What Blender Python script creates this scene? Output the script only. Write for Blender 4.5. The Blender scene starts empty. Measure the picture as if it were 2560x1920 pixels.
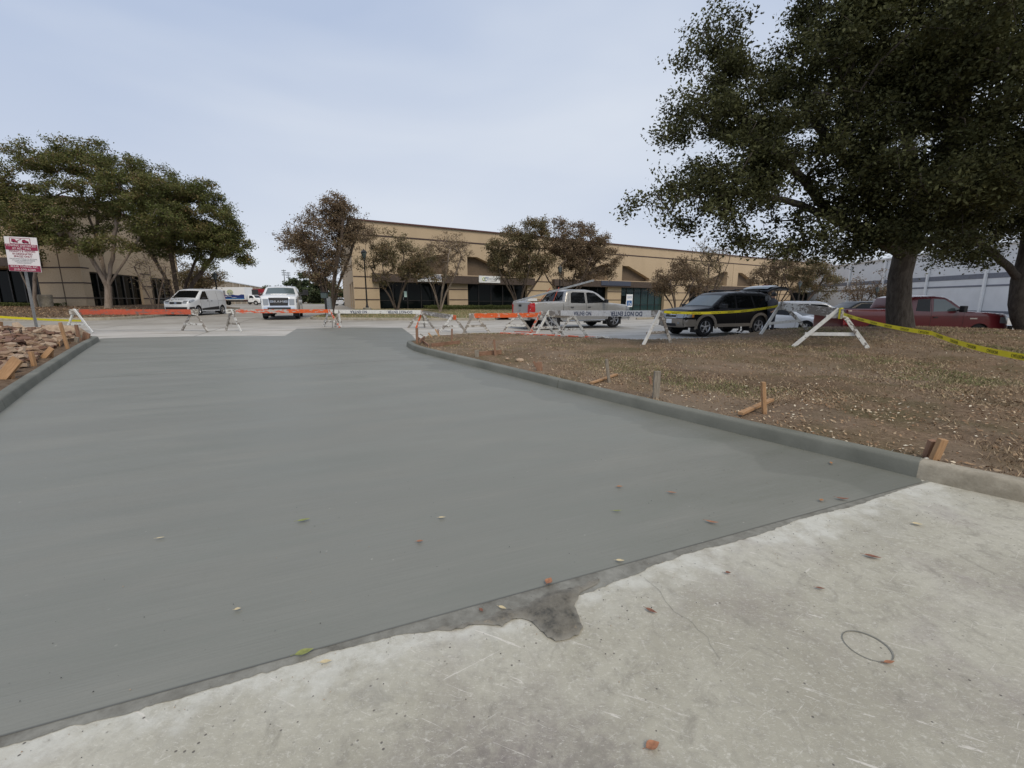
import bpy, math, random
import numpy as np
from mathutils import Vector, Matrix, geometry, noise
random.seed(7); np.random.seed(7)
R = math.radians
SC = bpy.context.scene
COL = SC.collection

# ---------------------------------------------------------------- camera
F = 1080.0                      # focal length in pixels of the 2560 px wide photograph
EYE = Vector((0, 0, 1.5))
PITCH = math.atan(208.0 / F)
cam_d = bpy.data.cameras.new('camera'); cam = bpy.data.objects.new('camera', cam_d); COL.objects.link(cam)
cam_d.sensor_width = 36; cam_d.lens = F * 36 / 2560; cam_d.clip_start = .05; cam_d.clip_end = 3000
cam.location = EYE; cam.rotation_euler = (R(90) - PITCH, 0, 0)
SC.camera = cam

# ---------------------------------------------------------------- sky and sun (overcast)
SUN_EL, SUN_AZ = 50, 160        # degrees; azimuth clockwise from +Y
W = bpy.data.worlds.new('World'); SC.world = W; W.use_nodes = True
nt = W.node_tree; nt.nodes.clear()
def wn(t, **k):
    n = nt.nodes.new(t)
    for a, v in k.items(): setattr(n, a, v)
    return n
sky = wn('ShaderNodeTexSky', sky_type='NISHITA', sun_disc=False, sun_elevation=R(SUN_EL), sun_rotation=R(SUN_AZ))
tc = wn('ShaderNodeTexCoord'); mp = wn('ShaderNodeMapping'); mp.inputs['Scale'].default_value = (1.0, 1.0, 3.2)
mp.inputs['Location'].default_value = (.7, .2, .35)
no = wn('ShaderNodeTexNoise'); no.inputs['Scale'].default_value = 1.25; no.inputs['Detail'].default_value = 4; no.inputs['Roughness'].default_value = .42
no.inputs['Distortion'].default_value = .25
cr = wn('ShaderNodeValToRGB'); e = cr.color_ramp.elements
e[0].position = .34; e[0].color = (3.9, 4.6, 6.0, 1); e[1].position = .66; e[1].color = (5.7, 6.15, 6.9, 1)
sx = wn('ShaderNodeSeparateXYZ'); hr = wn('ShaderNodeValToRGB'); he = hr.color_ramp.elements
he[0].position = 0; he[0].color = (1, 1, 1, 1); he[1].position = .42; he[1].color = (0, 0, 0, 1)
hm = wn('ShaderNodeMix', data_type='RGBA'); hm.inputs['B'].default_value = (5.7, 6.0, 6.6, 1)
mm = wn('ShaderNodeMath', operation='MULTIPLY'); mm.inputs[1].default_value = .8
mx = wn('ShaderNodeMix', data_type='RGBA'); mx.inputs['Factor'].default_value = .93
bg = wn('ShaderNodeBackground'); bg.inputs['Strength'].default_value = .1
wo = wn('ShaderNodeOutputWorld')
L = nt.links.new
L(tc.outputs['Generated'], mp.inputs['Vector']); L(mp.outputs['Vector'], no.inputs['Vector'])
gx_ = wn('ShaderNodeMath', operation='MULTIPLY_ADD'); gx_.inputs[1].default_value = .16; L(sx.outputs['X'], gx_.inputs[0]); L(no.outputs['Fac'], gx_.inputs[2]); L(gx_.outputs[0], cr.inputs['Fac']); L(tc.outputs['Generated'], sx.inputs['Vector']); L(sx.outputs['Z'], hr.inputs['Fac'])
L(hr.outputs['Color'], mm.inputs[0]); L(mm.outputs[0], hm.inputs['Factor']); L(cr.outputs['Color'], hm.inputs['A'])
L(sky.outputs['Color'], mx.inputs['A']); L(hm.outputs['Result'], mx.inputs['B']); L(mx.outputs['Result'], bg.inputs['Color'])
L(bg.outputs[0], wo.inputs['Surface'])
sd = bpy.data.lights.new('sun', 'SUN'); sd.energy = 1.5; sd.angle = R(28); sd.color = (1, .88, .70)
so = bpy.data.objects.new('sun', sd); COL.objects.link(so)
_sd = Vector((math.sin(R(SUN_AZ)) * math.cos(R(SUN_EL)), math.cos(R(SUN_AZ)) * math.cos(R(SUN_EL)), math.sin(R(SUN_EL))))
so.rotation_euler = _sd.to_track_quat('Z', 'Y').to_euler()
SC.view_settings.view_transform = 'Standard'; SC.view_settings.look = 'None'
SC.view_settings.exposure = 0.32; SC.view_settings.gamma = 1; SC.view_settings.use_curve_mapping = False

# ---------------------------------------------------------------- survey: pixel of the photo -> place
def ray(px, py):
    v = (960 - py) / F; u = (px - 1280) / F
    c, s = math.cos(PITCH), math.sin(PITCH)
    return Vector((u, c + v * s, -s + v * c))
def sst(a, b, x):
    t = min(1, max(0, (x - a) / (b - a))); return t * t * (3 - 2 * t)
SP0 = Vector((-1.787, 1.247)); SN = Vector((-.381, .924)).normalized(); ST = Vector((.924, .381)).normalized()
def H(x, y):
    z = .036 + .008 * min(max(y, 0), 45) - .009 * min(max(x, -25), 50) - .35 * sst(9, 19, x)
    s = (x - SP0.x) * SN.x + (y - SP0.y) * SN.y
    if s <= 0: return 0.0
    return z * sst(0, 13, s)
def Hm(x, y):                   # the grass island with its mound
    t = math.exp(-(((x - 13.5) / 6) ** 2 + ((y - 13.5) / 4.6) ** 2))
    return H(x, y) + .13 + .60 * t * sst(0, 9, math.hypot(x - 3, y - 4))
KBL = [(-34, 22.6), (-28, 23.0), (-24.2, 23.6), (-22.6, 24.8), (-22.6, 27), (-24.0, 31), (-27.5, 40), (-31, 50)]
def Hb(x, y):                   # the planting bed at the left building, rising to it
    d = 99
    for (ax, ay), (bx, by) in zip(KBL[:-1], KBL[1:]):
        t = max(0, min(1, ((x - ax) * (bx - ax) + (y - ay) * (by - ay)) / ((bx - ax) ** 2 + (by - ay) ** 2))); d = min(d, math.hypot(x - ax - (bx - ax) * t, y - ay - (by - ay) * t))
    return H(x, y) + .13 + .42 * sst(22.5, 33, y) * sst(0, 4, d)
def march(px, py, h):
    r = ray(px, py); t = .5; dt = .05
    while t < 400:
        p = EYE + r * t
        if p.z <= h(p.x, p.y):
            a, b = t - dt, t
            for _ in range(20):
                m = (a + b) / 2; q = EYE + r * m
                if q.z <= h(q.x, q.y): b = m
                else: a = m
            return EYE + r * b
        dt = .05 + t * .01; t += dt
    return EYE + r * 400
def G(px, py): return march(px, py, H)
def P(px, py, D):
    r = ray(px, py); return EYE + r * (D / r.y)
def XD(px, D, h=H):             # ground point seen in column px at distance D
    py = 900
    x = (px - 1280) / F * D
    for _ in range(3):
        z = h(x, D) - 1.5
        # forward depth along the camera axis
        zc = D * math.cos(PITCH) - z * math.sin(PITCH); x = (px - 1280) / F * zc
    return Vector((x, D, h(x, D)))

# ---------------------------------------------------------------- materials
class M:
    def __init__(s, name):
        s.m = bpy.data.materials.new(name); s.m.use_nodes = True; s.t = s.m.node_tree
        s.b = s.t.nodes['Principled BSDF']; s.tc = None
    def n(s, typ, ins=None, **props):
        n = s.t.nodes.new('ShaderNode' + typ)
        for a, v in props.items(): setattr(n, a, v)
        for k, v in (ins or {}).items(): s.put(n.inputs[k], v)
        return n
    def put(s, sock, v):
        if hasattr(v, 'is_output') or isinstance(v, bpy.types.NodeSocket): s.t.links.new(v, sock)
        elif isinstance(v, (tuple, list)) and len(v) == 3 and sock.type == 'RGBA': sock.default_value = (*v, 1)
        else: sock.default_value = v
    def pos(s, world=False, scale=(1, 1, 1), rot=(0, 0, 0)):
        src = s.n('NewGeometry').outputs['Position'] if world else s.n('TexCoord').outputs['Object']
        if scale == (1, 1, 1) and rot == (0, 0, 0): return src
        return s.n('Mapping', {'Vector': src, 'Scale': scale, 'Rotation': rot}).outputs[0]
    def noise(s, vec, scale, detail=3, rough=.5, dist=0):
        return s.n('TexNoise', {'Vector': vec, 'Scale': scale, 'Detail': detail, 'Roughness': rough, 'Distortion': dist}).outputs['Fac']
    def ramp(s, fac, stops):
        n = s.n('ValToRGB', {'Fac': fac}); e = n.color_ramp.elements
        while len(e) < len(stops): e.new(.5)
        for i, (p, c) in enumerate(stops):
            e[i].position = p; e[i].color = (*c, 1) if isinstance(c, (tuple, list)) else (c, c, c, 1)
        return n.outputs[0]
    def mix(s, f, a, b, mode='MIX'):
        return s.n('Mix', {'Factor': f, 'A': a, 'B': b}, data_type='RGBA', blend_type=mode).outputs['Result'] if False else s._mix(f, a, b, mode)
    def _mix(s, f, a, b, mode):
        n = s.t.nodes.new('ShaderNodeMix'); n.data_type = 'RGBA'; n.blend_type = mode
        s.put(n.inputs[0], f); s.put(n.inputs[6], a); s.put(n.inputs[7], b); return n.outputs[2]
    def math(s, op, a, b=0.0, c=None):
        n = s.n('Math', operation=op); s.put(n.inputs[0], a); s.put(n.inputs[1], b)
        if c is not None: s.put(n.inputs[2], c)
        return n.outputs[0]
    def dot(s, vec, v):
        n = s.n('VectorMath', operation='DOT_PRODUCT'); s.put(n.inputs[0], vec); n.inputs[1].default_value = v; return n.outputs['Value']
    def bump(s, h, strength=.3, dist=.01):
        return s.n('Bump', {'Height': h, 'Strength': strength, 'Distance': dist}).outputs[0]
    def done(s, color, rough=.6, metal=0, normal=None, spec=.5, coat=0):
        s.put(s.b.inputs['Base Color'], color); s.put(s.b.inputs['Roughness'], rough); s.put(s.b.inputs['Metallic'], metal)
        s.put(s.b.inputs['Specular IOR Level'], spec)
        if coat: s.b.inputs['Coat Weight'].default_value = coat; s.b.inputs['Coat Roughness'].default_value = .06
        if normal is not None: s.t.links.new(normal, s.b.inputs['Normal'])
        return s.m
def plain(name, c, rough=.5, metal=0, spec=.5, var=.12, scale=6, bump=0, coat=0):
    m = M(name); p = m.pos()
    f = m.noise(p, scale, 4)
    a = tuple(x * (1 - var) for x in c); b = tuple(min(1, x * (1 + var)) for x in c)
    col = m.ramp(f, [(.3, a), (.7, b)])
    nrm = m.bump(m.noise(p, scale * 12, 2), .3, bump) if bump else None
    return m.done(col, rough, metal, nrm, spec, coat)
def wood(name, c1, c2, axis_scale=(3, 3, 3), rough=.75):
    m = M(name); p = m.pos()
    f = m.noise(m.n('Mapping', {'Vector': p, 'Scale': axis_scale}).outputs[0], 6, 5, .65)
    g = m.noise(p, 3, 3)
    col = m.mix(m.ramp(g, [(.35, 0), (.7, .45)]), m.ramp(f, [(.3, c1), (.68, c2)]), tuple(x * .55 for x in c1))
    return m.done(col, rough, 0, m.bump(f, .5, .003), .25)
def peeled(name, paint, woodc, thr=.5, scale=4):     # old painted board, paint worn off in flakes
    m = M(name); p = m.pos()
    f = m.noise(m.n('Mapping', {'Vector': p, 'Scale': (1, 2.0, 2.4)}).outputs[0], scale, 7, .66, .3)
    k = m.ramp(f, [(thr - .015, 0), (thr + .015, 1)])
    g = m.noise(p, 14, 4)
    pc = m.mix(m.ramp(g, [(.35, 0), (.75, .6)]), paint, tuple(x * .62 for x in paint))
    wc = m.ramp(m.noise(m.n('Mapping', {'Vector': p, 'Scale': (2, 9, 9)}).outputs[0], 9, 4), [(.3, tuple(x * .6 for x in woodc)), (.7, woodc)])
    col = m.mix(k, wc, pc)
    return m.done(col, .7, 0, m.bump(k, .4, .002), .3)

def paint(name, c, flake=0.0, coat=.8): return M(name).done(c, .34, flake, None, .4, coat)
MAT = {}
def mats():
    g = MAT
    # --- fresh slab
    m = M('fresh_concrete'); p = m.pos(True)
    s_ = m.math('SUBTRACT', m.dot(p, (SN.x, SN.y, 0)), SP0.x * SN.x + SP0.y * SN.y)
    cmb = m.n('CombineXYZ', {0: m.math('MULTIPLY', m.dot(p, (ST.x, ST.y, 0)), .22), 1: s_, 2: 0.0}).outputs[0]
    streak = m.noise(cmb, 2.4, 6, .6, .6)
    big = m.noise(p, .35, 3, .5, .5)
    fine = m.noise(m.n('Mapping', {'Vector': cmb, 'Scale': (8, 120, 1)}).outputs[0], 1, 2)
    col = m.ramp(streak, [(.30, (.178, .183, .150)), (.5, (.200, .201, .170)), (.72, (.228, .225, .192))])
    col = m.mix(m.ramp(m.noise(cmb, .9, 4, .55, .5), [(.38, 0), (.66, .38)]), col, (.165, .162, .138))
    painted_sheen = m.ramp(m.noise(cmb, 1.7, 3, .5, .5), [(.50, 0), (.75, .22)]); col = m.mix(painted_sheen, col, (.255, .262, .235))  # damp sheen painted into the slab colour as paler streaks
    edge = m.ramp(s_, [(.0, .75), (.004, .75), (.012, 0)])     # the tooled edge
    col = m.mix(m.math('MULTIPLY', edge, 1), col, (.05, .05, .045))
    sp = m.n('TexVoronoi', {'Vector': p, 'Scale': 9.0}).outputs['Distance']
    spk = m.math('MULTIPLY', m.ramp(sp, [(.05, 1), (.07, 0)]), m.ramp(m.noise(p, 1.1, 2), [(.5, 0), (.6, 1)]))
    col = m.mix(m.math('MULTIPLY', spk, .5), col, (.45, .44, .38))
    col = m.mix(m.ramp(fine, [(.35, .42), (.6, 0)]), col, (.165, .165, .138))
    h = m.math('ADD', m.math('MULTIPLY', fine, .6), m.math('MULTIPLY', m.noise(p, 45, 3), .5))
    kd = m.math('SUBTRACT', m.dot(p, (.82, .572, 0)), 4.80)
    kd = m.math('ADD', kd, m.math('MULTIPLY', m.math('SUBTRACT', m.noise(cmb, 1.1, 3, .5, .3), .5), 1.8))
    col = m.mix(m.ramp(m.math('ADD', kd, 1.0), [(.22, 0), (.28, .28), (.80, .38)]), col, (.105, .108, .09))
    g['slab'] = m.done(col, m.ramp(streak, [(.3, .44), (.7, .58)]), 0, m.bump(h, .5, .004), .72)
    m = M('fresh_kerb_concrete'); p = m.pos(True); f = m.noise(p, 1.4, 5, .6, .3)
    col = m.ramp(f, [(.3, (.115, .118, .096)), (.7, (.20, .20, .168))])
    g['kerb_new'] = m.done(col, .62, 0, m.bump(m.noise(p, 50, 3), .4, .004), .35)
    # --- old concrete in the foreground
    m = M('old_concrete'); p = m.pos(True)
    s_ = m.math('SUBTRACT', m.dot(p, (SN.x, SN.y, 0)), SP0.x * SN.x + SP0.y * SN.y)
    wob = m.math('MULTIPLY', m.math('SUBTRACT', m.noise(p, 2.2, 5, .6), .5), .8)
    se = m.math('ADD', s_, wob)
    base = m.ramp(m.noise(p, .9, 6, .62, .6), [(.28, (.29, .27, .215)), (.5, (.395, .375, .305)), (.7, (.49, .47, .395))])
    mott = m.noise(p, 17, 6, .72)
    base = m.mix(m.ramp(mott, [(.36, .6), (.52, 0)]), base, (.30, .282, .235))
    base = m.mix(m.ramp(m.noise(p, 42, 5, .7), [(.55, 0), (.66, .42)]), base, (.64, .62, .55))
    purple = m.math('MULTIPLY', m.ramp(m.noise(p, 1.15, 4, .6, .4), [(.50, 0), (.68, .8)]), m.ramp(m.noise(p, 9, 5, .7), [(.36, .1), (.6, .75)]))
    base = m.mix(purple, base, (.25, .215, .21))
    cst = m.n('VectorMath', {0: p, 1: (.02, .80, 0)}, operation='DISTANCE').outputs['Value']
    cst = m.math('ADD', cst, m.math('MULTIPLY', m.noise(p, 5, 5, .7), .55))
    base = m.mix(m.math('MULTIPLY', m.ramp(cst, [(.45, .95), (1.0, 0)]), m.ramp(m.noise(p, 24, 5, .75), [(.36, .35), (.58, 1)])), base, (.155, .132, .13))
    fl = m.ramp(m.noise(m.n('Mapping', {'Vector': p, 'Rotation': (0, 0, R(25)), 'Scale': (1, 3.2, 1)}).outputs[0], 34, 6, .8, 1.5), [(.57, 0), (.64, .7)]); base = m.mix(fl, base, (.62, .60, .53))
    dk_ = m.ramp(m.noise(p, 6.5, 6, .75, .6), [(.32, .55), (.46, 0)]); base = m.mix(dk_, base, (.21, .195, .165))
    wh = m.ramp(se, [(-.62 + 1, 0), (-.12 + 1, .0)])
    sh = m.math('ADD', se, 1.0)
    white = m.ramp(sh, [(.55, 0), (.80, .25), (.90, .8), (1, .7)])
    wn_ = m.ramp(m.noise(p, 7, 6, .75), [(.34, .1), (.56, 1)])
    col = m.mix(m.math('MULTIPLY', white, wn_), base, (.58, .575, .52))
    # scratches
    vec = m.n('Mapping', {'Vector': m.n('Mapping', {'Vector': p, 'Rotation': (0, 0, R(24))}).outputs[0], 'Scale': (1.0, 16, 1)}).outputs[0]
    scr = m.ramp(m.noise(vec, 3.2, 5, .75, .8), [(.635, 0), (.665, .75)])
    vec2 = m.n('Mapping', {'Vector': m.n('Mapping', {'Vector': p, 'Rotation': (0, 0, R(-35))}).outputs[0], 'Scale': (1.0, 22, 1)}).outputs[0]
    scr2 = m.ramp(m.noise(vec2, 2.6, 4, .75, 1.2), [(.66, 0), (.685, .55)])
    col = m.mix(m.math('MAXIMUM', scr, scr2), col, (.64, .61, .55))
    pit = m.ramp(m.n('TexVoronoi', {'Vector': p, 'Scale': 26.0}).outputs['Distance'], [(.09, 1), (.14, 0)])
    pit = m.math('MULTIPLY', pit, m.ramp(m.noise(p, 5, 3), [(.5, 0), (.62, .9)]))
    col = m.mix(pit, col, (.11, .10, .09))
    h = m.math('ADD', m.math('MULTIPLY', mott, .6), m.math('MULTIPLY', m.noise(p, 160, 3), .4))
    h = m.math('SUBTRACT', h, m.math('MULTIPLY', pit, .5))
    g['old'] = m.done(col, .85, 0, m.bump(h, .55, .006), .25)
    # --- the lot behind
    m = M('lot_concrete'); p = m.pos(True)
    f = m.noise(p, .5, 6, .65, .4)
    col = m.ramp(f, [(.3, (.25, .228, .195)), (.55, (.33, .305, .265)), (.75, (.42, .395, .35))])
    s_ = m.math('SUBTRACT', m.dot(p, (SN.x, SN.y, 0)), SP0.x * SN.x + SP0.y * SN.y)
    st = m.noise(m.n('CombineXYZ', {0: m.math('MULTIPLY', m.dot(p, (ST.x, ST.y, 0)), .2), 1: s_, 2: 0.0}).outputs[0], 1.6, 5, .6)
    wz = m.math('MULTIPLY', m.ramp(m.math('DIVIDE', s_, 40.0), [(.30, 1), (.52, .8), (.62, 0)]), m.ramp(st, [(.34, .0), (.55, .9)]))
    col = m.mix(m.math('MULTIPLY', wz, .75), col, (.56, .545, .51))
    col = m.mix(m.ramp(m.noise(p, 2.4, 5, .7), [(.6, 0), (.78, .5)]), col, (.22, .205, .19))
    u1 = m.math('PINGPONG', m.dot(p, (.924, .381, 0)), 2.3); v1 = m.math('PINGPONG', m.dot(p, (-.381, .924, 0)), 2.3)
    jn = m.math('MAXIMUM', m.ramp(u1, [(.012, .75), (.03, 0)]), m.ramp(v1, [(.012, .75), (.03, 0)]))
    col = m.mix(jn, col, (.10, .09, .08))
    g['lot'] = m.done(col, .85, 0, m.bump(m.noise(p, 40, 3), .3, .005), .25)
    m = M('old_kerb_concrete'); p = m.pos(True)
    col = m.ramp(m.noise(p, 5, 6, .7), [(.3, (.21, .185, .14)), (.6, (.36, .325, .26)), (.75, (.43, .40, .34))])
    g['kerb_old'] = m.done(col, .9, 0, m.bump(m.noise(p, 40, 4), .5, .006), .2)
    # --- soil
    m = M('dry_lawn_soil'); p = m.pos(True)
    f = m.noise(p, 1.1, 5, .6, .5); q = m.noise(p, 26, 5, .75)
    col = m.ramp(q, [(.3, (.11, .075, .048)), (.52, (.215, .152, .10)), (.72, (.36, .27, .185))])
    col = m.mix(m.ramp(f, [(.42, 0), (.62, .6)]), col, (.095, .088, .04))
    bare = m.ramp(m.noise(p, .55, 3, .5, .4), [(.48, 0), (.62, .7)])
    col = m.mix(bare, col, (.245, .185, .135))
    dkp = m.ramp(m.noise(p, .42, 5, .6, .8), [(.50, 0), (.66, .65)]); col = m.mix(dkp, col, m.mix(m.ramp(q, [(.35, 0), (.65, 1)]), (.075, .050, .034), (.165, .115, .077)))
    g['soil'] = m.done(col, .95, 0, m.bump(q, .9, .03), .1)
    m = M('green_lawn'); p = m.pos(True)
    col = m.mix(m.ramp(m.noise(p, .8, 4), [(.4, 0), (.65, .8)]), m.ramp(m.noise(p, 18, 4, .7), [(.3, (.08, .10, .035)), (.7, (.22, .23, .10))]), (.19, .16, .085))
    g['lawn'] = m.done(col, .95, 0, m.bump(m.noise(p, 30, 4), .8, .03), .1)
    m = M('mulch'); p = m.pos(True)
    col = m.ramp(m.noise(p, 9, 5, .75), [(.3, (.07, .045, .03)), (.55, (.15, .105, .07)), (.75, (.25, .19, .13))])
    g['mulch'] = m.done(col, .95, 0, m.bump(m.noise(p, 20, 4), .8, .03), .1)
    g['ground'] = plain('far_ground', (.20, .18, .14), .95, scale=.1)
    # --- building
    m = M('tan_aggregate_wall'); p = m.pos()
    col = m.ramp(m.noise(p, 28, 4, .7), [(.3, (.40, .30, .195)), (.55, (.53, .415, .285)), (.75, (.60, .49, .35))])
    col = m.mix(m.ramp(m.noise(m.n('Mapping', {'Vector': p, 'Scale': (1, 1, .25)}).outputs[0], .7, 4), [(.4, 0), (.75, .35)]), col, (.36, .28, .19))
    g['tan'] = m.done(col, .9, 0, m.bump(m.noise(p, 60, 3), .5, .01), .2)
    g['tan_far'] = plain('pale_tan_wall', (.47, .37, .26), .9, scale=1.2)
    g['brown'] = plain('dark_brown_stucco', (.072, .052, .042), .8, scale=4, var=.2)
    g['recess'] = plain('brown_recess_stucco', (.13, .095, .065), .85, scale=4, var=.15)
    g['coping'] = plain('maroon_coping', (.10, .04, .035), .5)
    g['bandm'] = plain('dark_reveal_paint', (.05, .03, .026), .7)
    g['glass'] = M('dark_glass').done((.004, .006, .006), .04, 0, None, .10)
    g['glassg'] = M('green_glass').done((.02, .05, .05), .04, 0, None, .8)
    g['mull'] = plain('bronze_frame', (.018, .015, .013), .35, spec=.5)
    g['whitewall'] = plain('white_tilt_wall', (.68, .69, .70), .8, scale=.8, var=.05)
    g['darkband'] = plain('slate_band', (.17, .18, .21), .8)
    # --- metals, misc
    g['steel'] = plain('galvanised_steel', (.32, .34, .35), .45, .6, scale=20)
    g['alu'] = plain('aluminium', (.55, .56, .56), .35, .8)
    g['chrome'] = M('chrome').done((.75, .76, .78), .12, 1.0)
    g['alloy'] = M('alloy').done((.55, .56, .58), .28, .85)
    g['rubber'] = plain('tyre_rubber', (.018, .018, .019), .85, spec=.3, bump=.002)
    g['blackpl'] = plain('black_plastic', (.022, .022, .024), .55, spec=.4)
    g['black'] = plain('black_metal', (.015, .014, .014), .4)
    g['carglass'] = M('tinted_car_glass').done((.007, .008, .009), .05, 0, None, .3)
    g['carglass2'] = M('clear_car_glass').done((.085, .115, .12), .05, 0, None, .9)
    g['lamp'] = M('headlight_lens').done((.30, .32, .34), .08, .35, None, .8)
    g['amber'] = M('amber_lens').done((.75, .28, .04), .15, 0, None, .6)
    g['red_lens'] = M('red_lens').done((.42, .012, .015), .12, 0, None, .7)
    g['white'] = plain('white_enamel', (.78, .79, .79), .4, var=.03)
    g['ink'] = plain('navy_ink', (.02, .035, .09), .6)
    g['inkb'] = plain('black_ink', (.02, .02, .02), .6)
    g['pinewood'] = wood('new_pine', (.33, .19, .095), (.50, .31, .17), (1.2, 7, 7))
    g['redwood'] = wood('reddish_pine', (.20, .115, .075), (.35, .21, .14), (1.2, 7, 7))
    g['greywood'] = wood('weathered_wood', (.17, .145, .115), (.36, .32, .26), (1.2, 7, 7))
    g['pw'] = peeled('peeling_white_paint', (.66, .66, .63), (.24, .21, .185), .47)
    g['pw2'] = peeled('clean_white_paint', (.72, .72, .69), (.30, .27, .23), .36)
    g['pg'] = peeled('worn_grey_wood', (.56, .54, .50), (.30, .27, .235), .54)
    g['po'] = peeled('orange_paint', (.72, .13, .035), (.60, .46, .38), .42)
    g['po2'] = peeled('worn_orange_paint', (.66, .12, .055), (.55, .52, .48), .50)
    g['pom'] = peeled('faded_orange_paint', (.50, .10, .055), (.24, .15, .13), .44)
    g['tape'] = plain('yellow_tape', (.80, .70, .02), .4, var=.05)
    g['stone1'] = plain('tan_stone', (.25, .165, .105), .9, scale=9, var=.35, bump=.004)
    g['stone2'] = plain('reddish_stone', (.17, .095, .065), .9, scale=9, var=.35, bump=.004)
    g['stone3'] = plain('pale_stone', (.36, .27, .19), .9, scale=9, var=.25, bump=.004)
    g['leafdry'] = plain('dry_leaf', (.36, .17, .07), .7, scale=40, var=.3)
    g['leafpale'] = plain('pale_leaf', (.55, .46, .28), .7, scale=40, var=.2)
    g['leafgreen'] = plain('olive_leaf', (.22, .24, .07), .6, scale=40, var=.3)
    g['skin'] = plain('skin', (.42, .25, .18), .6, var=.04)
    g['denim'] = plain('dark_trousers', (.022, .026, .036), .85, scale=30)
    g['shirt'] = plain('grey_shirt', (.10, .10, .11), .85, scale=30)
    for nm, lo, hi in (('bark_oak', (.045, .038, .032), (.12, .105, .09)), ('bark_myrtle', (.16, .12, .09), (.36, .30, .25)), ('bark_dark', (.06, .045, .036), (.16, .125, .10))):
        m = M(nm); p = m.pos(True)
        f = m.noise(m.n('Mapping', {'Vector': p, 'Scale': (1, 1, .28)}).outputs[0], 13 if nm == 'bark_oak' else 6, 6, .7, .4)
        g[nm] = m.done(m.ramp(f, [(.32, lo), (.68, hi)]), .9, 0, m.bump(f, 1.0, .03), .15)
    for nm, st in (('leaf_oak', [(0, (.040, .041, .019)), (.45, (.070, .074, .031)), (.8, (.105, .112, .048)), (1, (.14, .14, .07))]),
                   ('leaf_green', [(0, (.07, .083, .03)), (.4, (.12, .135, .045)), (.75, (.175, .155, .062)), (1, (.24, .15, .08))]),
                   ('leaf_rust', [(0, (.10, .08, .05)), (.4, (.18, .13, .082)), (.75, (.245, .175, .115)), (1, (.20, .20, .09))]),
                   ('leaf_olive', [(0, (.09, .085, .046)), (.4, (.155, .135, .07)), (.75, (.22, .155, .09)), (1, (.27, .185, .11))]),
                   ('leaf_far', [(0, (.05, .07, .04)), (.5, (.085, .11, .055)), (1, (.13, .13, .075))]),
                   ('grass_blades', [(0, (.15, .105, .065)), (.35, (.31, .225, .145)), (.6, (.46, .36, .24)), (.8, (.22, .205, .10)), (1, (.15, .165, .07))]),
                   ('litter_leaves', [(0, (.22, .13, .075)), (.35, (.38, .26, .16)), (.8, (.52, .42, .29)), (1, (.80, .73, .58))])):
        m = M(nm); a = m.n('Attribute', attribute_name='tint').outputs['Fac']
        m.done(m.ramp(a, st), .65 if nm[:4] == 'leaf' else .9, 0, None, .14)
        if nm[:4] == 'leaf':
            tr = m.n('BsdfTranslucent', {'Color': m.ramp(a, [(q, tuple(min(1, v * 1.3) for v in c)) for q, c in st])})
            ms = m.n('MixShader', {0: .22, 1: m.b.outputs[0], 2: tr.outputs[0]})
            m.t.links.new(ms.outputs[0], m.t.nodes['Material Output'].inputs['Surface'])
        g[nm] = m.m
mats()

# ---------------------------------------------------------------- objects
def tag(o, label=None, cat=None, group=None, kind=None):
    if label: o['label'] = label
    if cat: o['category'] = cat
    if group: o['group'] = group
    if kind: o['kind'] = kind
    return o
def empty(name, label, cat, loc=(0, 0, 0), rz=0, group=None):
    o = bpy.data.objects.new(name, None); COL.objects.link(o)
    o.empty_display_size = .2; o.location = loc; o.rotation_euler = (0, 0, rz)
    o['mw'] = 0; del o['mw']
    return tag(o, label, cat, group)
def mw(o):
    m = Matrix.LocRotScale(o.location, o.rotation_euler, o.scale)
    return mw(o.parent) @ m if o.parent else m
def link(name, me, mat=None, parent=None, smooth=False):
    o = bpy.data.objects.new(name, me); COL.objects.link(o)
    if mat is not None:
        for x in (mat if isinstance(mat, (list, tuple)) else [mat]): me.materials.append(MAT[x] if isinstance(x, str) else x)
    if parent is not None: o.parent = parent
    if smooth and len(me.polygons): me.polygons.foreach_set('use_smooth', [True] * len(me.polygons))
    return o
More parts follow.
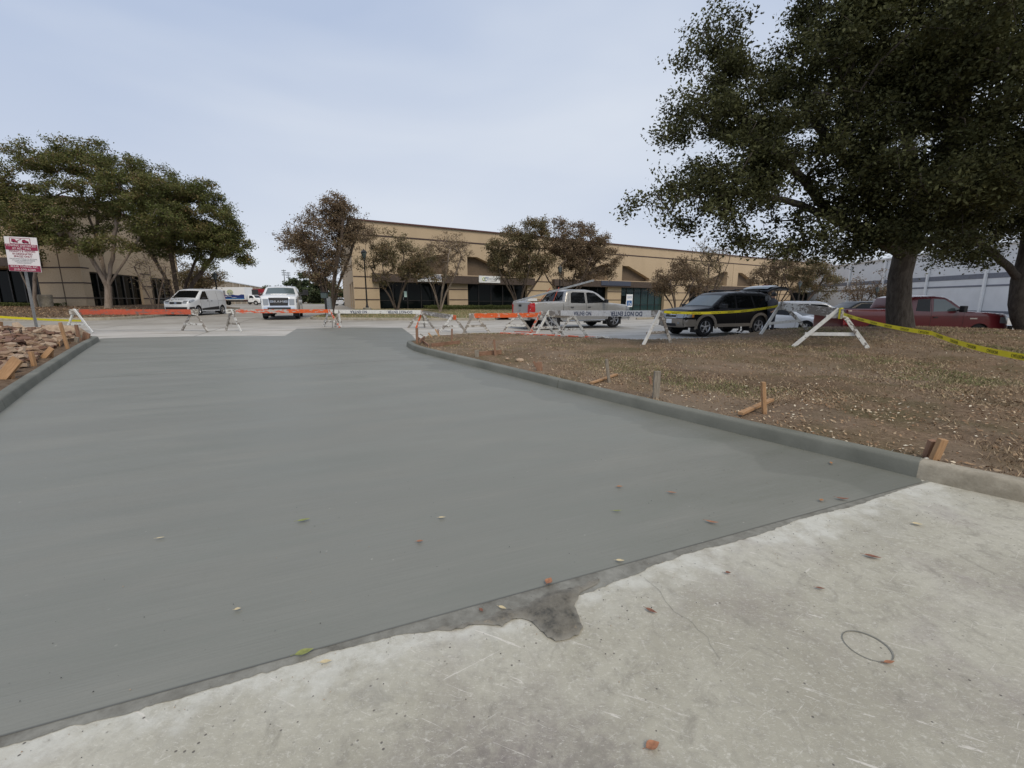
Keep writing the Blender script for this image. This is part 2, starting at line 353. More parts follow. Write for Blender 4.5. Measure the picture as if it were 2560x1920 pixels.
class MB:
    """collects shapes, links them as ONE mesh object; w=True: points are world points"""
    def __init__(s): s.v = []; s.f = []; s.mi = []; s.cur = 0
    def add(s, vs, fs):
        n = len(s.v); s.v += [tuple(p) for p in vs]; s.f += [tuple(i + n for i in f) for f in fs]; s.mi += [s.cur] * len(fs); return s
    def box(s, c, d, rot=None):
        c = Vector(c); d = Vector(d) / 2; vs = []
        for sx in (-1, 1):
            for sy in (-1, 1):
                for sz in (-1, 1):
                    q = Vector((sx * d.x, sy * d.y, sz * d.z))
                    if rot is not None: q = rot @ q
                    vs.append(c + q)
        return s.add(vs, [(0, 1, 3, 2), (4, 6, 7, 5), (0, 4, 5, 1), (2, 3, 7, 6), (0, 2, 6, 4), (1, 5, 7, 3)])
    def beam(s, a, b, w, h, up=(0, 0, 1), taper=1.0):
        """plank from a to b, w across, h along up"""
        a = Vector(a); b = Vector(b); d = (b - a).normalized(); up = Vector(up)
        x = d.cross(up)
        if x.length < 1e-4: x = d.cross(Vector((1, 0, 0)))
        x.normalize(); u = x.cross(d).normalized(); vs = []
        for p, k in ((a, 1), (b, taper)):
            for i, j in ((-1, -1), (1, -1), (1, 1), (-1, 1)): vs.append(p + x * (i * w / 2 * k) + u * (j * h / 2 * k))
        return s.add(vs, [(0, 1, 2, 3), (7, 6, 5, 4), (0, 4, 5, 1), (1, 5, 6, 2), (2, 6, 7, 3), (3, 7, 4, 0)])
    def tube(s, pts, rad, n=8, cap=True):
        pts = [Vector(p) for p in pts]
        if not isinstance(rad, (list, tuple)): rad = [rad] * len(pts)
        base = None; vs = []
        for i, p in enumerate(pts):
            d = (pts[min(i + 1, len(pts) - 1)] - pts[max(i - 1, 0)]).normalized()
            if base is None: base = d.orthogonal().normalized()
            else: base = (base - d * base.dot(d)).normalized()
            e2 = d.cross(base)
            for k in range(n):
                a = 2 * math.pi * k / n; vs.append(p + (base * math.cos(a) + e2 * math.sin(a)) * rad[i])
        fs = [(i * n + k, i * n + (k + 1) % n, (i + 1) * n + (k + 1) % n, (i + 1) * n + k) for i in range(len(pts) - 1) for k in range(n)]
        if cap: fs += [tuple(reversed(range(n))), tuple(range((len(pts) - 1) * n, len(pts) * n))]
        return s.add(vs, fs)
    def lathe(s, prof, axis='z', c=(0, 0, 0), n=20):
        """prof: list of (r, h) turned about an axis"""
        vs = []; c = Vector(c)
        for r, h in prof:
            for k in range(n):
                a = 2 * math.pi * k / n; x, y = r * math.cos(a), r * math.sin(a)
                vs.append(c + (Vector((x, y, h)) if axis == 'z' else Vector((x, h, y))))
        fs = [(i * n + k, i * n + (k + 1) % n, (i + 1) * n + (k + 1) % n, (i + 1) * n + k) for i in range(len(prof) - 1) for k in range(n)]
        return s.add(vs, fs)
    def prism(s, poly, a, b, axis='y'):
        """poly of (u,v); extruded from a to b on axis: y -> (u,*,v); x -> (*,u,v); z -> (u,v,*)"""
        def q(u, v, t): return {'y': (u, t, v), 'x': (t, u, v), 'z': (u, v, t)}[axis]
        n = len(poly); vs = [q(u, v, a) for u, v in poly] + [q(u, v, b) for u, v in poly]
        return s.add(vs, [tuple(range(n)), tuple(reversed(range(n, 2 * n)))] + [(i, (i + 1) % n, n + (i + 1) % n, n + i) for i in range(n)])
    def mesh(s, name='mesh', inv=None):
        me = bpy.data.meshes.new(name)
        vs = s.v if inv is None else [tuple(inv @ Vector(p)) for p in s.v]
        me.from_pydata(vs, [], s.f); me.update(); return me
    def build(s, name, mat, parent=None, w=False, smooth=False, bevel=0):
        me = s.mesh(name, mw(parent).inverted() if (w and parent is not None) else None)
        o = link(name, me, mat, parent, smooth)
        if isinstance(mat, (list, tuple)): me.polygons.foreach_set('material_index', s.mi)
        if bevel:
            b = o.modifiers.new('bevel', 'BEVEL'); b.width = bevel; b.segments = 2; b.limit_method = 'ANGLE'; b.angle_limit = R(40)
        return o
def autosmooth(o, ang=35):
    me = o.data; me.polygons.foreach_set('use_smooth', [True] * len(me.polygons))
    me.set_sharp_from_angle(angle=R(ang)); return o
def board(name, label, cat, a, b, w, h, mat, up=(0, 0, 1), group=None):
    """a single plank or stake as a thing of its own, origin at a, x along it"""
    a = Vector(a); b = Vector(b); d = (b - a); Ln = d.length; x = d.normalized(); u = Vector(up)
    y = u.cross(x)
    if y.length < 1e-3: y = Vector((0, 1, 0)).cross(x)
    y.normalize(); z = x.cross(y)
    o = MB().box((Ln / 2, 0, 0), (Ln, w, h)).build(name, mat, None, bevel=.003)
    o.matrix_world = Matrix.Translation(a) @ Matrix((x, y, z)).transposed().to_4x4()
    return tag(o, label, cat, group)
def text(name, body, size, mat, parent, mtx, ext=.002, w=True, sx=1.0, shear=0, bold=0.0):
    c = bpy.data.curves.new('lettering', 'FONT'); c.body = body; c.size = size; c.extrude = ext; c.align_x = 'CENTER'; c.align_y = 'CENTER'; c.resolution_u = 2; c.shear = shear; c.offset = bold * size
    t = bpy.data.objects.new('t', c); me = bpy.data.meshes.new_from_object(t); bpy.data.objects.remove(t)
    m = (mw(parent).inverted() @ mtx) if (w and parent is not None) else mtx
    me.transform(m @ Matrix.Diagonal((sx, 1, 1, 1)))
    return link(name, me, mat, parent)
def frame_m(o, x, y):           # matrix with given origin, text x axis and text up axis
    x = Vector(x).normalized(); y = Vector(y); y = (y - x * y.dot(x)).normalized(); z = x.cross(y)
    return Matrix.Translation(Vector(o)) @ Matrix((x, y, z)).transposed().to_4x4()
def inpoly(x, y, poly):
    c = False; n = len(poly); j = n - 1
    for i in range(n):
        xi, yi = poly[i][0], poly[i][1]; xj, yj = poly[j][0], poly[j][1]
        if (yi > y) != (yj > y) and x < (xj - xi) * (y - yi) / (yj - yi) + xi: c = not c
        j = i
    return c
def cdt(poly, pts):
    n = len(poly)
    co = [Vector((p[0], p[1])) for p in poly] + [Vector(p) for p in pts]
    v, e, f, *_ = geometry.delaunay_2d_cdt(co, [(i, (i + 1) % n) for i in range(n)], [], 1, 1e-5)
    # keep the triangles inside
    out = []
    for t in f:
        cx = sum(v[i].x for i in t) / 3; cy = sum(v[i].y for i in t) / 3
        if inpoly(cx, cy, poly): out.append(tuple(t))
    return v, out
def densify(poly, step):
    out = []
    for i in range(len(poly)):
        a = Vector(poly[i][:2]); b = Vector(poly[(i + 1) % len(poly)][:2]); n = max(1, int((b - a).length / step))
        for k in range(n): out.append(a.lerp(b, k / n))
    return out
def sheet(name, poly, h, step, mat, off=0, kind='structure', jit=0, rough=0):
    poly = densify(poly, step)
    xs = [p.x for p in poly]; ys = [p.y for p in poly]; pts = []
    y = min(ys)
    while y < max(ys):
        x = min(xs)
        while x < max(xs):
            q = (x + random.uniform(-jit, jit), y + random.uniform(-jit, jit))
            if inpoly(q[0], q[1], poly): pts.append(q)
            x += step
        y += step
    v, f = cdt(poly, pts)
    nb = len(poly)
    vs = [(p.x, p.y, h(p.x, p.y) + off + (rough * noise.noise((p.x * 2.1, p.y * 2.1, 0)) if rough and i >= nb else 0)) for i, p in enumerate(v)]
    me = bpy.data.meshes.new(name); me.from_pydata(vs, [], f); me.update()
    if sum(p.normal.z for p in list(me.polygons)[:50]) < 0: me.flip_normals()
    o = link(name, me, mat, None, True)
    if kind: o['kind'] = kind
    return o
def spline(pts, step):
    pts = [Vector(p) for p in pts]; out = []
    for i in range(len(pts) - 1):
        p0, p1, p2, p3 = pts[max(i - 1, 0)], pts[i], pts[i + 1], pts[min(i + 2, len(pts) - 1)]
        n = max(1, int((p2 - p1).length / step))
        for k in range(n):
            t = k / n
            out.append(.5 * ((2 * p1) + (p2 - p0) * t + (2 * p0 - 5 * p1 + 4 * p2 - p3) * t * t + (3 * p1 - p0 - 3 * p2 + p3) * t ** 3))
    out.append(pts[-1]); return out
# ================================================================ GROUND
# kerb lines, surveyed on the ground
KR = [G(x, y).to_2d() for x, y in ((1016, 866), (1036, 878), (1098, 895), (1202, 921), (1405, 968), (1615, 1031), (1800, 1080), (1972, 1113), (2143, 1160), (2290, 1196))]
KO = [G(x, y).to_2d() for x, y in ((2290, 1196), (2420, 1226), (2560, 1257))]
KO += [KO[-1] + Vector((1.2, -.75)), KO[-1] + Vector((4.5, -1.6)), KO[-1] + Vector((16, -1.0))]
KL = [G(x, y).to_2d() for x, y in ((0, 1034), (87, 966), (174, 903), (225, 868), (250, 853))]
d0 = (KL[0] - KL[1]).normalized(); KL = [KL[0] + d0 * 9, KL[0] + d0 * 4] + KL
def smooth2(p, k=2):
    for _ in range(k): p = [p[0]] + [p[i - 1] * .25 + p[i] * .5 + p[i + 1] * .25 for i in range(1, len(p) - 1)] + [p[-1]]
    return p
KR = KR[:3] + smooth2(KR[2:], 3)[1:]
def kerb_path(pts, step=.25): return [p.to_2d() for p in spline([p.to_3d() for p in pts], step)]
KRp, KOp, KLp = kerb_path(KR), kerb_path(KO), kerb_path(KL)
KPROF = [(-.01, -.08), (0, .0), (.010, .06), (.020, .122), (.028, .140), (.042, .149), (.150, .15), (.155, -.08)]
def kerb(name, path, side, mat, label, joints, h=H, prof=KPROF, parent=None, endcap=True):
    """sweeps the profile; side +1: grass on the right of the path direction"""
    root = empty(name, label, 'kerb', (path[0].x, path[0].y, h(*path[0])))
    acc = 0; seg = []; k = 0
    dist = [0]
    for i in range(1, len(path)): dist.append(dist[-1] + (path[i] - path[i - 1]).length)
    cuts = [0] + [j for j in joints if 0 < j < dist[-1]] + [dist[-1]]
    def at(d):
        for i in range(1, len(path)):
            if dist[i] >= d:
                t = (d - dist[i - 1]) / max(1e-6, dist[i] - dist[i - 1]); return path[i - 1].lerp(path[i], t), i
        return path[-1], len(path) - 1
    nrm = []
    for i in range(len(path)):
        d = (path[min(i + 1, len(path) - 1)] - path[max(i - 1, 0)]).normalized(); nrm.append(Vector((d.y, -d.x)) * side)
    for c in range(len(cuts) - 1):
        a, b = cuts[c] + (.005 if c else 0), cuts[c + 1] - (.005 if c < len(cuts) - 2 else 0)
        ds = [a] + [x for x in dist if a + .05 < x < b - .05] + [b]
        vs = []; n = len(prof)
        for d in ds:
            p, i = at(d); nn = nrm[i] if i == 0 else nrm[i - 1].lerp(nrm[i], .5).normalized()
            for q, z in prof:
                x = p + nn * q; vs.append((x.x, x.y, h(p.x, p.y) + z))
        fs = [(i * n + k, i * n + k + 1, (i + 1) * n + k + 1, (i + 1) * n + k) for i in range(len(ds) - 1) for k in range(n - 1)]
        fs += [tuple(range(n)), tuple(reversed(range((len(ds) - 1) * n, len(ds) * n)))]
        if side > 0: fs = [tuple(reversed(f)) for f in fs]
        autosmooth(MB().add(vs, fs).build('kerb_section', mat, root, w=True), 50)
    return root
def offs(path, side, d):
    out = []
    for i in range(len(path)):
        t = (path[min(i + 1, len(path) - 1)] - path[max(i - 1, 0)]).normalized(); out.append(path[i] + Vector((t.y, -t.x)) * side * d)
    return out
# KR runs from far to near with the grass on its left when walking -> compute by sign
def side_of(path, probe):
    d = path[1] - path[0]; m = len(path) // 2; d = path[m + 1] - path[m]; v = Vector(probe) - path[m]
    return 1 if (v.dot(Vector((d.y, -d.x))) > 0) else -1
sR = side_of(KRp, (8, 10)); sO = side_of(KOp[:20], (8, 8)); sL = side_of(KLp, (-16, 12))
# rounded far end of the right kerb
tipc = KRp[0]; tdir = (KRp[0] - KRp[2]).normalized(); tn = Vector((-tdir.y, tdir.x))
if tn.dot(Vector((1, 0))) < 0: tn = -tn
rnd = [KRp[0] + tdir * .35 * math.sin(a) + tn * .45 * (1 - math.cos(a)) for a in [R(x) for x in (88, 66, 44, 22)]]
KRp = rnd + KRp
tdl = (KLp[-1] - KLp[-3]).normalized(); tl = Vector((-tdl.y, tdl.x))
if tl.dot(Vector((-1, 0))) < 0: tl = -tl
KLp = KLp + [KLp[-1] + tdl * .5 * math.sin(R(x)) + tl * .6 * (1 - math.cos(R(x))) for x in (22, 44, 66, 88)]
def JD(px, py):
    q = G(px, py).to_2d(); i = min(range(len(KRp)), key=lambda k: (KRp[k] - q).length); return sum((KRp[k + 1] - KRp[k]).length for k in range(i))
kerb('kerb', KRp, sR, 'kerb_new', 'long fresh grey concrete kerb curving along the dry grass island', [JD(1098, 895), JD(1405, 968)])
kerb('kerb', KOp, sO, 'kerb_old', 'old stained tan concrete kerb at the right edge of the foreground', [6.0])
kerb('kerb', KLp, sL, 'kerb_new', 'fresh grey concrete kerb in front of the pile of broken stones', [9.3, 12.3])
far_edge = [G(x, y).to_2d() for x, y in ((262, 846), (470, 841), (712, 840), (742, 822), (880, 819), (1005, 820), (1030, 838))]
slab_near = [SP0 + ST * t for t in (-7.0, -3, 0, 2.0, 4.0, 5.66)]
slabpoly = slab_near + [p for p in reversed(offs(KRp, sR, .06))][0:] + list(reversed(far_edge)) + [p for p in reversed(offs(KLp, sL, .06))]
# slab_near runs left to right, the right kerb near to far, the far edge right to left, the left kerb far to near
sheet('fresh_concrete_slab', slabpoly, H, .45, 'slab', .006)
sheet('road', [(-14, -8), (24, -8), (24, 3.2)] + [tuple(p) for p in reversed(KOp)] + [tuple(p) for p in reversed([SP0 + ST * t for t in (-14, -7, -3, 0, 2, 4, 5.6)])], lambda x, y: H(x, y), .8, 'old', 0)
big = [(-14, -.2)] + [tuple(SP0 + ST * t) for t in (-7, 0, 5.6)] + [(9, 2.5), (24, 2.2), (60, 2), (140, 20), (140, 210), (-140, 210), (-140, -.2)]
sheet('parking_lot', big, H, 3.0, 'lot', -.006)
g = bpy.data.meshes.new('ground'); g.from_pydata([(-1500, -400, -1.6), (1500, -400, -1.6), (1500, 2500, -.9), (-1500, 2500, -.9)], [], [(0, 1, 2, 3)])
link('ground', g, 'ground')['kind'] = 'structure'
# skirts of the near road joined to the horizon ground: verge around the lot
# control joint sawn across the fresh slab
ja, jb = G(113, 953), G(1098, 895)
mb = MB(); n = 24
pts = [ja.lerp(jb, i / n) for i in range(n + 1)]; wv = (jb - ja).to_2d().normalized(); wv = Vector((-wv.y, wv.x)) * .003
vs = []
for p in pts: vs += [(p.x - wv.x, p.y - wv.y, H(p.x, p.y) + .011), (p.x + wv.x, p.y + wv.y, H(p.x, p.y) + .011)]
mb.add(vs, [(2 * i, 2 * i + 2, 2 * i + 3, 2 * i + 1) for i in range(n)])
tag(mb.build('control_joint', 'bandm'), kind='structure')
# smear of grout along the slab edge, and the spill
edge_px = [(-60, 1862), (0, 1846), (405, 1742), (752, 1637), (1041, 1551), (1273, 1475), (1562, 1406), (1967, 1296), (2297, 1209)]
m = M('wet_grout'); p = m.pos(True); f = m.noise(p, 6, 5, .7)
col = m.ramp(f, [(.3, (.12, .112, .092)), (.5, (.20, .195, .168)), (.72, (.29, .285, .25))])
MAT['grout'] = m.done(col, .6, 0, m.bump(m.noise(p, 60, 4), .5, .004), .35)
m = M('wet_spill'); p = m.pos(True); f = m.noise(p, 14, 6, .75)
col = m.ramp(f, [(.34, (.045, .042, .034)), (.50, (.135, .122, .095)), (.75, (.21, .19, .15))])
sandy = m.ramp(m.noise(p, 5.2, 4, .6), [(.6, 0), (.68, .7)]); col = m.mix(m.math('MULTIPLY', sandy, m.ramp(m.noise(p, 60, 3), [(.45, 0), (.55, 1)])), col, (.45, .34, .2))
inn = m.n('Attribute', attribute_name='inner').outputs['Fac']; inn = m.math('ADD', inn, m.math('MULTIPLY', m.math('SUBTRACT', m.noise(p, 22, 5, .7), .5), 1.0))
col = m.mix(m.ramp(inn, [(.1, 0), (.75, 1)]), (.215, .20, .165), col)
MAT['spill'] = m.done(col, .45, 0, m.bump(f, .6, .01), .4)
vs = []; N_ = 500
for i in range(N_ + 1):
    t = -2.2 + i * 8.0 / N_
    wd = .028 + .045 * max(0, noise.noise((t * 1.3, 3.1, 0)) + .40) + .10 * math.exp(-((t - 2.05) / .55) ** 2) + .014 * noise.noise((t * 7, 1, 0)) + .010 * noise.noise((t * 22, 4, 0)) + .006 * noise.noise((t * 60, 7, 0))
    wd *= 1 if t < 4.6 else max(.25, 1 - (t - 4.6))
    a = SP0 + ST * t + SN * .012; b = SP0 + ST * t - SN * max(.012, wd)
    vs += [(a.x, a.y, .005), (b.x, b.y, .0025)]
tag(MB().add(vs, [(2 * i, 2 * i + 1, 2 * i + 3, 2 * i + 2) for i in range(N_)]).build('grout_smear', 'grout'), kind='structure')
def flatpoly(name, px, mat, z=.004, dome=.006, step=.035, wob=.006):
    c = [G(x, y).to_2d() for x, y in px]; c = [p.to_2d() for p in spline([q.to_3d() for q in c + [c[0]]], .03)][:-1]
    c = [p + Vector((noise.noise((p.x * 15, p.y * 15, 0)), noise.noise((p.x * 15, p.y * 15, 5)))) * wob for p in c]
    def hh(x, y):
        d = min((Vector((x, y)) - q).length for q in c); return z + dome * min(1, d / .05)
    o = sheet(name, c, hh, step, mat); me = o.data; at = me.attributes.new('inner', 'FLOAT', 'POINT')
    at.data.foreach_set('value', [min(1, min((v_.co.to_2d() - q).length for q in c) / .05) for v_ in me.vertices]); return o
sp = [(1000, 1440, x, y) for x, y in ((340, 605), (520, 570), (700, 545), (880, 510), (960, 470), (1100, 400), (1250, 380), (1400, 345), (1480, 290), (1650, 180), (1850, 160), (2050, 90), (2212, 30), (2190, 90), (2100, 150), (1990, 190), (1965, 260), (1930, 350), (1970, 430), (1985, 520), (2020, 590), (1990, 660), (1880, 715), (1730, 735), (1640, 690), (1560, 620), (1510, 560), (1430, 490), (1280, 480), (1200, 510), (1130, 560), (1050, 550), (980, 545), (830, 560), (700, 590), (560, 612))]
flatpoly('wet_spill', [(a + x / 4.424, b + y / 4.424) for a, b, x, y in sp], 'spill', .006, .016, .02, .014)
# ring left by a core drill
cx = [G(x, y).to_2d() for x, y in [(1280 + a / 1.728, 960 + b / 1.728) for a, b in ((1440, 1085), (1490, 1075), (1560, 1090), (1620, 1130), (1665, 1190), (1650, 1218), (1600, 1218), (1530, 1190), (1470, 1140))]]
ring = [p.to_2d() for p in spline([q.to_3d() for q in cx + [cx[0]]], .03)]
cen = sum(ring, Vector((0, 0))) / len(ring); vs = []; rr_ = sum((q - cen).length for q in ring) / len(ring); ring = [cen + Vector((math.cos(R(a_)), math.sin(R(a_)))) * rr_ for a_ in range(0, 361, 6)]
for i, p in enumerate(ring):
    d = (p - cen).normalized(); w_ = .001 + .006 * max(0, math.sin(i / len(ring) * 6.28 + 1.2)); vs += [(*(p + d * .003), .0035), (*(p - d * w_), .0035)]
tag(MB().add(vs, [(2 * i, 2 * i + 2, 2 * i + 3, 2 * i + 1) for i in range(len(ring) - 1)]).build('drill_ring_mark', 'grout'), kind='structure')
# hairline crack running away from the slab edge
cr_ = [(1280 + a / 1.728, 960 + b / 1.728) for a, b in ((570, 840), (640, 900), (700, 985), (760, 1015), (800, 1060), (850, 1100), (870, 1150), (900, 1190))]
cp = [G(x, y).to_2d() for x, y in cr_]; cp = [p.to_2d() for p in spline([q.to_3d() for q in cp], .03)]; vs = []
for i, p in enumerate(cp):
    p = p + Vector((noise.noise((p.x * 20, p.y * 20, 0)), noise.noise((p.x * 20, p.y * 20, 9)))) * .012
    vs += [(p.x - .0006, p.y, .003), (p.x + .0006, p.y + .0006, .003)]
tag(MB().add(vs, [(2 * i, 2 * i + 2, 2 * i + 3, 2 * i + 1) for i in range(len(cp) - 1)]).build('crack', 'grout'), kind='structure')

# ---- the dry grass island
bR = offs(KRp, sR, .153); bO = offs(KOp, sO, .153)
ISL_FAR = [(-3.0, 15.9), (-1.9, 16.9), (-.5, 17.3), (1.6, 16.3), (4.4, 15.0), (6.2, 14.9), (9.1, 16.6), (13, 18.2), (20, 19), (30, 19), (30, 3.2)]
ISL = [tuple(p) for p in bR] + [tuple(p) for p in bO[1:-1]] + [p for p in reversed(ISL_FAR)]
def island_h(x, y):
    # meets the lot at the far edge
    d = 9.0
    for i in range(len(ISL_FAR) - 4):
        a = Vector(ISL_FAR[i]); b = Vector(ISL_FAR[i + 1]); p = Vector((x, y)); t = max(0, min(1, (p - a).dot(b - a) / (b - a).length_squared)); d = min(d, (p - a - (b - a) * t).length)
    return H(x, y) + (Hm(x, y) - H(x, y)) * (.35 + .65 * sst(0, 1.1, d))
sheet('grass_island', ISL, island_h, .3, 'soil', 0, rough=.02, jit=.1)
# ---- left bed with the rubble
bL = offs(KLp, sL, .153)
LB = [tuple(p) for p in bL] + [tuple(G(60, 838).to_2d()), (-22, 17.2), (-26, 12), (-14, .5)]
def rub_h(x, y): return H(x, y) + .10 + .05 * noise.noise((x * .8, y * .8, 3))
sheet('rubble_bed', LB, rub_h, .4, 'mulch', 0, rough=.04, jit=.1)
# ---- planting bed left, lawn in front of the right building
KB = [Vector(p) for p in ((-34, 22.6), (-28, 23.0), (-24.2, 23.6), (-22.6, 24.8), (-22.6, 27), (-24.0, 31), (-27.5, 40), (-31, 50))]
KBp = kerb_path(KB, .6); sB = side_of(KBp, (-32, 33))
kerb('kerb', KBp, sB, 'kerb_old', 'weathered kerb around the mulch bed of the left building', [4, 8, 12, 16, 20, 24, 28])
BED = [tuple(p) for p in offs(KBp, sB, .153)] + [(-40, 50), (-60, 34), (-60, 22)]
sheet('mulch_bed', BED, Hb, .8, 'mulch', 0, rough=.05, jit=.2)
KW = [Vector(p) for p in ((-15.8, 43.5), (-14.2, 36), (-13.3, 29.5), (-12.6, 27.4), (-11.4, 26.7), (-8, 26.9), (-3, 27.6), (-1.1, 28.2))]
KWp = kerb_path(KW, .6); sW = side_of(KWp, (-6, 36))
kerb('kerb', KWp, sW, 'kerb_old', 'pale kerb along the strip of lawn in front of the middle trees', [3, 8, 13, 18, 23, 27])
def lawn_h(x, y): return H(x, y) + .14
FD = Vector((.8455, .534)); C0 = Vector((-16.0, 44.7))
LAWN = [tuple(p) for p in offs(KWp, sW, .153)] + [(-1.0, 33.5), (6, 42), (20, 54), tuple(C0 + FD * 60 - Vector((0, .6))), tuple(C0 + Vector((0, -.3)))]
sheet('lawn', LAWN, lawn_h, 1.2, 'lawn', 0, rough=.04, jit=.3)
pv = [(-1.0, 28.4), (-.2, 28.9), (7.5, 40.2), (6.2, 41.2), (-1.0, 33.3)]
sheet('path', pv, lambda x, y: H(x, y) + .15, 1.0, 'kerb_old')
# far lawns
sheet('distant_lawn', [(-60, 120), (-22, 120), (-14, 160), (-60, 160)], H, 6, 'lawn', .08)
sheet('distant_lawn', [(60, 62), (150, 62), (150, 100), (60, 100)], H, 6, 'lawn', .1)
# ================================================================ BUILDINGS
def wallmesh(mb, O, e, nrm, poly, holes, depth):
    """facade in the plane O + s*e + z; poly and holes are lists of (s,z); holes get reveals going back along -nrm"""
    n0 = 0; co = []; ed = []
    for loop in [poly] + holes:
        n = len(loop); co += [Vector(q) for q in loop]; ed += [(n0 + i, n0 + (i + 1) % n) for i in range(n)]; n0 += n
    v, _, f, *_ = geometry.delaunay_2d_cdt(co, ed, [], 1, 1e-4)
    tris = []
    for t in f:
        cx = sum(v[i].x for i in t) / 3; cz = sum(v[i].y for i in t) / 3
        if inpoly(cx, cz, poly) and not any(inpoly(cx, cz, h) for h in holes): tris.append(tuple(t))
    W3 = lambda q: O + e * q[0] + Vector((0, 0, q[1]))
    a = Vector((0, 0, 0))
    if tris:
        p0, p1, p2 = [W3(v[i]) for i in tris[0][:3]]
        if (p1 - p0).cross(p2 - p0).dot(nrm) < 0: tris = [tuple(reversed(t)) for t in tris]
    mb.add([W3(q) for q in v], tris)
    for h in holes:
        n = len(h); vs = [W3(q) for q in h] + [W3(q) - nrm * depth for q in h]
        mb.add(vs, [(i, (i + 1) % n, n + (i + 1) % n, n + i) for i in range(n)])
def rectp(a, b, c, d): return [(a, c), (b, c), (b, d), (a, d)]
def perp(e):                   # the normal that points to the camera side
    n = Vector((e.y, -e.x, 0)); return n

# ---- the long tan building
E = Vector((FD.x, FD.y, 0)); NR = perp(E); O = Vector((C0.x, C0.y, 0))
def S(px):
    k = (px - 1280) / F
    c, s_ = math.cos(PITCH), math.sin(PITCH)
    # solve for the wall point seen in column px (eye level)
    a, b = -20.0, 400.0
    f = lambda t: (O.x + E.x * t) - k * (O.y + E.y * t) * c
    for _ in range(60):
        m_ = (a + b) / 2
        if f(m_) < 0: a = m_
        else: b = m_
    return a
TOP = 9.35
def gz(s): p = O + E * s; return H(p.x, p.y)
SEND = S(2137)
bd = empty('office_building', 'long tan office building with brown gable recesses and dark glazing behind the middle trees', 'building', (O.x, O.y, .5), math.atan2(E.y, E.x))
GL = [(950, 1123), (1170, 1318), (1390, 1518), (1552, 1660), (1722, 1813), (1839, 1925), (1975, 2027), (2049, 2108)]
holes = []; zs = []
gl = []
for a, b in GL:
    sa, sb = S(a), S(b); z0 = min(gz(sa), gz(sb)) + .12; z1 = 3.45 if a < 1700 else 3.2
    holes.append(rectp(sa, sb, z0, z1)); gl.append((sa, sb, z0, z1))
gab = []
for i in range(0, 8, 2):
    pl, pr = gl[i][1], gl[i + 1][0]; zb = gl[i][3] + .95
    gab.append([(pl, zb), (pl, 6.5), (pl - 1.3, 6.5), (pl - 5.9, 4.85), (pl - 5.9, zb)])
    gab.append([(pr, zb), (pr + 5.9, zb), (pr + 5.9, 4.85), (pr + 1.3, 6.5), (pr, 6.5)])
mb = MB(); wallmesh(mb, O, E, NR, rectp(0, SEND, -.6, TOP), holes + gab, .75)
mb.build('wall', 'tan', bd, w=True)
# end and side walls
SD = Vector((-.41, 1, 0)).normalized(); SNR = Vector((-SD.y, SD.x, 0))
mb = MB(); sh = [rectp(1.2, 4.2, .75, 3.45), rectp(6.2, 9.4, .75, 3.45)]
wallmesh(mb, O, SD, SNR, rectp(0, 42, -.2, TOP), sh, .4)
mb.build('side_wall', 'tan', bd, w=True); mb = MB()
endp = O + E * SEND; ED = Vector((-.2, 1, 0)).normalized()
wallmesh(mb, endp, ED, Vector((1, 0, 0)), rectp(0, 40, -.6, TOP), [], 0)
mb.build('side_wall', 'tan', bd, w=True)
mb = MB(); q = [O, endp, endp + ED * 40, O + SD * 42]; mb.add([p + Vector((0, 0, TOP - .25)) for p in q], [(0, 1, 2, 3)]); mb.build('roof', 'brown', bd, w=True)
mb = MB(); mb.beam(O + Vector((0, 0, TOP + .05)) - E * .1, endp + Vector((0, 0, TOP + .05)), .35, .13); mb.beam(O + Vector((0, 0, TOP + .05)), O + SD * 42 + Vector((0, 0, TOP + .05)), .34, .12); mb.build('coping', 'coping', bd, w=True)
for s0, z_ in ((0, 8.02),):
    MB().beam(O + NR * .012 + Vector((0, 0, z_)), endp + NR * .012 + Vector((0, 0, z_)), .03, .15).build('reveal_band', 'bandm', bd, w=True)
# recessed brown panels behind the gables
for gp in gab:
    m_ = MB(); m_.add([O + E * s - NR * .74 + Vector((0, 0, z)) for s, z in gp], [tuple(range(5))]); m_.build('gable_panel', 'recess', bd, w=True)
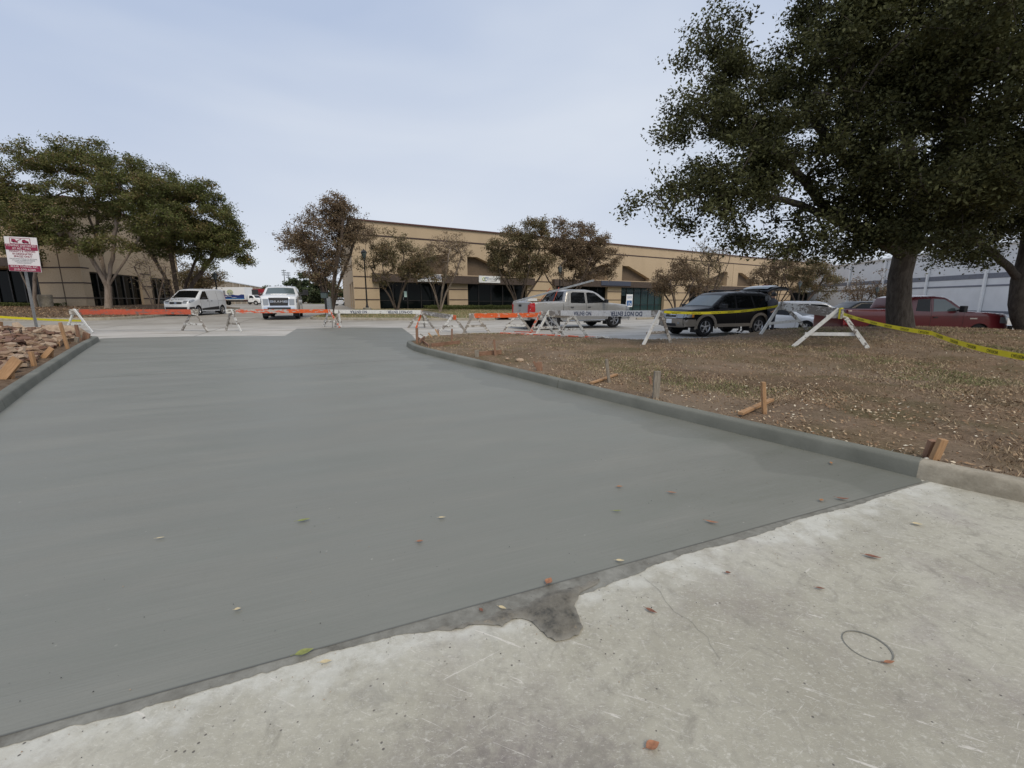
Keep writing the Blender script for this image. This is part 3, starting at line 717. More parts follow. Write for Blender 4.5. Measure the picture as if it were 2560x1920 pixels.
# piers and wall panels with reveals between the glazing
segs = []
edges = [0.0] + [x for g_ in gl for x in (g_[0], g_[1])] + [SEND]
for i in range(0, len(edges), 2):
    a, b = edges[i], edges[i + 1]
    for z_ in (3.92, 2.78, 1.62):
        if b - a > .5: MB().beam(O + E * (a + .03) + NR * .012 + Vector((0, 0, z_)), O + E * (b - .03) + NR * .012 + Vector((0, 0, z_)), .03, .10).build('reveal_band', 'bandm', bd, w=True)
random.seed(3)
for gi in range(4):            # header beams across each pair of openings
    a, b = gl[2 * gi][0] - .7, gl[2 * gi + 1][1] + .8; z1 = gl[2 * gi][3]
    MB().beam(O + E * a + NR * .28 + Vector((0, 0, z1 + .40)), O + E * b + NR * .28 + Vector((0, 0, z1 + .40)), .54, .84).build('header_beam', 'brown', bd, w=True)
for sa, sb, z0, z1 in gl:
    w_ = MB().box(((sa + sb) / 2, 0, (z0 + z1) / 2), (sb - sa, .03, z1 - z0))
    vs = [O + E * p[0] - NR * .55 + NR * (-p[1]) + Vector((0, 0, p[2])) for p in w_.v]
    win = MB(); win.v = [tuple(p) for p in vs]; win.f = w_.f
    win = win.build('window', 'glassg' if (sa > 36 and sa < 45) else 'glass', bd, w=True)
    fr = MB(); n = max(3, round((sb - sa) / 1.55))
    for i in range(n + 1):
        p = O + E * (sa + (sb - sa) * i / n) - NR * .50; fr.beam(p + Vector((0, 0, z0)), p + Vector((0, 0, z1)), .07, .10, up=tuple(E))
    for z_ in (z0 + .04, z0 + .95, z1 - .04): fr.beam(O + E * sa - NR * .505 + Vector((0, 0, z_)), O + E * sb - NR * .505 + Vector((0, 0, z_)), .08, .06)
    fr.build('window_frame', 'mull', win, w=True)
for sx_ in (S(1003), S(1405), S(1565)):
    p = O + E * sx_ - NR * .47; z0 = gz(sx_) + .12
    dr = MB(); dr.box((0, 0, 1.1), (1.0, .05, 2.2)); d_ = MB(); d_.v = [tuple(p + E * q[0] + NR * q[1] + Vector((0, 0, z0 + q[2]))) for q in dr.v]; d_.f = dr.f
    dd = d_.build('door', 'glass', bd, w=True)
    h_ = MB(); h_.tube([p + E * .38 + NR * .07 + Vector((0, 0, z0 + .95)), p + E * .38 + NR * .07 + Vector((0, 0, z0 + 1.25))], .02); h_.build('handle', 'alu', dd, w=True)
for hp in sh:
    (a, z0), (b, _), (_, z1), _ = hp
    m_ = MB(); m_.add([O + SD * s - SNR * .3 + Vector((0, 0, z)) for s, z in hp], [(0, 1, 2, 3)]); wi = m_.build('window', 'glass', bd, w=True)
    f_ = MB()
    for s in (a, (a + b) / 2, b): MB().beam(O + SD * s - SNR * .25 + Vector((0, 0, z0)), O + SD * s - SNR * .25 + Vector((0, 0, z1)), .07, .07, up=tuple(SD)).build('mullion', 'mull', wi, w=True)
for sj in [S(q) for q in (922, 1146, 1354, 1450, 1535, 1688, 1826, 1950, 2038, 2122)]:
    MB().beam(O + E * sj + NR * .006 + Vector((0, 0, 4.0 if sj > 1 else 1)), O + E * sj + NR * .006 + Vector((0, 0, 7.9)), .035, .02, up=tuple(NR)).build('panel_joint', 'recess', bd, w=True)
# small notice on the glass
sN = S(1016); p = O + E * sN - NR * .5; 
q_ = [p + E * a + NR * .02 + Vector((0, 0, 1.9 + b)) for a, b in ((-.25, 0), (.25, 0), (.25, .62), (-.25, .62))]
tag(MB().add(q_, [(0, 1, 2, 3)]).build('notice', plain('pale_notice', (.45, .62, .60), .6), None), 'small pale green notice stuck on the dark glass of the first entrance', 'notice')
def wallsign(name, label, pa, pb, zc, hgt, off=.60):
    sa, sb = S(pa), S(pb); c = O + E * (sa + sb) / 2 + NR * off + Vector((0, 0, zc))
    r = empty(name, label, 'sign', c, math.atan2(E.y, E.x))
    MB().box((0, 0, 0), (sb - sa, .08, hgt)).build('sign_panel', 'white', r, bevel=.01)
    return r, c, sb - sa
r, c, w_ = wallsign('tenant_sign', 'white tenant sign with a green and blue lettered logo and the word ODYSSEY', 1192, 1244, 3.98, .78)
fx = Matrix.Rotation(R(90), 4, 'X')
def put(par, body, x, z, size, mat, sx=1.0): return text('lettering', body, size, mat, par, Matrix.Translation((x, -.05, z)) @ fx, .004, w=False, sx=sx)
MAT['lime'] = plain('lime_print', (.42, .50, .06), .6); MAT['royal'] = plain('royal_print', (.03, .12, .32), .6); MAT['greyp'] = plain('grey_print', (.22, .23, .25), .6)
for x, mt_, a0 in ((-.80, 'lime', 0), (-.52, 'royal', 40)):
    m_ = MB(); m_.tube([(x + .17 * math.cos(R(t)), -.05, .02 + .17 * math.sin(R(t))) for t in range(a0, a0 + (361 if a0 == 0 else 280), 20)], .035, 6); m_.build('logo_ring', mt_, r)
put(r, 'T', -.26, .02, .48, 'royal'); put(r, 'ODYSSEY', .48, .03, .30, 'greyp'); put(r, 'COMMUNITY SERVICES', .48, -.20, .075, 'greyp')
r, c, w_ = wallsign('tenant_sign', 'white tenant banner printed with a row of blue and grey pictures over the first entrance', 1041, 1100, 3.95, .80)
MAT['photo1'] = M('banner_print'); mm_ = MAT['photo1']; p = mm_.pos(scale=(1, 1, 1)); MAT['photo1'] = mm_.done(mm_.ramp(mm_.noise(p, 7, 4, .7), [(.35, (.05, .06, .12)), (.48, (.25, .30, .42)), (.56, (.6, .62, .66)), (.66, (.35, .28, .3))]), .5)
for i in range(4): MB().box((-w_ / 2 + w_ * (i + .5) / 4, -.045, .1), (w_ / 4 - .06, .01, .46)).build('printed_picture', 'photo1', r)
m_ = MB(); m_.prism([(x * .19, z * .19 + .08) for x, z in ((0, 1), (.25, .3), (1, .3), (.4, -.15), (.6, -.9), (0, -.4), (-.6, -.9), (-.4, -.15), (-1, .3), (-.25, .3))], -.06, -.052); m_.build('star', 'white', r)
for i in range(14): MB().box((-w_ / 2 + .2 + i * .16, -.045, -.28), (.11, .01, .07)).build('printed_word', 'greyp', r)
r, c, w_ = wallsign('tenant_sign', 'faded navy tenant sign strip on the header beam behind the silver pickup', 1494, 1567, 3.95, .66)
r.children[0].data.materials.clear(); r.children[0].data.materials.append(plain('faded_navy', (.055, .065, .10), .6))
r, c, w_ = wallsign('tenant_sign', 'white lightbox tenant sign left of the last pier of the tan building', 1993, 2030, 3.75, .95)
put(r, 'SERVICES', 0, 0, .45, 'greyp')
r, c, w_ = wallsign('tenant_sign', 'white lightbox tenant sign right of the last pier of the tan building', 2053, 2091, 3.75, .95)
put(r, 'SUPPLY CO', 0, 0, .45, 'greyp')

# ---- left building
lb = empty('office_building', 'tan office building behind the left trees with a dark entrance and banded panels', 'building', (-32.8, 34, .8))
O1 = Vector((-60, 34.6, 0)); E1 = (Vector((-32.9, 34.0, 0)) - O1); L1 = E1.length; E1.normalize(); N1 = Vector((E1.y, -E1.x, 0))
O2 = Vector((-32.9, 34.0, 0)); E2 = Vector((-.27, 1, 0)).normalized(); N2 = Vector((E2.y, -E2.x, 0))
def S1(px, O_=O1, E_=E1, lim=60):
    k = (px - 1280) / F * math.cos(PITCH); a, b = -5, lim
    f = lambda t: (O_.x + E_.x * t) - k * (O_.y + E_.y * t)
    for _ in range(50):
        m_ = (a + b) / 2
        if f(m_) < 0: a = m_
        else: b = m_
    return a
GB = .62
ent = (S1(-60), S1(106)); W1H = [rectp(ent[0] - 4, ent[1], GB, 4.0)]
mb = MB(); wallmesh(mb, O1, E1, N1, rectp(0, L1, -.2, 9.0), W1H, 2.2)
ya = lambda px: None
def S2(px):
    k = (px - 1280) / F * math.cos(PITCH); best = 0; bd_ = 9
    for i in range(0, 3000):
        t = i * .01; d = abs((O2.x + E2.x * t) / (O2.y + E2.y * t) - k)
        if d < bd_: bd_ = d; best = t
    return best
w2 = [(S2(236), S2(360)), (S2(384), S2(436))]
W2H = [rectp(a, b, GB + .12, 3.75) for a, b in w2]
wallmesh(mb, O2, E2, N2, rectp(0, 16, -.2, 9.0), W2H, .35)
mb.build('wall', 'tan', lb, w=True)
MB().add([O1 + Vector((0, 0, 8.9)), O2 + Vector((0, 0, 8.9)), O2 + E2 * 16 + Vector((0, 0, 8.9)), O1 + Vector((0, 16, 8.9))], [(0, 1, 2, 3)]).build('roof', 'brown', lb, w=True)
mb = MB(); mb.beam(O1 + Vector((0, 0, 9.05)), O2 + Vector((0, 0, 9.05)), .34, .13); mb.beam(O2 + Vector((0, 0, 9.05)), O2 + E2 * 16 + Vector((0, 0, 9.05)), .35, .12); mb.build('coping', 'coping', lb, w=True)
# entrance glazing and canopy
p0 = O1 + E1 * (ent[0] - 4) - N1 * 2.1; p1 = O1 + E1 * ent[1] - N1 * 2.1
wi = MB().add([p0 + Vector((0, 0, GB)), p1 + Vector((0, 0, GB)), p1 + Vector((0, 0, 4)), p0 + Vector((0, 0, 4))], [(0, 1, 2, 3)]).build('window', 'glass', lb, w=True)
f_ = MB()
for i in range(9): q = p0.lerp(p1, i / 8) + N1 * .05; f_.beam(q + Vector((0, 0, GB)), q + Vector((0, 0, 4)), .1, .1, up=tuple(E1))
f_.build('window_frame', 'mull', wi, w=True)
MB().beam(O1 + E1 * (ent[0] - 4) + N1 * .2 + Vector((0, 0, 4.4)), O1 + E1 * (ent[1] + .6) + N1 * .2 + Vector((0, 0, 4.4)), .5, .62).build('header_beam', 'brown', lb, w=True)
for z_ in (1.72, 2.86, 4.0):
    MB().beam(O1 + E1 * (ent[1] + .02) + N1 * .012 + Vector((0, 0, z_)), O2 + N1 * .012 + Vector((0, 0, z_)), .03, .09).build('reveal_band', 'bandm', lb, w=True)
    MB().beam(O2 + N2 * .012 + Vector((0, 0, z_)), O2 + E2 * (w2[0][0] - .03) + N2 * .012 + Vector((0, 0, z_)), .03, .09).build('reveal_band', 'bandm', lb, w=True)
    MB().beam(O2 + E2 * (w2[0][1] + .03) + N2 * .012 + Vector((0, 0, z_)), O2 + E2 * (w2[1][0] - .03) + N2 * .012 + Vector((0, 0, z_)), .03, .09).build('reveal_band', 'bandm', lb, w=True)
pj = O1 + E1 * (L1 - 1.6) + N1 * .01
MB().beam(pj + Vector((0, 0, .3)), pj + Vector((0, 0, 8.9)), .07, .02, up=tuple(N1)).build('panel_joint', 'recess', lb, w=True)
for (a, b) in w2:
    wi = MB().add([O2 + E2 * s - N2 * .3 + Vector((0, 0, z)) for s, z in rectp(a, b, GB + .12, 3.75)], [(0, 1, 2, 3)]).build('window', 'glass', lb, w=True)
    f_ = MB(); n = max(2, round((b - a) / 1.3))
    for i in range(n + 1): q = O2 + E2 * (a + (b - a) * i / n) - N2 * .24; f_.beam(q + Vector((0, 0, GB + .12)), q + Vector((0, 0, 3.75)), .09, .12, up=tuple(E2))
    for z_ in (1.72, GB + .2, 3.7): f_.beam(O2 + E2 * a - N2 * .24 + Vector((0, 0, z_)), O2 + E2 * b - N2 * .24 + Vector((0, 0, z_)), .10, .08)
    f_.build('window_frame', 'mull', wi, w=True)

# ---- far warehouse seen between the left trees and the white pickup
wh = empty('warehouse', 'far pale tan warehouse with ribbed pilasters and white roof edge behind the box truck', 'building', P(480, 757, 74).to_tuple())
def hz(px, py, D): return P(px, py, D)
A = Vector((-58.3, 74, 0)); B = Vector((-112, 210.0, 0)); e3 = (B - A).normalized(); n3 = Vector((e3.y, -e3.x, 0)); L3 = (B - A).length
ZT = 1.5 + 66 / F * 74
mb = MB(); wallmesh(mb, A, e3, n3, rectp(0, L3, -.5, 6.4), [], 0)
mb.build('wall', 'tan_far', wh, w=True)
mb = MB(); f3 = Vector((-1, 0, 0)); wallmesh(mb, A + f3 * 30, -f3, Vector((0, -1, 0)), rectp(0, 30, -.5, 6.4), [], 0); mb.build('end_wall', 'tan_far', wh, w=True)
MB().beam(A + Vector((0, 0, 6.5)), B + Vector((0, 0, 6.5)), .5, .22).build('roof_edge', 'white', wh, w=True)
MB().add([A + Vector((0, 0, 6.38)), B + Vector((0, 0, 6.38)), B + Vector((-30, 0, 6.38)), A + Vector((-30, 0, 6.38))], [(0, 1, 2, 3)]).build('roof', 'white', wh, w=True)
MAT['cream'] = plain('cream_pilaster', (.60, .52, .42), .85)
for i in range(17):
    p = A + e3 * (i * 8.7) + n3 * .16; MB().beam(p + Vector((0, 0, -.4)), p + Vector((0, 0, 6.36)), .55, .3, up=tuple(n3)).build('pilaster', 'cream', wh, w=True)
    p = A + e3 * (i * 8.7 + 4.3) + n3 * .04
    if i < 16: MB().beam(p - e3 * 1.6 + Vector((0, 0, 3.0)), p + e3 * 1.6 + Vector((0, 0, 3.0)), .06, .7).build('window', 'mull', wh, w=True)

# ---- white warehouse on the right
ww = empty('warehouse', 'large white warehouse with dark horizontal stripes behind the red pickup', 'building', (60, 78, -.4))
A = Vector((64.5, 98, 0)); B = Vector((58, 46, 0)); e4 = (B - A).normalized(); n4 = Vector((-1, .12, 0)).normalized(); L4 = (B - A).length
ZW = 8.2
mb = MB(); wallmesh(mb, A, e4, n4, rectp(-22, L4, -1.2, ZW), [], 0); mb.build('wall', 'whitewall', ww, w=True)
mb = MB(); wallmesh(mb, B, Vector((1, 0, 0)), Vector((0, -1, 0)), rectp(0, 40, -1.2, ZW), [], 0); mb.build('end_wall', 'whitewall', ww, w=True)
MB().beam(A - e4 * 22 + n4 * .05 + Vector((0, 0, ZW + .06)), B + n4 * .05 + Vector((0, 0, ZW + .06)), .5, .22).build('roof_edge', 'white', ww, w=True)
MB().add([A - e4 * 22 + Vector((0, 0, ZW - .1)), B + Vector((0, 0, ZW - .1)), B + Vector((40, 0, ZW - .1)), A - e4 * 22 + Vector((40, 0, ZW - .1))], [(0, 1, 2, 3)]).build('roof', 'whitewall', ww, w=True)
for z_, t_, mt_ in ((4.55, .62, 'darkband'), (3.35, .22, 'darkband'), (.1, .35, 'darkband')):
    MB().beam(A - e4 * 22 + n4 * .015 + Vector((0, 0, z_)), B + n4 * .015 + Vector((0, 0, z_)), .04, t_).build('stripe', mt_, ww, w=True)
for i in range(9):
    p = A + e4 * (-20 + i * 9) + n4 * .18; MB().beam(p + Vector((0, 0, -1)), p + Vector((0, 0, ZW - .06)), .26, .24, up=tuple(n4)).build('pilaster', 'white', ww, w=True)
p = A + e4 * 22 - Vector((-3, 0, 0)); m_ = MB(); m_.tube([p + Vector((0, 0, ZW - .1)), p + Vector((0, 0, ZW + 1.0))], .12); m_.box(p + Vector((0, 0, ZW + 1.05)), (.5, .5, .25)); m_.build('roof_vent', 'steel', ww, w=True)
# ================================================================ TREES
def tree(name, label, base, limbs, blobs, ntips, nleaf, lsize, leafmat, bark, r0, seed, group=None, rtip=.006, sig=.22, cat='tree', hang=0.0, step=.45, trunkname='trunk', wisp=.10, clump=.30, per=9):
    rng = np.random.RandomState(seed); base = Vector(base)
    root = empty(name, label, cat, base, 0, group)
    nodes = [np.array(base)]; par = [-1]
    def grow(i0, pts):
        i = i0
        for p in pts:
            a = nodes[i]; p = np.array(p, float); n = max(1, int(np.linalg.norm(p - a) / step))
            for k in range(1, n + 1):
                q = a + (p - a) * k / n + (rng.randn(3) * .035 * step if k < n else 0); nodes.append(q); par.append(i); i = len(nodes) - 1
        return i
    for l in limbs:
        A = np.array(nodes); i0 = int(np.argmin(np.linalg.norm(A - np.array(l[0]), axis=1))); grow(i0, [Vector(q) for q in l[1:]] if len(nodes) > 1 or True else l)
    nlimb = len(nodes)
    wsum = np.array([b[2] if len(b) > 2 else 1.0 for b in blobs], float)
    vol = np.array([np.prod(np.array(b[1]) if not np.isscalar(b[1]) else [b[1]] * 3) ** .8 for b in blobs]) * wsum; vol /= vol.sum()
    tips = []
    for i in rng.choice(len(blobs), max(8, ntips // per), p=vol):
        c = np.array(blobs[i][0]); r = blobs[i][1]; r = np.array([r] * 3 if np.isscalar(r) else r)
        d = rng.randn(3); d /= np.linalg.norm(d); u = rng.rand() ** (1 / 2.6)
        if rng.rand() < wisp: u *= 1.1 + .35 * rng.rand(); d[2] = abs(d[2]) if rng.rand() < .6 else d[2]
        q = c + d * r * u; tips += [q + rng.randn(3) * clump * np.array([1, 1, .6]) for _ in range(per)]
    tips = np.array(tips)
    A = np.array(nodes[1:] if len(nodes) > 1 else nodes)
    dist = np.array([np.min(np.linalg.norm(A - t, axis=1)) for t in tips]); order = np.argsort(dist)
    cap = len(nodes) + ntips * 40; N = np.zeros((cap, 3)); N[:len(nodes)] = nodes; cnt = len(nodes)
    PR = list(par); start = max(1, int(nlimb * .12)) if len(limbs) else 0; tipidx = []
    for t in tips[order]:
        d = np.linalg.norm(N[start:cnt] - t, axis=1); below = N[start:cnt, 2] > t[2] + .6
        i = start + int(np.argmin(d + below * .5)); L_ = np.linalg.norm(t - N[i]); n = max(1, int(L_ / step))
        if cnt + n + 2 > cap: break
        a = N[i].copy(); side = rng.randn(3) * L_ * .09; side[2] += L_ * .05
        for k in range(1, n + 1):
            u = k / n; q = a + (t - a) * u + side * math.sin(math.pi * u) + (rng.randn(3) * .05 * step * 2 if k < n else 0)
            N[cnt] = q; PR.append(i); i = cnt; cnt += 1
        tipidx.append(i)
    # radii by the number of tips carried
    load = np.zeros(cnt); load[tipidx] += 1
    for i in range(cnt - 1, 0, -1):
        if load[i] == 0: load[i] = .5
        load[PR[i]] += load[i]
    ex = math.log(r0 / rtip) / math.log(max(2, load[0])); rad = rtip * np.maximum(load, 1) ** ex
    kids = [[] for _ in range(cnt)]
    for i in range(1, cnt): kids[PR[i]].append(i)
    mb = MB(); stack = [(None, 0)]; 
    while stack:
        p, i = stack.pop(); chain = ([p] if p is not None else []) + [i]
        while kids[i]:
            ks = sorted(kids[i], key=lambda k: -load[k]); 
            for k in ks[1:]: stack.append((i, k))
            i = ks[0]; chain.append(i)
        if len(chain) < 2: continue
        rr = [float(rad[k]) for k in chain]
        if p is not None: rr[0] = min(rr[0], rr[1] * 1.25)
        else: rr[0] *= 1.22; rr[1] *= 1.06
        mb.tube([N[k] for k in chain], rr, 10 if rr[1] > .12 else (6 if rr[1] > .04 else 3), cap=False)
    mb.build(trunkname, bark, root, w=True, smooth=True)
    # leaves
    if nleaf:
        T = N[tipidx]; Pp = N[[PR[k] for k in tipidx]]
        nb = rng.randint(0, len(T), nleaf); u = rng.rand(nleaf, 1)
        C = T[nb] + (Pp[nb] - T[nb]) * u * .8 + rng.randn(nleaf, 3) * sig * np.array([1, 1, .7])
        if hang: C[:, 2] -= np.abs(rng.randn(nleaf)) * hang
        me = leafmesh(C, lsize, rng, tint=rng.rand(nleaf) * .40 + .60 * rng.rand(len(T))[nb] ** 1.3)
        inv = mw(root).inverted(); me.transform(inv)
        link('crown', me, leafmat, root)
    return root
def leafmesh(C, size, rng, tint, up=.5, flat=0.0, asp=.55):
    n = len(C); nr = rng.randn(n, 3); nr[:, 2] = np.abs(nr[:, 2]) * (1 + up) + flat; nr /= np.linalg.norm(nr, axis=1)[:, None]
    a = rng.randn(n, 3); a -= nr * np.sum(a * nr, axis=1)[:, None]; a /= np.linalg.norm(a, axis=1)[:, None]; b = np.cross(nr, a)
    s = size * (.6 + .8 * rng.rand(n))[:, None]
    V = np.empty((n, 4, 3)); V[:, 0] = C - a * s * .5; V[:, 1] = C + b * s * asp * .5 + a * s * .08; V[:, 2] = C + a * s * .5 - nr * s * .1; V[:, 3] = C - b * s * asp * .5 + a * s * .08
    return quads(V.reshape(-1, 3), n, tint)
def quads(V, n, tint, k=4):
    me = bpy.data.meshes.new('leaves'); me.vertices.add(n * k); me.vertices.foreach_set('co', V.astype(np.float32).ravel())
    me.loops.add(n * k); me.loops.foreach_set('vertex_index', np.arange(n * k, dtype=np.int32))
    me.polygons.add(n); me.polygons.foreach_set('loop_start', np.arange(0, n * k, k, dtype=np.int32))
    me.update(calc_edges=True)
    at = me.attributes.new('tint', 'FLOAT', 'FACE'); at.data.foreach_set('value', np.asarray(tint, np.float32)); return me
def B(px, py, D, r, w=1.0, dz=None):
    """blob of crown seen at a pixel, r metres"""
    return (P(px, py, D), (r, r, (dz or r)), w)

# the big live oak on the mound
tb = XD(2252, 13.8, Hm); tb.z = Hm(tb.x, tb.y) - .05
D_ = 13.8
fork = P(2262, 640, D_)
limbs = [[tb, P(2246, 760, D_), P(2250, 690, D_), fork],
         [fork, P(2180, 590, 13), P(2080, 540, 12.2), P(1960, 500, 11.6), P(1830, 480, 11.4)],
         [fork, P(2200, 520, 13.4), P(2100, 380, 12.8), P(2000, 260, 12.8)],
         [fork, P(2290, 560, 14.2), P(2280, 400, 14.5), P(2230, 200, 14.5), P(2200, 20, 15)],
         [fork, P(2340, 590, 13.4), P(2430, 520, 12.4), P(2540, 440, 11.2), P(2660, 360, 10.5)],
         [fork, P(2310, 520, 13), P(2380, 330, 12), P(2440, 120, 11.8)],
         [P(2080, 540, 12.2), P(1980, 420, 12), P(1880, 330, 12.2), P(1800, 200, 12.8)]]
bl = [B(2230, 555, 11.6, .9, 1.2, .6), B(2130, 520, 11.5, 1.0, 1.2), B(2330, 520, 11.6, .9, 1.2, .7), B(2290, 490, 11, 1.2, 1.2), B(2420, 560, 12, .7, 1, .4), B(1632, 520, 11.6, .55, 1.6, .4), B(1690, 500, 11.6, .8, 1.8, .6), B(1750, 550, 11.6, .8, 1.8, .6), B(1850, 500, 11.6, 1.15, 1.4), B(1800, 605, 11.4, .6, 1.6, .45), B(1885, 610, 11.4, .6, 1.5, .5), B(1965, 630, 11.6, .6, 1.5, .4), B(2060, 635, 11.8, .6, 1.5, .35), B(2130, 630, 12, .5, 1.4, .3), B(1715, 420, 12, .95, 1.6), B(1800, 350, 12.3, 1.3, 1.4),
      B(1700, 320, 12.3, .65, 1.6), B(1755, 230, 12.8, .95, 1.6), B(1830, 130, 12.8, .75, 1, .9), B(1800, 75, 12.8, .35, 4, .7), B(1890, 240, 12.5, 1.4), B(1950, 400, 12, 1.5), B(1985, 560, 11.6, .95), B(2060, 150, 12.5, 1.5, 1), B(2100, 330, 11.6, 1.9),
      B(2080, 560, 11.8, 1.0), B(2130, 30, 12.5, 1.5), B(2040, 55, 12.8, .9), B(2250, 180, 11.5, 2.2), B(2240, 420, 11.4, 1.7), B(2180, 560, 11.8, .8), B(2390, 80, 11.3, 2.4), B(2400, 330, 10.6, 2.1), B(2510, 230, 10.2, 2.2), B(2420, 500, 11.2, 1.2),
      B(2540, 430, 11, 1.5), B(2330, -60, 12, 2.5), B(2550, 20, 11, 2.4), B(2330, 540, 12.3, .7), B(2250, -150, 14, 2.8, .6), B(2450, -200, 13, 3, .5), B(2750, 200, 11, 2.5, .4), B(2720, -100, 13, 3, .4),
      B(2050, 300, 15.5, 2.0, .5), B(2250, 250, 16.5, 2.8, .5), B(2450, 350, 16, 2.4, .5), B(1920, 430, 14.2, 1.5, .5), B(2150, 480, 15.5, 1.4, .5), B(2380, 480, 15.5, 1.2, .5)]
tree('live_oak', 'huge dark live oak on the grass mound with a thick low forking trunk', tb, limbs, bl, 4600, 285000, .088, 'leaf_oak', 'bark_oak', .30, 11, rtip=.006, sig=.155, step=.5, wisp=.05, clump=.30, per=11)
# second oak at the right edge of the frame
t2 = XD(2570, 16.5, Hm); t2.z = Hm(t2.x, t2.y) - .05
limbs = [[t2, P(2545, 760, 16.5), P(2552, 700, 16.5)], [P(2552, 700, 16.5), P(2500, 650, 16.3), P(2440, 600, 16), P(2380, 560, 16)], [P(2552, 700, 16.5), P(2580, 560, 16.5), P(2560, 420, 17)], [P(2552, 700, 16.5), P(2640, 600, 16)]]
bl = [B(2400, 640, 16, .65, 1, .35), B(2455, 610, 16.2, .8, 1, .6), B(2350, 600, 16, .45, .7, .3), B(2520, 530, 16.5, 1.3), B(2540, 440, 17, 1.8), B(2430, 500, 17, 1.3), B(2545, 720, 17.5, .4, .8), B(2640, 480, 15, 1.8), B(2720, 430, 16, 3, .5)]
tree('live_oak', 'second live oak at the right edge of the frame leaning left behind the huge one', t2, limbs, bl, 1100, 60000, .10, 'leaf_oak', 'bark_oak', .28, 12, rtip=.008, sig=.2)
t2 = XD(2850, 12, Hm)

def multi(px, D, h, spread, n, h0=.9, hf=H, seed=0, lean=0):
    """vase of slender stems from one foot"""
    rng = random.Random(seed); b = XD(px, D, hf); b.z = hf(b.x, b.y) - .03; l = []
    f = b + Vector((0, 0, h0 * .35))
    for i in range(n):
        a = 2 * math.pi * i / n + rng.uniform(-.4, .4); r = spread * rng.uniform(.6, 1.1); q = b + Vector((math.cos(a) * r * .3 + lean * .3, math.sin(a) * r * .3, h * .33)); q2 = b + Vector((math.cos(a) * r * .7 + lean * .7, math.sin(a) * r * .7, h * .62)); q3 = b + Vector((math.cos(a) * r + lean, math.sin(a) * r, h * .9))
        l.append([b, f + Vector((math.cos(a) * .08, math.sin(a) * .08, 0)), q, q2, q3])
    return b, l
gl_ = 'trees on the left mulch bed'
# big left tree: crown 0..420 px, trunk at px 270
D_ = 30.5
b, l = multi(272, D_, 7.2, 3.8, 6, 2.2, Hb, 1)
l = [[b, P(270, 700, D_)]] + [[P(270, 715, D_), P(x1, y1, D_ + dd), P(x2, y2, D_ + dd * 1.6)] for x1, y1, x2, y2, dd in ((225, 640, 150, 560, -.5), (250, 620, 200, 480, .6), (285, 610, 300, 460, 0), (320, 640, 380, 540, .6), (240, 600, 250, 420, 1))]
bl = [B(40, 490, 30, 1.9, 1, 1.5), B(100, 420, 31, 1.9, 1, 1.5), B(180, 400, 30.5, 2.2, 1, 1.3), B(270, 425, 31, 2.2, 1, 1.5), B(90, 540, 29.5, 2.0, 1, 1.4), B(200, 520, 30, 2.4, 1, 1.7), B(330, 480, 30, 2.1, 1, 1.7), B(20, 600, 30, 1.4, 1, .9), B(150, 600, 29, 1.4, 1, .8), B(320, 590, 29.5, 1.5, 1, 1.0), B(250, 620, 29.5, .9, 1, .6), B(-60, 500, 30, 2.0, .6), B(390, 560, 29.5, 1.3, 1, 1.2)]
tree('crape_myrtle', 'broad green tree with a pale forked trunk behind the left end of the orange barricade', b, l, bl, 2300, 95000, .125, 'leaf_green', 'bark_myrtle', .20, 21, gl_, rtip=.008, sig=.18)
b, l = multi(450, 34.5, 6.6, 3.4, 7, .5, Hb, 2)
bl = [B(400, 500, 33.5, 1.9, 1, 1.5), B(470, 480, 33.5, 1.9, 1, 1.4), B(540, 560, 33.5, 1.9, 1, 1.6), B(450, 580, 33.5, 2.0, 1, 1.5), B(580, 620, 33.5, 1.3, 1, 1.0), B(530, 660, 33.5, 1.1, 1, .5), B(610, 650, 33.5, .7, 1, .4), B(500, 600, 34.5, 1.9, 1, 1.5), B(400, 620, 33, 1.3, 1, .8), B(380, 570, 33, 1.2, 1, 1.2)]
tree('crape_myrtle', 'dense green tree on many dark stems just left of the white van', b, l, bl, 2300, 95000, .125, 'leaf_green', 'bark_dark', .24, 22, gl_, rtip=.008, sig=.18)
b, l = multi(505, 44, 4.6, 2, 6, .6, H, 3)
bl = [B(500, 690, 44, 1.4), B(530, 700, 44, 1.1), B(470, 700, 44, 1.3), B(505, 730, 44, 1.0)]
tree('crape_myrtle', 'small sparse olive tree beyond the white van in front of the far warehouse', b, l, bl, 500, 9000, .14, 'leaf_olive', 'bark_dark', .13, 23, gl_, rtip=.012, sig=.25)
b, l = multi(88, 31.5, 5, 1.2, 3, 1.6, Hb, 4, .4)
tree('crape_myrtle', 'thin pale trunk directly behind the towing sign beside the stone bin', b, l, [B(60, 600, 31.5, 1.0), B(110, 590, 31, 1.2)], 120, 3000, .15, 'leaf_green', 'bark_myrtle', .13, 24, gl_, rtip=.012)
b, l = multi(392, 28.6, 3.4, 1.0, 5, .5, Hb, 5)
tree('crape_myrtle', 'leafless twiggy shrub in front of the left building windows', b, l, [B(392, 690, 28.6, 1.3), B(370, 670, 28.6, .9), B(410, 720, 28.6, .7)], 260, 500, .10, 'leaf_olive', 'bark_dark', .07, 25, gl_, rtip=.007)

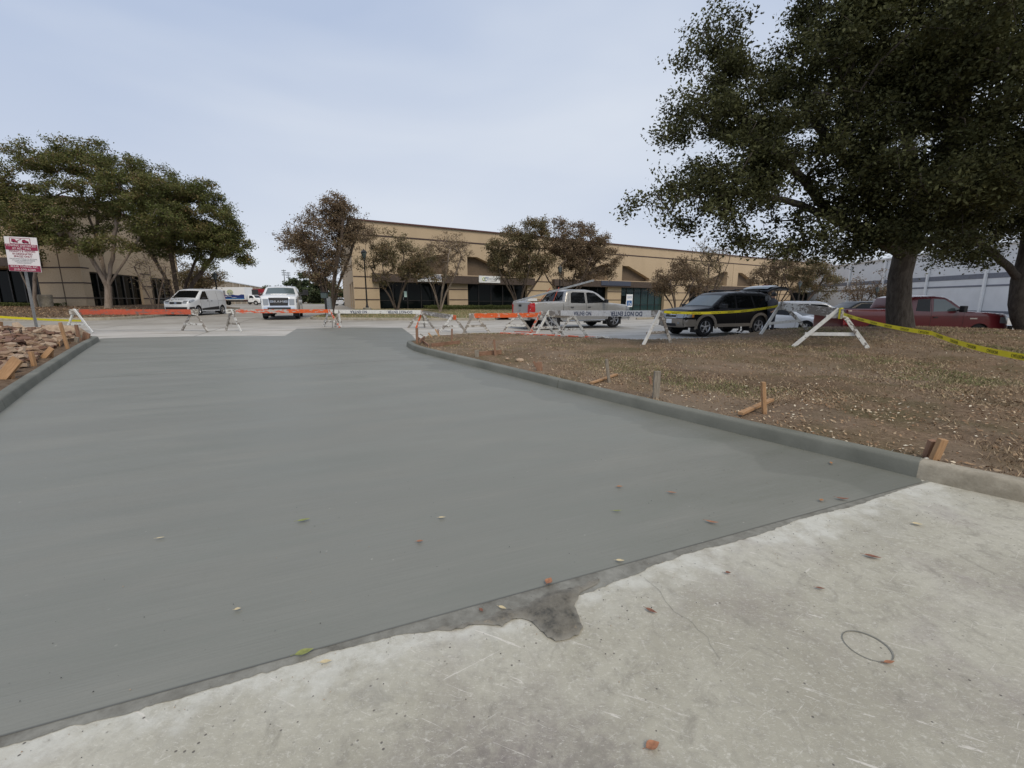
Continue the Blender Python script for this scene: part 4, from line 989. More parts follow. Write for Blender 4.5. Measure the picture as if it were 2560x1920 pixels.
gm = 'crape myrtles along the middle lawn'
def mid(px, D, h, spread, n, blobs, tips, leaves, lm, bk, r0, seed, label, hf=lawn_h, lean=0, ls=.14, sig=.15, h0=.7, rt=.007):
    b, l = multi(px, D, h, spread, n, h0, hf, seed, lean)
    return tree('crape_myrtle', label, b, l, [B(*q) for q in blobs], tips, leaves, ls, lm, bk, r0, seed, gm, rtip=rt, sig=sig)
mid(828, 29, 6.6, 2.4, 8, [(820, 600, 29, 1.6, 1, 1.3), (770, 610, 29, 1.3), (740, 600, 29, 1.0, 1, .6), (850, 560, 29.5, 1.3), (790, 560, 29, 1.0), (845, 520, 29, .55, 3, .9), (800, 700, 29, .7), (835, 710, 29, .5), (880, 590, 31, .9, .5), (800, 660, 29, 1.2), (840, 660, 29, .8, 1), (905, 600, 35.5, 1.0, .4), (925, 585, 35.5, .9, .4), (770, 540, 29, .7)],
    1500, 40000, 'leaf_rust', 'bark_dark', .22, 31, 'tall rusty leaved tree fanning out left of the tan building corner', ls=.105)
mid(993, 36, 4.6, 2.3, 4, [(1000, 640, 36, 1.5), (945, 650, 36.5, 1.2), (960, 610, 36, 1.0), (1060, 660, 36, 1.2), (1030, 680, 36, 1.3, 1, .8), (950, 690, 36, 1.0, .8), (1090, 690, 36, .8, .6), (900, 670, 37, .9, .4)],
    900, 17000, 'leaf_olive', 'bark_dark', .13, 32, 'low olive tree with crooked trunk behind the near lamp post', ls=.12, sig=.16)
mid(1100, 38.5, 5.2, 2.2, 6, [(1110, 640, 38.5, 1.9), (1080, 630, 38.5, 1.2), (1150, 630, 38.5, 1.2), (1110, 680, 38.5, 1.3, .8), (1155, 665, 38.5, .9, .6)],
    700, 6500, 'leaf_rust', 'bark_myrtle', .13, 33, 'sparse rusty tree on a fan of pale stems between the two tenant signs', ls=.11, sig=.13)
mid(1298, 43, 5.2, 3, 6, [(1290, 620, 43, 2.0), (1340, 590, 43, 1.8), (1260, 650, 43, 1.6), (1330, 650, 43, 1.9), (1300, 680, 43, 1.5, 1, .8), (1345, 560, 43.5, .8), (1245, 620, 43, 1.0)],
    1200, 27000, 'leaf_olive', 'bark_dark', .15, 34, 'left one of the two full rusty green trees behind the silver pickup', hf=H, ls=.15, sig=.19)
mid(1415, 44, 5.6, 3, 7, [(1420, 610, 44, 2.1), (1470, 600, 44, 2.0), (1390, 590, 44.5, 1.8), (1500, 640, 44, 1.7), (1450, 655, 44, 2.0), (1530, 670, 44, 1.0), (1400, 650, 44, 1.5), (1500, 690, 44, .9, .7, .6)],
    1300, 30000, 'leaf_rust', 'bark_dark', .16, 35, 'right one of the two full rusty green trees, above the silver pickup cab', hf=H, ls=.15, sig=.19)
mid(1690, 46, 4, 2.2, 6, [(1690, 700, 46, 1.6), (1660, 710, 46, 1.5), (1720, 690, 46, 1.5), (1750, 705, 46, 1.3), (1700, 670, 46, 1.0)],
    750, 12000, 'leaf_rust', 'bark_dark', .16, 36, 'low rusty tree above the hood of the black SUV', hf=H, ls=.15, sig=.18)
mid(1765, 58, 7, 2.6, 6, [(1760, 660, 58, 2.6), (1790, 640, 58, 1.8), (1735, 680, 58, 1.8), (1770, 690, 58, 2.0)],
    700, 2600, 'leaf_olive', 'bark_dark', .18, 37, 'bare twiggy grey tree behind the black SUV roof', hf=H, ls=.2, sig=.3, rt=.012)
mid(1938, 55, 6, 3, 7, [(1930, 690, 55, 2.2), (1970, 680, 55, 2.2), (1905, 700, 55, 1.6), (1950, 650, 55, 1.6)],
    700, 9500, 'leaf_rust', 'bark_dark', .17, 38, 'airy rusty tree behind the raised hatch of the SUV', hf=H, ls=.17, sig=.22)
mid(1998, 52, 6, 3.2, 6, [(2020, 690, 52, 2.2), (2060, 700, 52, 2.0), (2000, 670, 52, 2.0), (2085, 710, 52, 1.2), (2040, 670, 52, 1.4)],
    700, 12000, 'leaf_olive', 'bark_dark', .17, 39, 'olive tree left of the far end of the tan building', hf=H, ls=.17, sig=.22)
mid(2148, 58, 5.4, 2.2, 5, [(2150, 725, 58, 1.9), (2170, 710, 58, 1.5), (2130, 730, 58, 1.3)],
    420, 1700, 'leaf_rust', 'bark_dark', .13, 40, 'bare small tree between the tan building end and the far lamp', hf=H, ls=.2, sig=.3, rt=.012)
mid(2212, 56, 5, 1.8, 5, [(2215, 730, 56, 1.4), (2225, 715, 56, 1.0)],
    300, 1400, 'leaf_rust', 'bark_dark', .11, 41, 'bare small tree just left of the huge oak trunk', hf=H, ls=.2, sig=.3, rt=.012)
# row of trees on the horizon
gh = 'trees on the horizon'
for i, (px, py, D, r, dz, lab) in enumerate(((676, 724, 175, 4, 2.2, 'leftmost low tree on the horizon above the box truck'), (740, 722, 185, 5.5, 4.4, 'low horizon tree left of the white pickup roof'), (757, 716, 150, 5.0, 4.6, 'rounded green horizon tree above the white pickup'), (787, 720, 150, 5.2, 5, 'tallest dark green horizon tree right of the white pickup'),
                                          (812, 728, 150, 4.4, 4.2, 'dark horizon tree behind the stems of the rusty tree'), (866, 740, 140, 3.6, 3.0, 'green horizon tree beside the tan building corner'), (770, 735, 165, 6, 3.4, 'horizon tree half hidden by the pickup windscreen'))):
    b = XD(px, D); b.z -= .6
    rng = random.Random(i); c = P(px, py, D)
    tree('distant_tree', lab, b, [[b, (b.x, b.y, c.z)]], [(c, (r, r * .8, dz)), (c + Vector((r * .7, 0, -dz * .3)), (r * .6, r * .6, dz * .8)), (c + Vector((-r * .7, 1, -dz * .3)), (r * .6, r * .6, dz * .7))], 160, 5200, .85, 'leaf_far', 'bark_dark', .35, 50 + i, gh, rtip=.03, sig=.6, step=2)
# clipped ground cover below the pale stemmed tree and along the entrances
def hedge(name, label, poly, h, hf, n, seed, mat='leaf_green'):
    rng = np.random.RandomState(seed); xs = [p[0] for p in poly]; ys = [p[1] for p in poly]; C = []
    while len(C) < n:
        x = rng.uniform(min(xs), max(xs)); y = rng.uniform(min(ys), max(ys))
        if inpoly(x, y, poly): C.append((x, y, hf(x, y) + h * (rng.rand() ** .5) * (.8 + .3 * noise.noise((x, y, 0)))))
    return tag(link(name, leafmesh(np.array(C), .13, rng, rng.rand(n) * .5), mat), label, 'hedge')
a, b = C0 + FD * 4.2, C0 + FD * 26
n2 = Vector((FD.y, -FD.x))
hedge('low_hedge', 'low clipped green ground cover under the pale stemmed tree along the entrance glass', [tuple(C0 + FD * 7 + n2 * 5.2), tuple(C0 + FD * 19 + n2 * 4.0), tuple(C0 + FD * 19 + n2 * .8), tuple(C0 + FD * 7 + n2 * .8)], .5, lawn_h, 14000, 61)
hedge('low_hedge', 'thin dark green ground cover strip at the foot of the left building', [(-52, 33.2), (-34, 32.6), (-34, 33.6), (-52, 34.2)], .35, Hb, 5000, 62)
# ================================================================ VEHICLES
def polydist(x, z, pl):
    best = 9.0
    for i in range(len(pl) - 1):
        ax, az = pl[i]; bx, bz = pl[i + 1]; dx, dz = bx - ax, bz - az; L2 = dx * dx + dz * dz
        t = 0 if L2 == 0 else max(0, min(1, ((x - ax) * dx + (z - az) * dz) / L2))
        d = math.hypot(x - ax - dx * t, z - az - dz * t); best = d if d < best else best
    return best
class Car:
    """x forward, y left, z up, origin on the ground below the middle"""
    def __init__(s, name, label, cat, loc, rz, prof, W, belt, tum, body, wheels, wr, flare=0.0, round_=.09, endt=.10, open_seg=(), crown=.03, rim='alloy', spokes=5, tyrew=.22, gap=.05, z0=None, rimr=.66, doubler=False):
        s.prof, s.W, s.belt, s.tum, s.round = prof, W, belt, tum, round_
        s.endt = endt; s.L = max(p[0] for p in prof); s.Lr = min(p[0] for p in prof); s.top = max(p[1] for p in prof)
        s.o = empty(name, label, cat, loc, rz); s.crown = crown
        z0 = min(prof[0][1], prof[-1][1]) if z0 is None else z0
        # side polygon with wheel arches
        bot = [prof[-1]]
        for wx in sorted(wheels):
            R_ = wr + gap; zz = wr
            a0 = math.asin(max(-1, min(1, (z0 - zz) / R_)))
            for k in range(13):
                a = math.pi - a0 + (a0 * 2 - math.pi) * k / 12; bot.append((wx + R_ * math.cos(a), zz + R_ * math.sin(a)))
        poly = list(prof) + bot[1:]
        s.poly = poly; pts = []
        st = .085; z = z0 + st / 2
        while z < s.top:
            x = s.Lr + st / 2
            while x < s.L:
                if inpoly(x, z, poly): pts.append((x + random.uniform(-.004, .004), z))
                x += st
            z += st
        dense = densify(poly, .11)
        # extra inset rows for the rounded shoulder
        pl = prof
        for i in range(len(pl) - 1):
            a = Vector(pl[i]); b = Vector(pl[i + 1]); d = b - a; n = max(1, int(d.length / .08)); nn = Vector((d.y, -d.x)).normalized()
            for k in range(n):
                q = a + d * ((k + .5) / n)
                for ins in (.015, .04):
                    for sg in (1, -1):
                        r = q + nn * ins * sg
                        if inpoly(r.x, r.y, poly): pts.append((r.x, r.y))
        v, f = cdt([tuple(p) for p in dense], pts)
        mb = MB()
        for sd in (1, -1):
            vs = [(p.x, sd * s.w(p.x, p.y), p.y) for p in v]
            mb.add(vs, [t if (sd > 0) else tuple(reversed(t)) for t in f])
        # make windings face outwards
        for sd_i, sd in enumerate((1, -1)):
            i0 = sd_i * len(f); t = mb.f[i0]; a, b, c = [Vector(mb.v[k]) for k in t[:3]]
            if (b - a).cross(c - a).y * sd < 0:
                for k in range(i0, i0 + len(f)): mb.f[k] = tuple(reversed(mb.f[k]))
        s.rs = []                              # resampled outline
        for i in range(len(prof) - 1):
            a = Vector(prof[i]); b = Vector(prof[i + 1]); n = max(1, int((b - a).length / .11))
            for k in range(n): s.rs.append((a.lerp(b, k / n), i, i + k / n))
        s.rs.append((Vector(prof[-1]), len(prof) - 2, len(prof) - 1.0))
        T = [-1, -.94, -.8, -.55, -.28, 0, .28, .55, .8, .94, 1]
        for a, b in zip(s.rs[:-1], s.rs[1:]):
            if a[1] in open_seg: continue
            mb.add([s.cp(a[2], t) for t in T] + [s.cp(b[2], t) for t in T], [(k, k + 1, k + 1 + len(T), k + len(T)) for k in range(len(T) - 1)])
        o = mb.build('body', body, s.o)
        bmesh_merge(o, .003); autosmooth(o, 32); s.body = o
        # dark underside and arches
        mb = MB(); mb.box(((s.L + s.Lr) / 2, 0, z0 + .12), (s.L - s.Lr - .35, W - .34, .2))
        for wx in wheels:
            for sd in (1, -1): mb.box((wx, sd * (W / 2 - .22), wr + .1), (2 * (wr + gap) + .04, .28, 2 * wr * .82))
        mb.build('underbody', 'blackpl', s.o)
        for wx in wheels:
            for sd in (1, -1):
                yc = sd * (W / 2 - tyrew / 2 - .015)
                s.wheel(wx, yc, wr, tyrew, sd, rim, spokes, rimr)
    def outn(s, i):
        j = min(int(i), len(s.prof) - 2); a = Vector(s.prof[j]); b = Vector(s.prof[j + 1]); d = (b - a).normalized(); return Vector((d.y, -d.x)), a.lerp(b, i - j)
    def w(s, x, z, rnd=True):
        h = s.W / 2
        if z > s.belt: h -= s.tum * ((z - s.belt) / max(.01, s.top - s.belt)) ** 1.1
        else: h -= .05 * ((s.belt - z) / s.belt) ** 2.2
        c = (s.L + s.Lr) / 2; hl = (s.L - s.Lr) / 2; u = abs(x - c) / hl; h -= s.endt * max(0, (u - .62) / .38) ** 2.4
        if rnd:
            d = polydist(x, z, s.prof)
            if d < s.round: h -= s.round - math.sqrt(max(0, s.round ** 2 - (s.round - d) ** 2))
        return h
    def cp(s, i, t, off=0.0):
        n, p = s.outn(i)
        # outline normal must point away from the body
        c = Vector(((s.L + s.Lr) / 2, s.top * .45))
        if n.dot(p - c) < 0: n = -n
        # smooth the normal near corners
        y = t * s.w(p.x, p.y); q = p + n * (s.crown * (1 - t * t) + off)
        return (q.x, y, q.y)
    def wheel(s, x, y, r, w, sd, rim, spokes, rimr):
        mb = MB(); h = w / 2
        mb.lathe([(r * .64, -h * .9), (r * .80, -h), (r * .95, -h * .92), (r, -h * .6), (r, h * .6), (r * .95, h * .92), (r * .80, h), (r * rimr, h * .86)], 'y', (x, y, r), 26)
        ty = mb.build('tyre', 'rubber', s.o, smooth=False); autosmooth(ty, 40)
        mb = MB(); R_ = r * rimr; yo = y + sd * h * .55
        mb.lathe([(R_ * 1.0, sd * h * .28), (R_ * .97, sd * h * .36), (R_ * .90, sd * h * .1), (R_ * .88, -sd * h * .6)], 'y', (x, yo, r), 26)
        for k in range(spokes):
            a = 2 * math.pi * k / spokes + .3
            mb.beam((x + math.cos(a) * R_ * .12, yo + sd * h * .12, r + math.sin(a) * R_ * .12), (x + math.cos(a) * R_ * .93, yo + sd * h * .16, r + math.sin(a) * R_ * .93), R_ * (1.25 / spokes), .03, up=(0, 1, 0))
        mb.lathe([(0.001, sd * h * .32), (R_ * .2, sd * h * .3), (R_ * .24, sd * h * .1)], 'y', (x, yo, r), 12)
        rm = mb.build('rim', rim, ty)
        MB().lathe([(0.001, -sd * h * .05), (R_ * .9, -sd * h * .05)], 'y', (x, yo, r), 18).build('brake', 'blackpl', ty)
    def side(s, name, poly, mat, off=.004, sides=(1, -1), parent=None, thick=True, step=.09):
        out = []
        for sd in sides:
            pp = [tuple(p) for p in densify(poly, .12)]; pts = []
            xs = [p[0] for p in pp]; zs = [p[1] for p in pp]; z = min(zs) + step / 2
            while z < max(zs):
                x = min(xs) + step / 2
                while x < max(xs):
                    if inpoly(x, z, pp): pts.append((x, z))
                    x += step
                z += step
            v, f = cdt(pp, pts); n = len(v)
            vs = [(p.x, sd * (s.w(p.x, p.y) + off), p.y) for p in v] 
            mb = MB(); mb.add(vs, f)
            nb = len(pp); mb.add([(p[0], sd * (s.w(p[0], p[1]) + off), p[1]) for p in pp] + [(p[0], sd * (s.w(p[0], p[1]) - .01), p[1]) for p in pp], [(i, (i + 1) % nb, nb + (i + 1) % nb, nb + i) for i in range(nb)])
            o = mb.build(name, mat, parent or s.o); autosmooth(o, 30); out.append(o)
        return out
    def cross(s, name, i0, i1, t0, t1, mat, off=.004, n=6, m=8, parent=None, inset=0, poly=None):
        mb = MB(); vs = []
        for a in range(n + 1):
            i = i0 + (i1 - i0) * a / n
            for b in range(m + 1):
                t = t0 + (t1 - t0) * b / m
                if inset: t *= 1 - inset * (a / n)
                vs.append(s.cp(i, t, off))
        mb.add(vs, [(a * (m + 1) + b, a * (m + 1) + b + 1, (a + 1) * (m + 1) + b + 1, (a + 1) * (m + 1) + b) for a in range(n) for b in range(m)])
        ring = [(0, b) for b in range(m + 1)] + [(a, m) for a in range(1, n + 1)] + [(n, b) for b in range(m - 1, -1, -1)] + [(a, 0) for a in range(n - 1, 0, -1)]
        vs2 = []
        for a, b in ring:
            i = i0 + (i1 - i0) * a / n; t = t0 + (t1 - t0) * b / m
            if inset: t *= 1 - inset * (a / n)
            vs2 += [s.cp(i, t, off), s.cp(i, t, -.012)]
        k = len(ring); mb.add(vs2, [(2 * j, (2 * j + 2) % (2 * k), (2 * j + 3) % (2 * k), 2 * j + 1) for j in range(k)])
        o = mb.build(name, mat, parent or s.o); autosmooth(o, 30); return o
    def line(s, name, pts, mat='blackpl', off=.003, wd=.012, sides=(1, -1)):
        for sd in sides:
            mb = MB(); pts2 = densify_open(pts, .12)
            mb.tube([(p[0], sd * (s.w(p[0], p[1]) + off - wd * .3), p[1]) for p in pts2], wd / 2, 4); mb.build(name, mat, s.o)
    def handle(s, x, z, mat='blackpl', sides=(1, -1)):
        for sd in sides:
            y = sd * (s.w(x, z) + .02); MB().box((x, y, z), (.16, .035, .035)).build('door_handle', mat, s.o, bevel=.008)
    def mirror(s, x, z, mat='blackpl', size=(.14, .20, .17), arm=.12):
        for sd in (1, -1):
            y0 = s.w(x, z); mb = MB(); mb.box((x, sd * (y0 + arm + size[1] / 2), z + .06), size); mb.beam((x, sd * (y0 - .03), z), (x, sd * (y0 + arm + .05), z + .03), .05, .05); mb.build('mirror', mat, s.o, bevel=.02)
    def boxp(s, name, c, d, mat, bevel=.01, parent=None): return MB().box(c, d).build(name, mat, parent or s.o, bevel=bevel)
def densify_open(pts, st):
    out = []
    for a, b in zip(pts[:-1], pts[1:]):
        a = Vector(a); b = Vector(b); n = max(1, int((b - a).length / st)); out += [a.lerp(b, k / n) for k in range(n)]
    return out + [Vector(pts[-1])]
import bmesh
def bmesh_merge(o, d):
    bm = bmesh.new(); bm.from_mesh(o.data); bmesh.ops.remove_doubles(bm, verts=bm.verts, dist=d); bmesh.ops.recalc_face_normals(bm, faces=bm.faces); bm.to_mesh(o.data); bm.free()
def arch(wx, wr, r0, r1, a0=5, a1=175, n=14):
    o = [(wx + r1 * math.cos(R(a0 + (a1 - a0) * k / n)), wr + r1 * math.sin(R(a0 + (a1 - a0) * k / n))) for k in range(n + 1)]
    i = [(wx + r0 * math.cos(R(a1 + (a0 - a1) * k / n)), wr + r0 * math.sin(R(a1 + (a0 - a1) * k / n))) for k in range(n + 1)]
    return o + i
MAT['p_white'] = paint('white_car_paint', (.70, .72, .74)); MAT['p_silver'] = paint('silver_car_paint', (.40, .395, .38), .35)
MAT['p_black'] = paint('black_car_paint', (.003, .003, .004), 0, .12); MAT['p_black'].node_tree.nodes['Principled BSDF'].inputs['Specular IOR Level'].default_value = .15; MAT['p_red'] = paint('maroon_car_paint', (.11, .008, .013)); MAT['p_tan'] = paint('tan_car_trim', (.25, .215, .175)); MAT['p_sil2'] = paint('grey_car_paint', (.36, .38, .41), .3)
def groundz(p, h=H): return Vector((p.x, p.y, h(p.x, p.y)))

# ---- white compact cargo van
p = XD(497, 32.0)
v = Car('cargo_van', 'white compact cargo van with black lower bumper parked at the kerb on the left', 'van', p, R(-84), [(2.26, .28), (2.38, .45), (2.42, .70), (2.36, .90), (2.24, 1.0), (1.50, 1.16), (.72, 1.70), (.50, 1.79), (.1, 1.83), (-1.2, 1.86), (-2.20, 1.82), (-2.36, 1.70), (-2.43, 1.10), (-2.43, .45), (-2.36, .30)],
        1.84, 1.05, .16, 'p_white', (1.50, -1.52), .335, rim='alloy', spokes=7, endt=.16)
v.cross('windscreen', 5.06, 5.97, -.93, .93, 'carglass'); 
v.side('side_window', [(1.28, 1.10), (.95, 1.42), (.66, 1.66), (.30, 1.68), (.22, 1.10)], 'carglass')
v.cross('bumper', .0, 1.55, -1, 1, 'blackpl', .014); v.cross('grille', 2.35, 3.0, -.56, .56, 'blackpl', .012); v.cross('emblem', 2.6, 2.85, -.10, .10, 'chrome', .02); v.side('bumper_corner', [(2.27, .28), (2.40, .58), (1.92, .60), (1.88, .34)], 'blackpl', .012)
for sd in (1, -1):
    v.side('headlight', [(2.32, .86), (2.28, 1.00), (1.90, 1.09), (1.80, 1.06), (2.05, .93)], 'lamp', .012, (sd,))
    v.cross('headlight', 2.55, 3.9, sd * .62, sd * .98, 'lamp', .010)
v.side('lower_trim', [(1.08, .36), (1.08, .48), (-1.08, .62), (-1.1, .36)], 'blackpl', .008)
v.side('panel_recess', [(.1, 1.1), (.08, 1.66), (-1.9, 1.68), (-2.1, 1.1)], 'p_white', -.006) if False else None
v.line('door_gap', [(.14, .5), (.16, 1.7)]); v.line('door_gap', [(-1.02, .6), (-1.0, 1.7)]); v.line('door_gap', [(1.12, .55), (1.22, 1.08)]); v.line('slide_rail', [(-.95, 1.02), (-2.25, 1.05)])
v.handle(.35, 1.0); v.handle(-.12, 1.0); v.mirror(1.12, 1.12); v.side('tail_lamp', [(-2.36, 1.0), (-2.36, 1.55), (-2.28, 1.55), (-2.28, 1.0)], 'red_lens', .01)
MB().tube([(.5, 0, 1.8), (.35, 0, 2.0)], .008, 5).build('aerial', 'blackpl', v.o)

# ---- white heavy pickup facing the camera
p = XD(712, 29.0)
v = Car('pickup_truck', 'white heavy duty pickup facing the camera with a big black grille', 'pickup truck', p, R(-67), [(2.98, .42), (3.06, .62), (3.02, .80), (2.98, 1.22), (2.90, 1.32), (2.68, 1.40), (1.45, 1.48), (.84, 1.90), (.60, 1.98), (-.1, 2.02), (-1.0, 1.99), (-1.22, 1.90), (-1.34, 1.42), (-3.02, 1.40), (-3.10, 1.36), (-3.10, .62), (-3.02, .5)],
        2.06, 1.38, .20, 'p_white', (1.95, -1.90), .42, endt=.10, rim='alloy', open_seg=(12,), crown=.05, tyrew=.27)
v.cross('windscreen', 6.05, 6.95, -.92, .92, 'carglass2'); v.side('side_window', [(1.15, 1.50), (.72, 1.86), (-.05, 1.90), (-.05, 1.48)], 'carglass'); v.side('side_window', [(-.17, 1.48), (-.17, 1.90), (-1.0, 1.88), (-1.08, 1.48)], 'carglass')
v.cross('grille_surround', 1.85, 3.15, -.60, .60, 'chrome', .02, inset=-.12); gr = v.cross('grille', 1.98, 3.02, -.56, .56, 'blackpl', .045, inset=-.12)
for sd in (1, -1):
    for zz in (2.47, 2.63): v.cross('grille_bar', zz, zz + .06, sd * .34, sd * .56, 'chrome', .06, n=2, m=3)
    v.cross('grille_bar', 2.47, 2.69, sd * .33, sd * .355, 'chrome', .06, n=2, m=2)
    v.cross('headlight', 2.1, 2.95, sd * .66, sd * .98, 'lamp', .02); v.side('headlight', [(2.98, .98), (2.95, 1.2), (2.70, 1.24), (2.66, 1.02)], 'lamp', .012, (sd,))
    v.cross('fog_lamp', .7, 1.0, sd * .55, sd * .70, 'lamp', .05)
text('lettering', 'RAM', .19, 'chrome', v.o, Matrix.Translation((3.085, 0, 1.04)) @ Matrix.Rotation(R(90), 4, 'Z') @ Matrix.Rotation(R(90), 4, 'X'), .012, w=False, sx=1.35)
v.cross('bumper', .25, 1.75, -.99, .99, 'chrome', .05); v.cross('bumper_insert', .95, 1.42, -.74, .74, 'blackpl', .056); v.cross('air_dam', -.0, .3, -.9, .9, 'blackpl', .02)
v.boxp('number_plate', (3.14, 0, .52), (.01, .31, .16), 'white')
for y in (-.62, -.31, 0, .31, .62): v.boxp('roof_marker', (.55 - abs(y) * .12, y, 2.035), (.10, .10, .04), 'blackpl')
for sd in (1, -1):
    m_ = MB(); m_.box((1.12, sd * 1.42, 1.62), (.12, .34, .34)); m_.beam((1.12, sd * .98, 1.46), (1.12, sd * 1.36, 1.5), .09, .09); m_.beam((1.12, sd * .98, 1.56), (1.12, sd * 1.3, 1.6), .05, .05); m_.build('mirror', 'blackpl', v.o, bevel=.025)
v.boxp('hood_scoop', (2.1, 0, 1.475), (1.1, .9, .05), 'p_white', .03)
v.boxp('bed_liner', (-2.2, 0, .95), (1.7, 1.7, .1), 'blackpl')

# ---- silver crew cab pickup
p = XD(1430, 21.9)
SILV_RZ = R(27)
v = Car('pickup_truck', 'silver crew cab pickup with a long pole over its bed and black rims', 'pickup truck', p, SILV_RZ, [(2.80, .42), (2.88, .55), (2.90, .80), (2.84, 1.02), (2.68, 1.12), (1.55, 1.22), (.86, 1.68), (.62, 1.78), (.2, 1.84), (-.75, 1.84), (-.96, 1.78), (-1.14, 1.30), (-2.88, 1.27), (-2.93, 1.24), (-2.95, .62), (-2.88, .52)],
        2.03, 1.14, .19, 'p_silver', (1.86, -1.80), .40, endt=.09, rim='alloy', open_seg=(11,), spokes=6, tyrew=.25)
v.cross('windscreen', 5.06, 5.95, -.93, .93, 'carglass'); v.cross('rear_window', 10.1, 10.9, -.86, .86, 'carglass', .008)
v.side('side_window', [(1.28, 1.24), (.98, 1.44), (.64, 1.68), (.30, 1.72), (.16, 1.70), (.16, 1.20)], 'carglass'); v.side('side_window', [(.04, 1.20), (.04, 1.71), (-.62, 1.72), (-.74, 1.66), (-.80, 1.22)], 'carglass')
v.line('door_gap', [(.1, .5), (.1, 1.75)]); v.line('door_gap', [(-.88, .9), (-.95, 1.2), (-.80, 1.78)]); v.line('door_gap', [(1.34, .5), (1.34, 1.2)]); v.line('door_gap', [(-1.20, .5), (-1.20, 1.28)], wd=.03)
v.handle(.26, 1.02); v.handle(-.72, 1.02); v.mirror(1.12, 1.24)
for sd in (1, -1):
    v.side('tail_lamp', [(-2.94, .80), (-2.94, 1.22), (-2.72, 1.22), (-2.70, .82)], 'red_lens', .012, (sd,)); v.cross('tail_lamp', 13.15, 13.8, sd * .86, sd * 1.0, 'red_lens', .012, n=3, m=3)
    v.side('wheel_arch_lip', arch(1.86, .40, .455, .53), 'p_silver', .03, (sd,)); v.side('wheel_arch_lip', arch(-1.80, .40, .455, .53), 'p_silver', .03, (sd,))
    v.side('headlight', [(2.88, .82), (2.84, 1.0), (2.58, 1.06), (2.6, .84)], 'lamp', .012, (sd,))
v.boxp('step_bar', (.0, 0, .38), (2.5, 2.06, .07), 'chrome', .02)
v.boxp('rear_bumper', (-3.02, 0, .55), (.18, 1.9, .20), 'chrome', .03); v.boxp('number_plate', (-3.115, .0, .57), (.01, .31, .15), 'white'); v.boxp('tailgate_handle', (-2.965, .0, 1.10), (.03, .26, .10), 'blackpl')
m_ = MB(); m_.box((-2.0, 0, .92), (1.68, 1.62, .05)); 
for sd in (1, -1): m_.box((-2.02, sd * .86, 1.08), (1.66, .08, .40))
m_.box((-1.22, 0, 1.05), (.06, 1.7, .42)); m_.box((-2.86, 0, 1.05), (.05, 1.66, .36)); m_.build('bed_liner', 'blackpl', v.o)
v.boxp('brake_lamp', (-.90, 0, 1.80), (.10, .36, .04), 'red_lens'); v.boxp('front_bumper', (2.88, 0, .50), (.12, 1.86, .16), 'p_silver', .03)
v.boxp('tailgate_emblem', (-2.965, .0, .86), (.02, .16, .06), 'chrome')
silver = v
# rims: polished spokes edge
Ms = mw(v.o)
a = Ms @ Vector((-3.35, .12, 1.30)); b = Ms @ Vector((1.05, -.35, 2.42))
a = P(1284, 755, 19.2); b = P(1484, 701, 21.4)
pole = MB(); pole.beam(a, b, .06, .075); m_ = pole
po = m_.build('metal_beam', 'alu', None); tag(po, 'long pale metal beam lying slanted over the cab and tailgate of the silver pickup', 'beam')
rk = empty('cargo_rack', 'dark bicycle like carrier strapped in the silver pickup bed behind the rear window', 'rack', Ms @ Vector((-1.5, 0, .95)), SILV_RZ)
m_ = MB()
for s0, s1 in (((-.2, -.5, .2), (.35, .2, .85)), ((.0, .5, .1), (.25, -.3, .80)), ((-.3, 0, .35), (.3, .1, .62)), ((-.1, -.3, .55), (.2, .45, .50)), ((-.25, .3, .2), (.1, .0, .75))): m_.tube([s0, s1], .035, 6)
m_.build('tube_frame', 'blackpl', rk)
m_ = MB(); m_.beam((-.1, -.7, .3), (.38, -.45, 1.0), .02, .03); m_.beam((-.15, .5, .3), (.38, .3, 1.0), .02, .03); m_.build('strap', 'pom', rk)
MB().box((-.9, .1, .42), (.5, .55, .12)).build('tool_tray', 'white', rk)

# ---- black SUV with the tailgate open
p = XD(1789, 18.5)
SUV_RZ = R(180 + 21)
v = Car('suv', 'black SUV with tan lower trim and its tailgate raised', 'SUV', p, SUV_RZ, [(2.28, .36), (2.40, .48), (2.42, .70), (2.36, .93), (2.22, 1.04), (1.12, 1.16), (.44, 1.62), (.20, 1.71), (-.4, 1.75), (-1.6, 1.75), (-1.98, 1.71), (-2.12, 1.60), (-2.34, 1.08), (-2.40, .75), (-2.40, .48), (-2.32, .40)],
        1.80, 1.02, .17, 'p_black', (1.46, -1.40), .375, endt=.14, spokes=5, gap=.06, tyrew=.25)
v.cross('windscreen', 5.06, 5.95, -.93, .93, 'carglass2')
v.side('side_window', [(.92, 1.12), (.72, 1.32), (.40, 1.56), (.02, 1.60), (-.02, 1.10)], 'carglass'); v.side('side_window', [(-.12, 1.10), (-.10, 1.60), (-.86, 1.60), (-1.02, 1.12)], 'carglass'); v.side('side_window', [(-1.14, 1.12), (-.98, 1.60), (-1.86, 1.58), (-2.10, 1.12)], 'carglass')
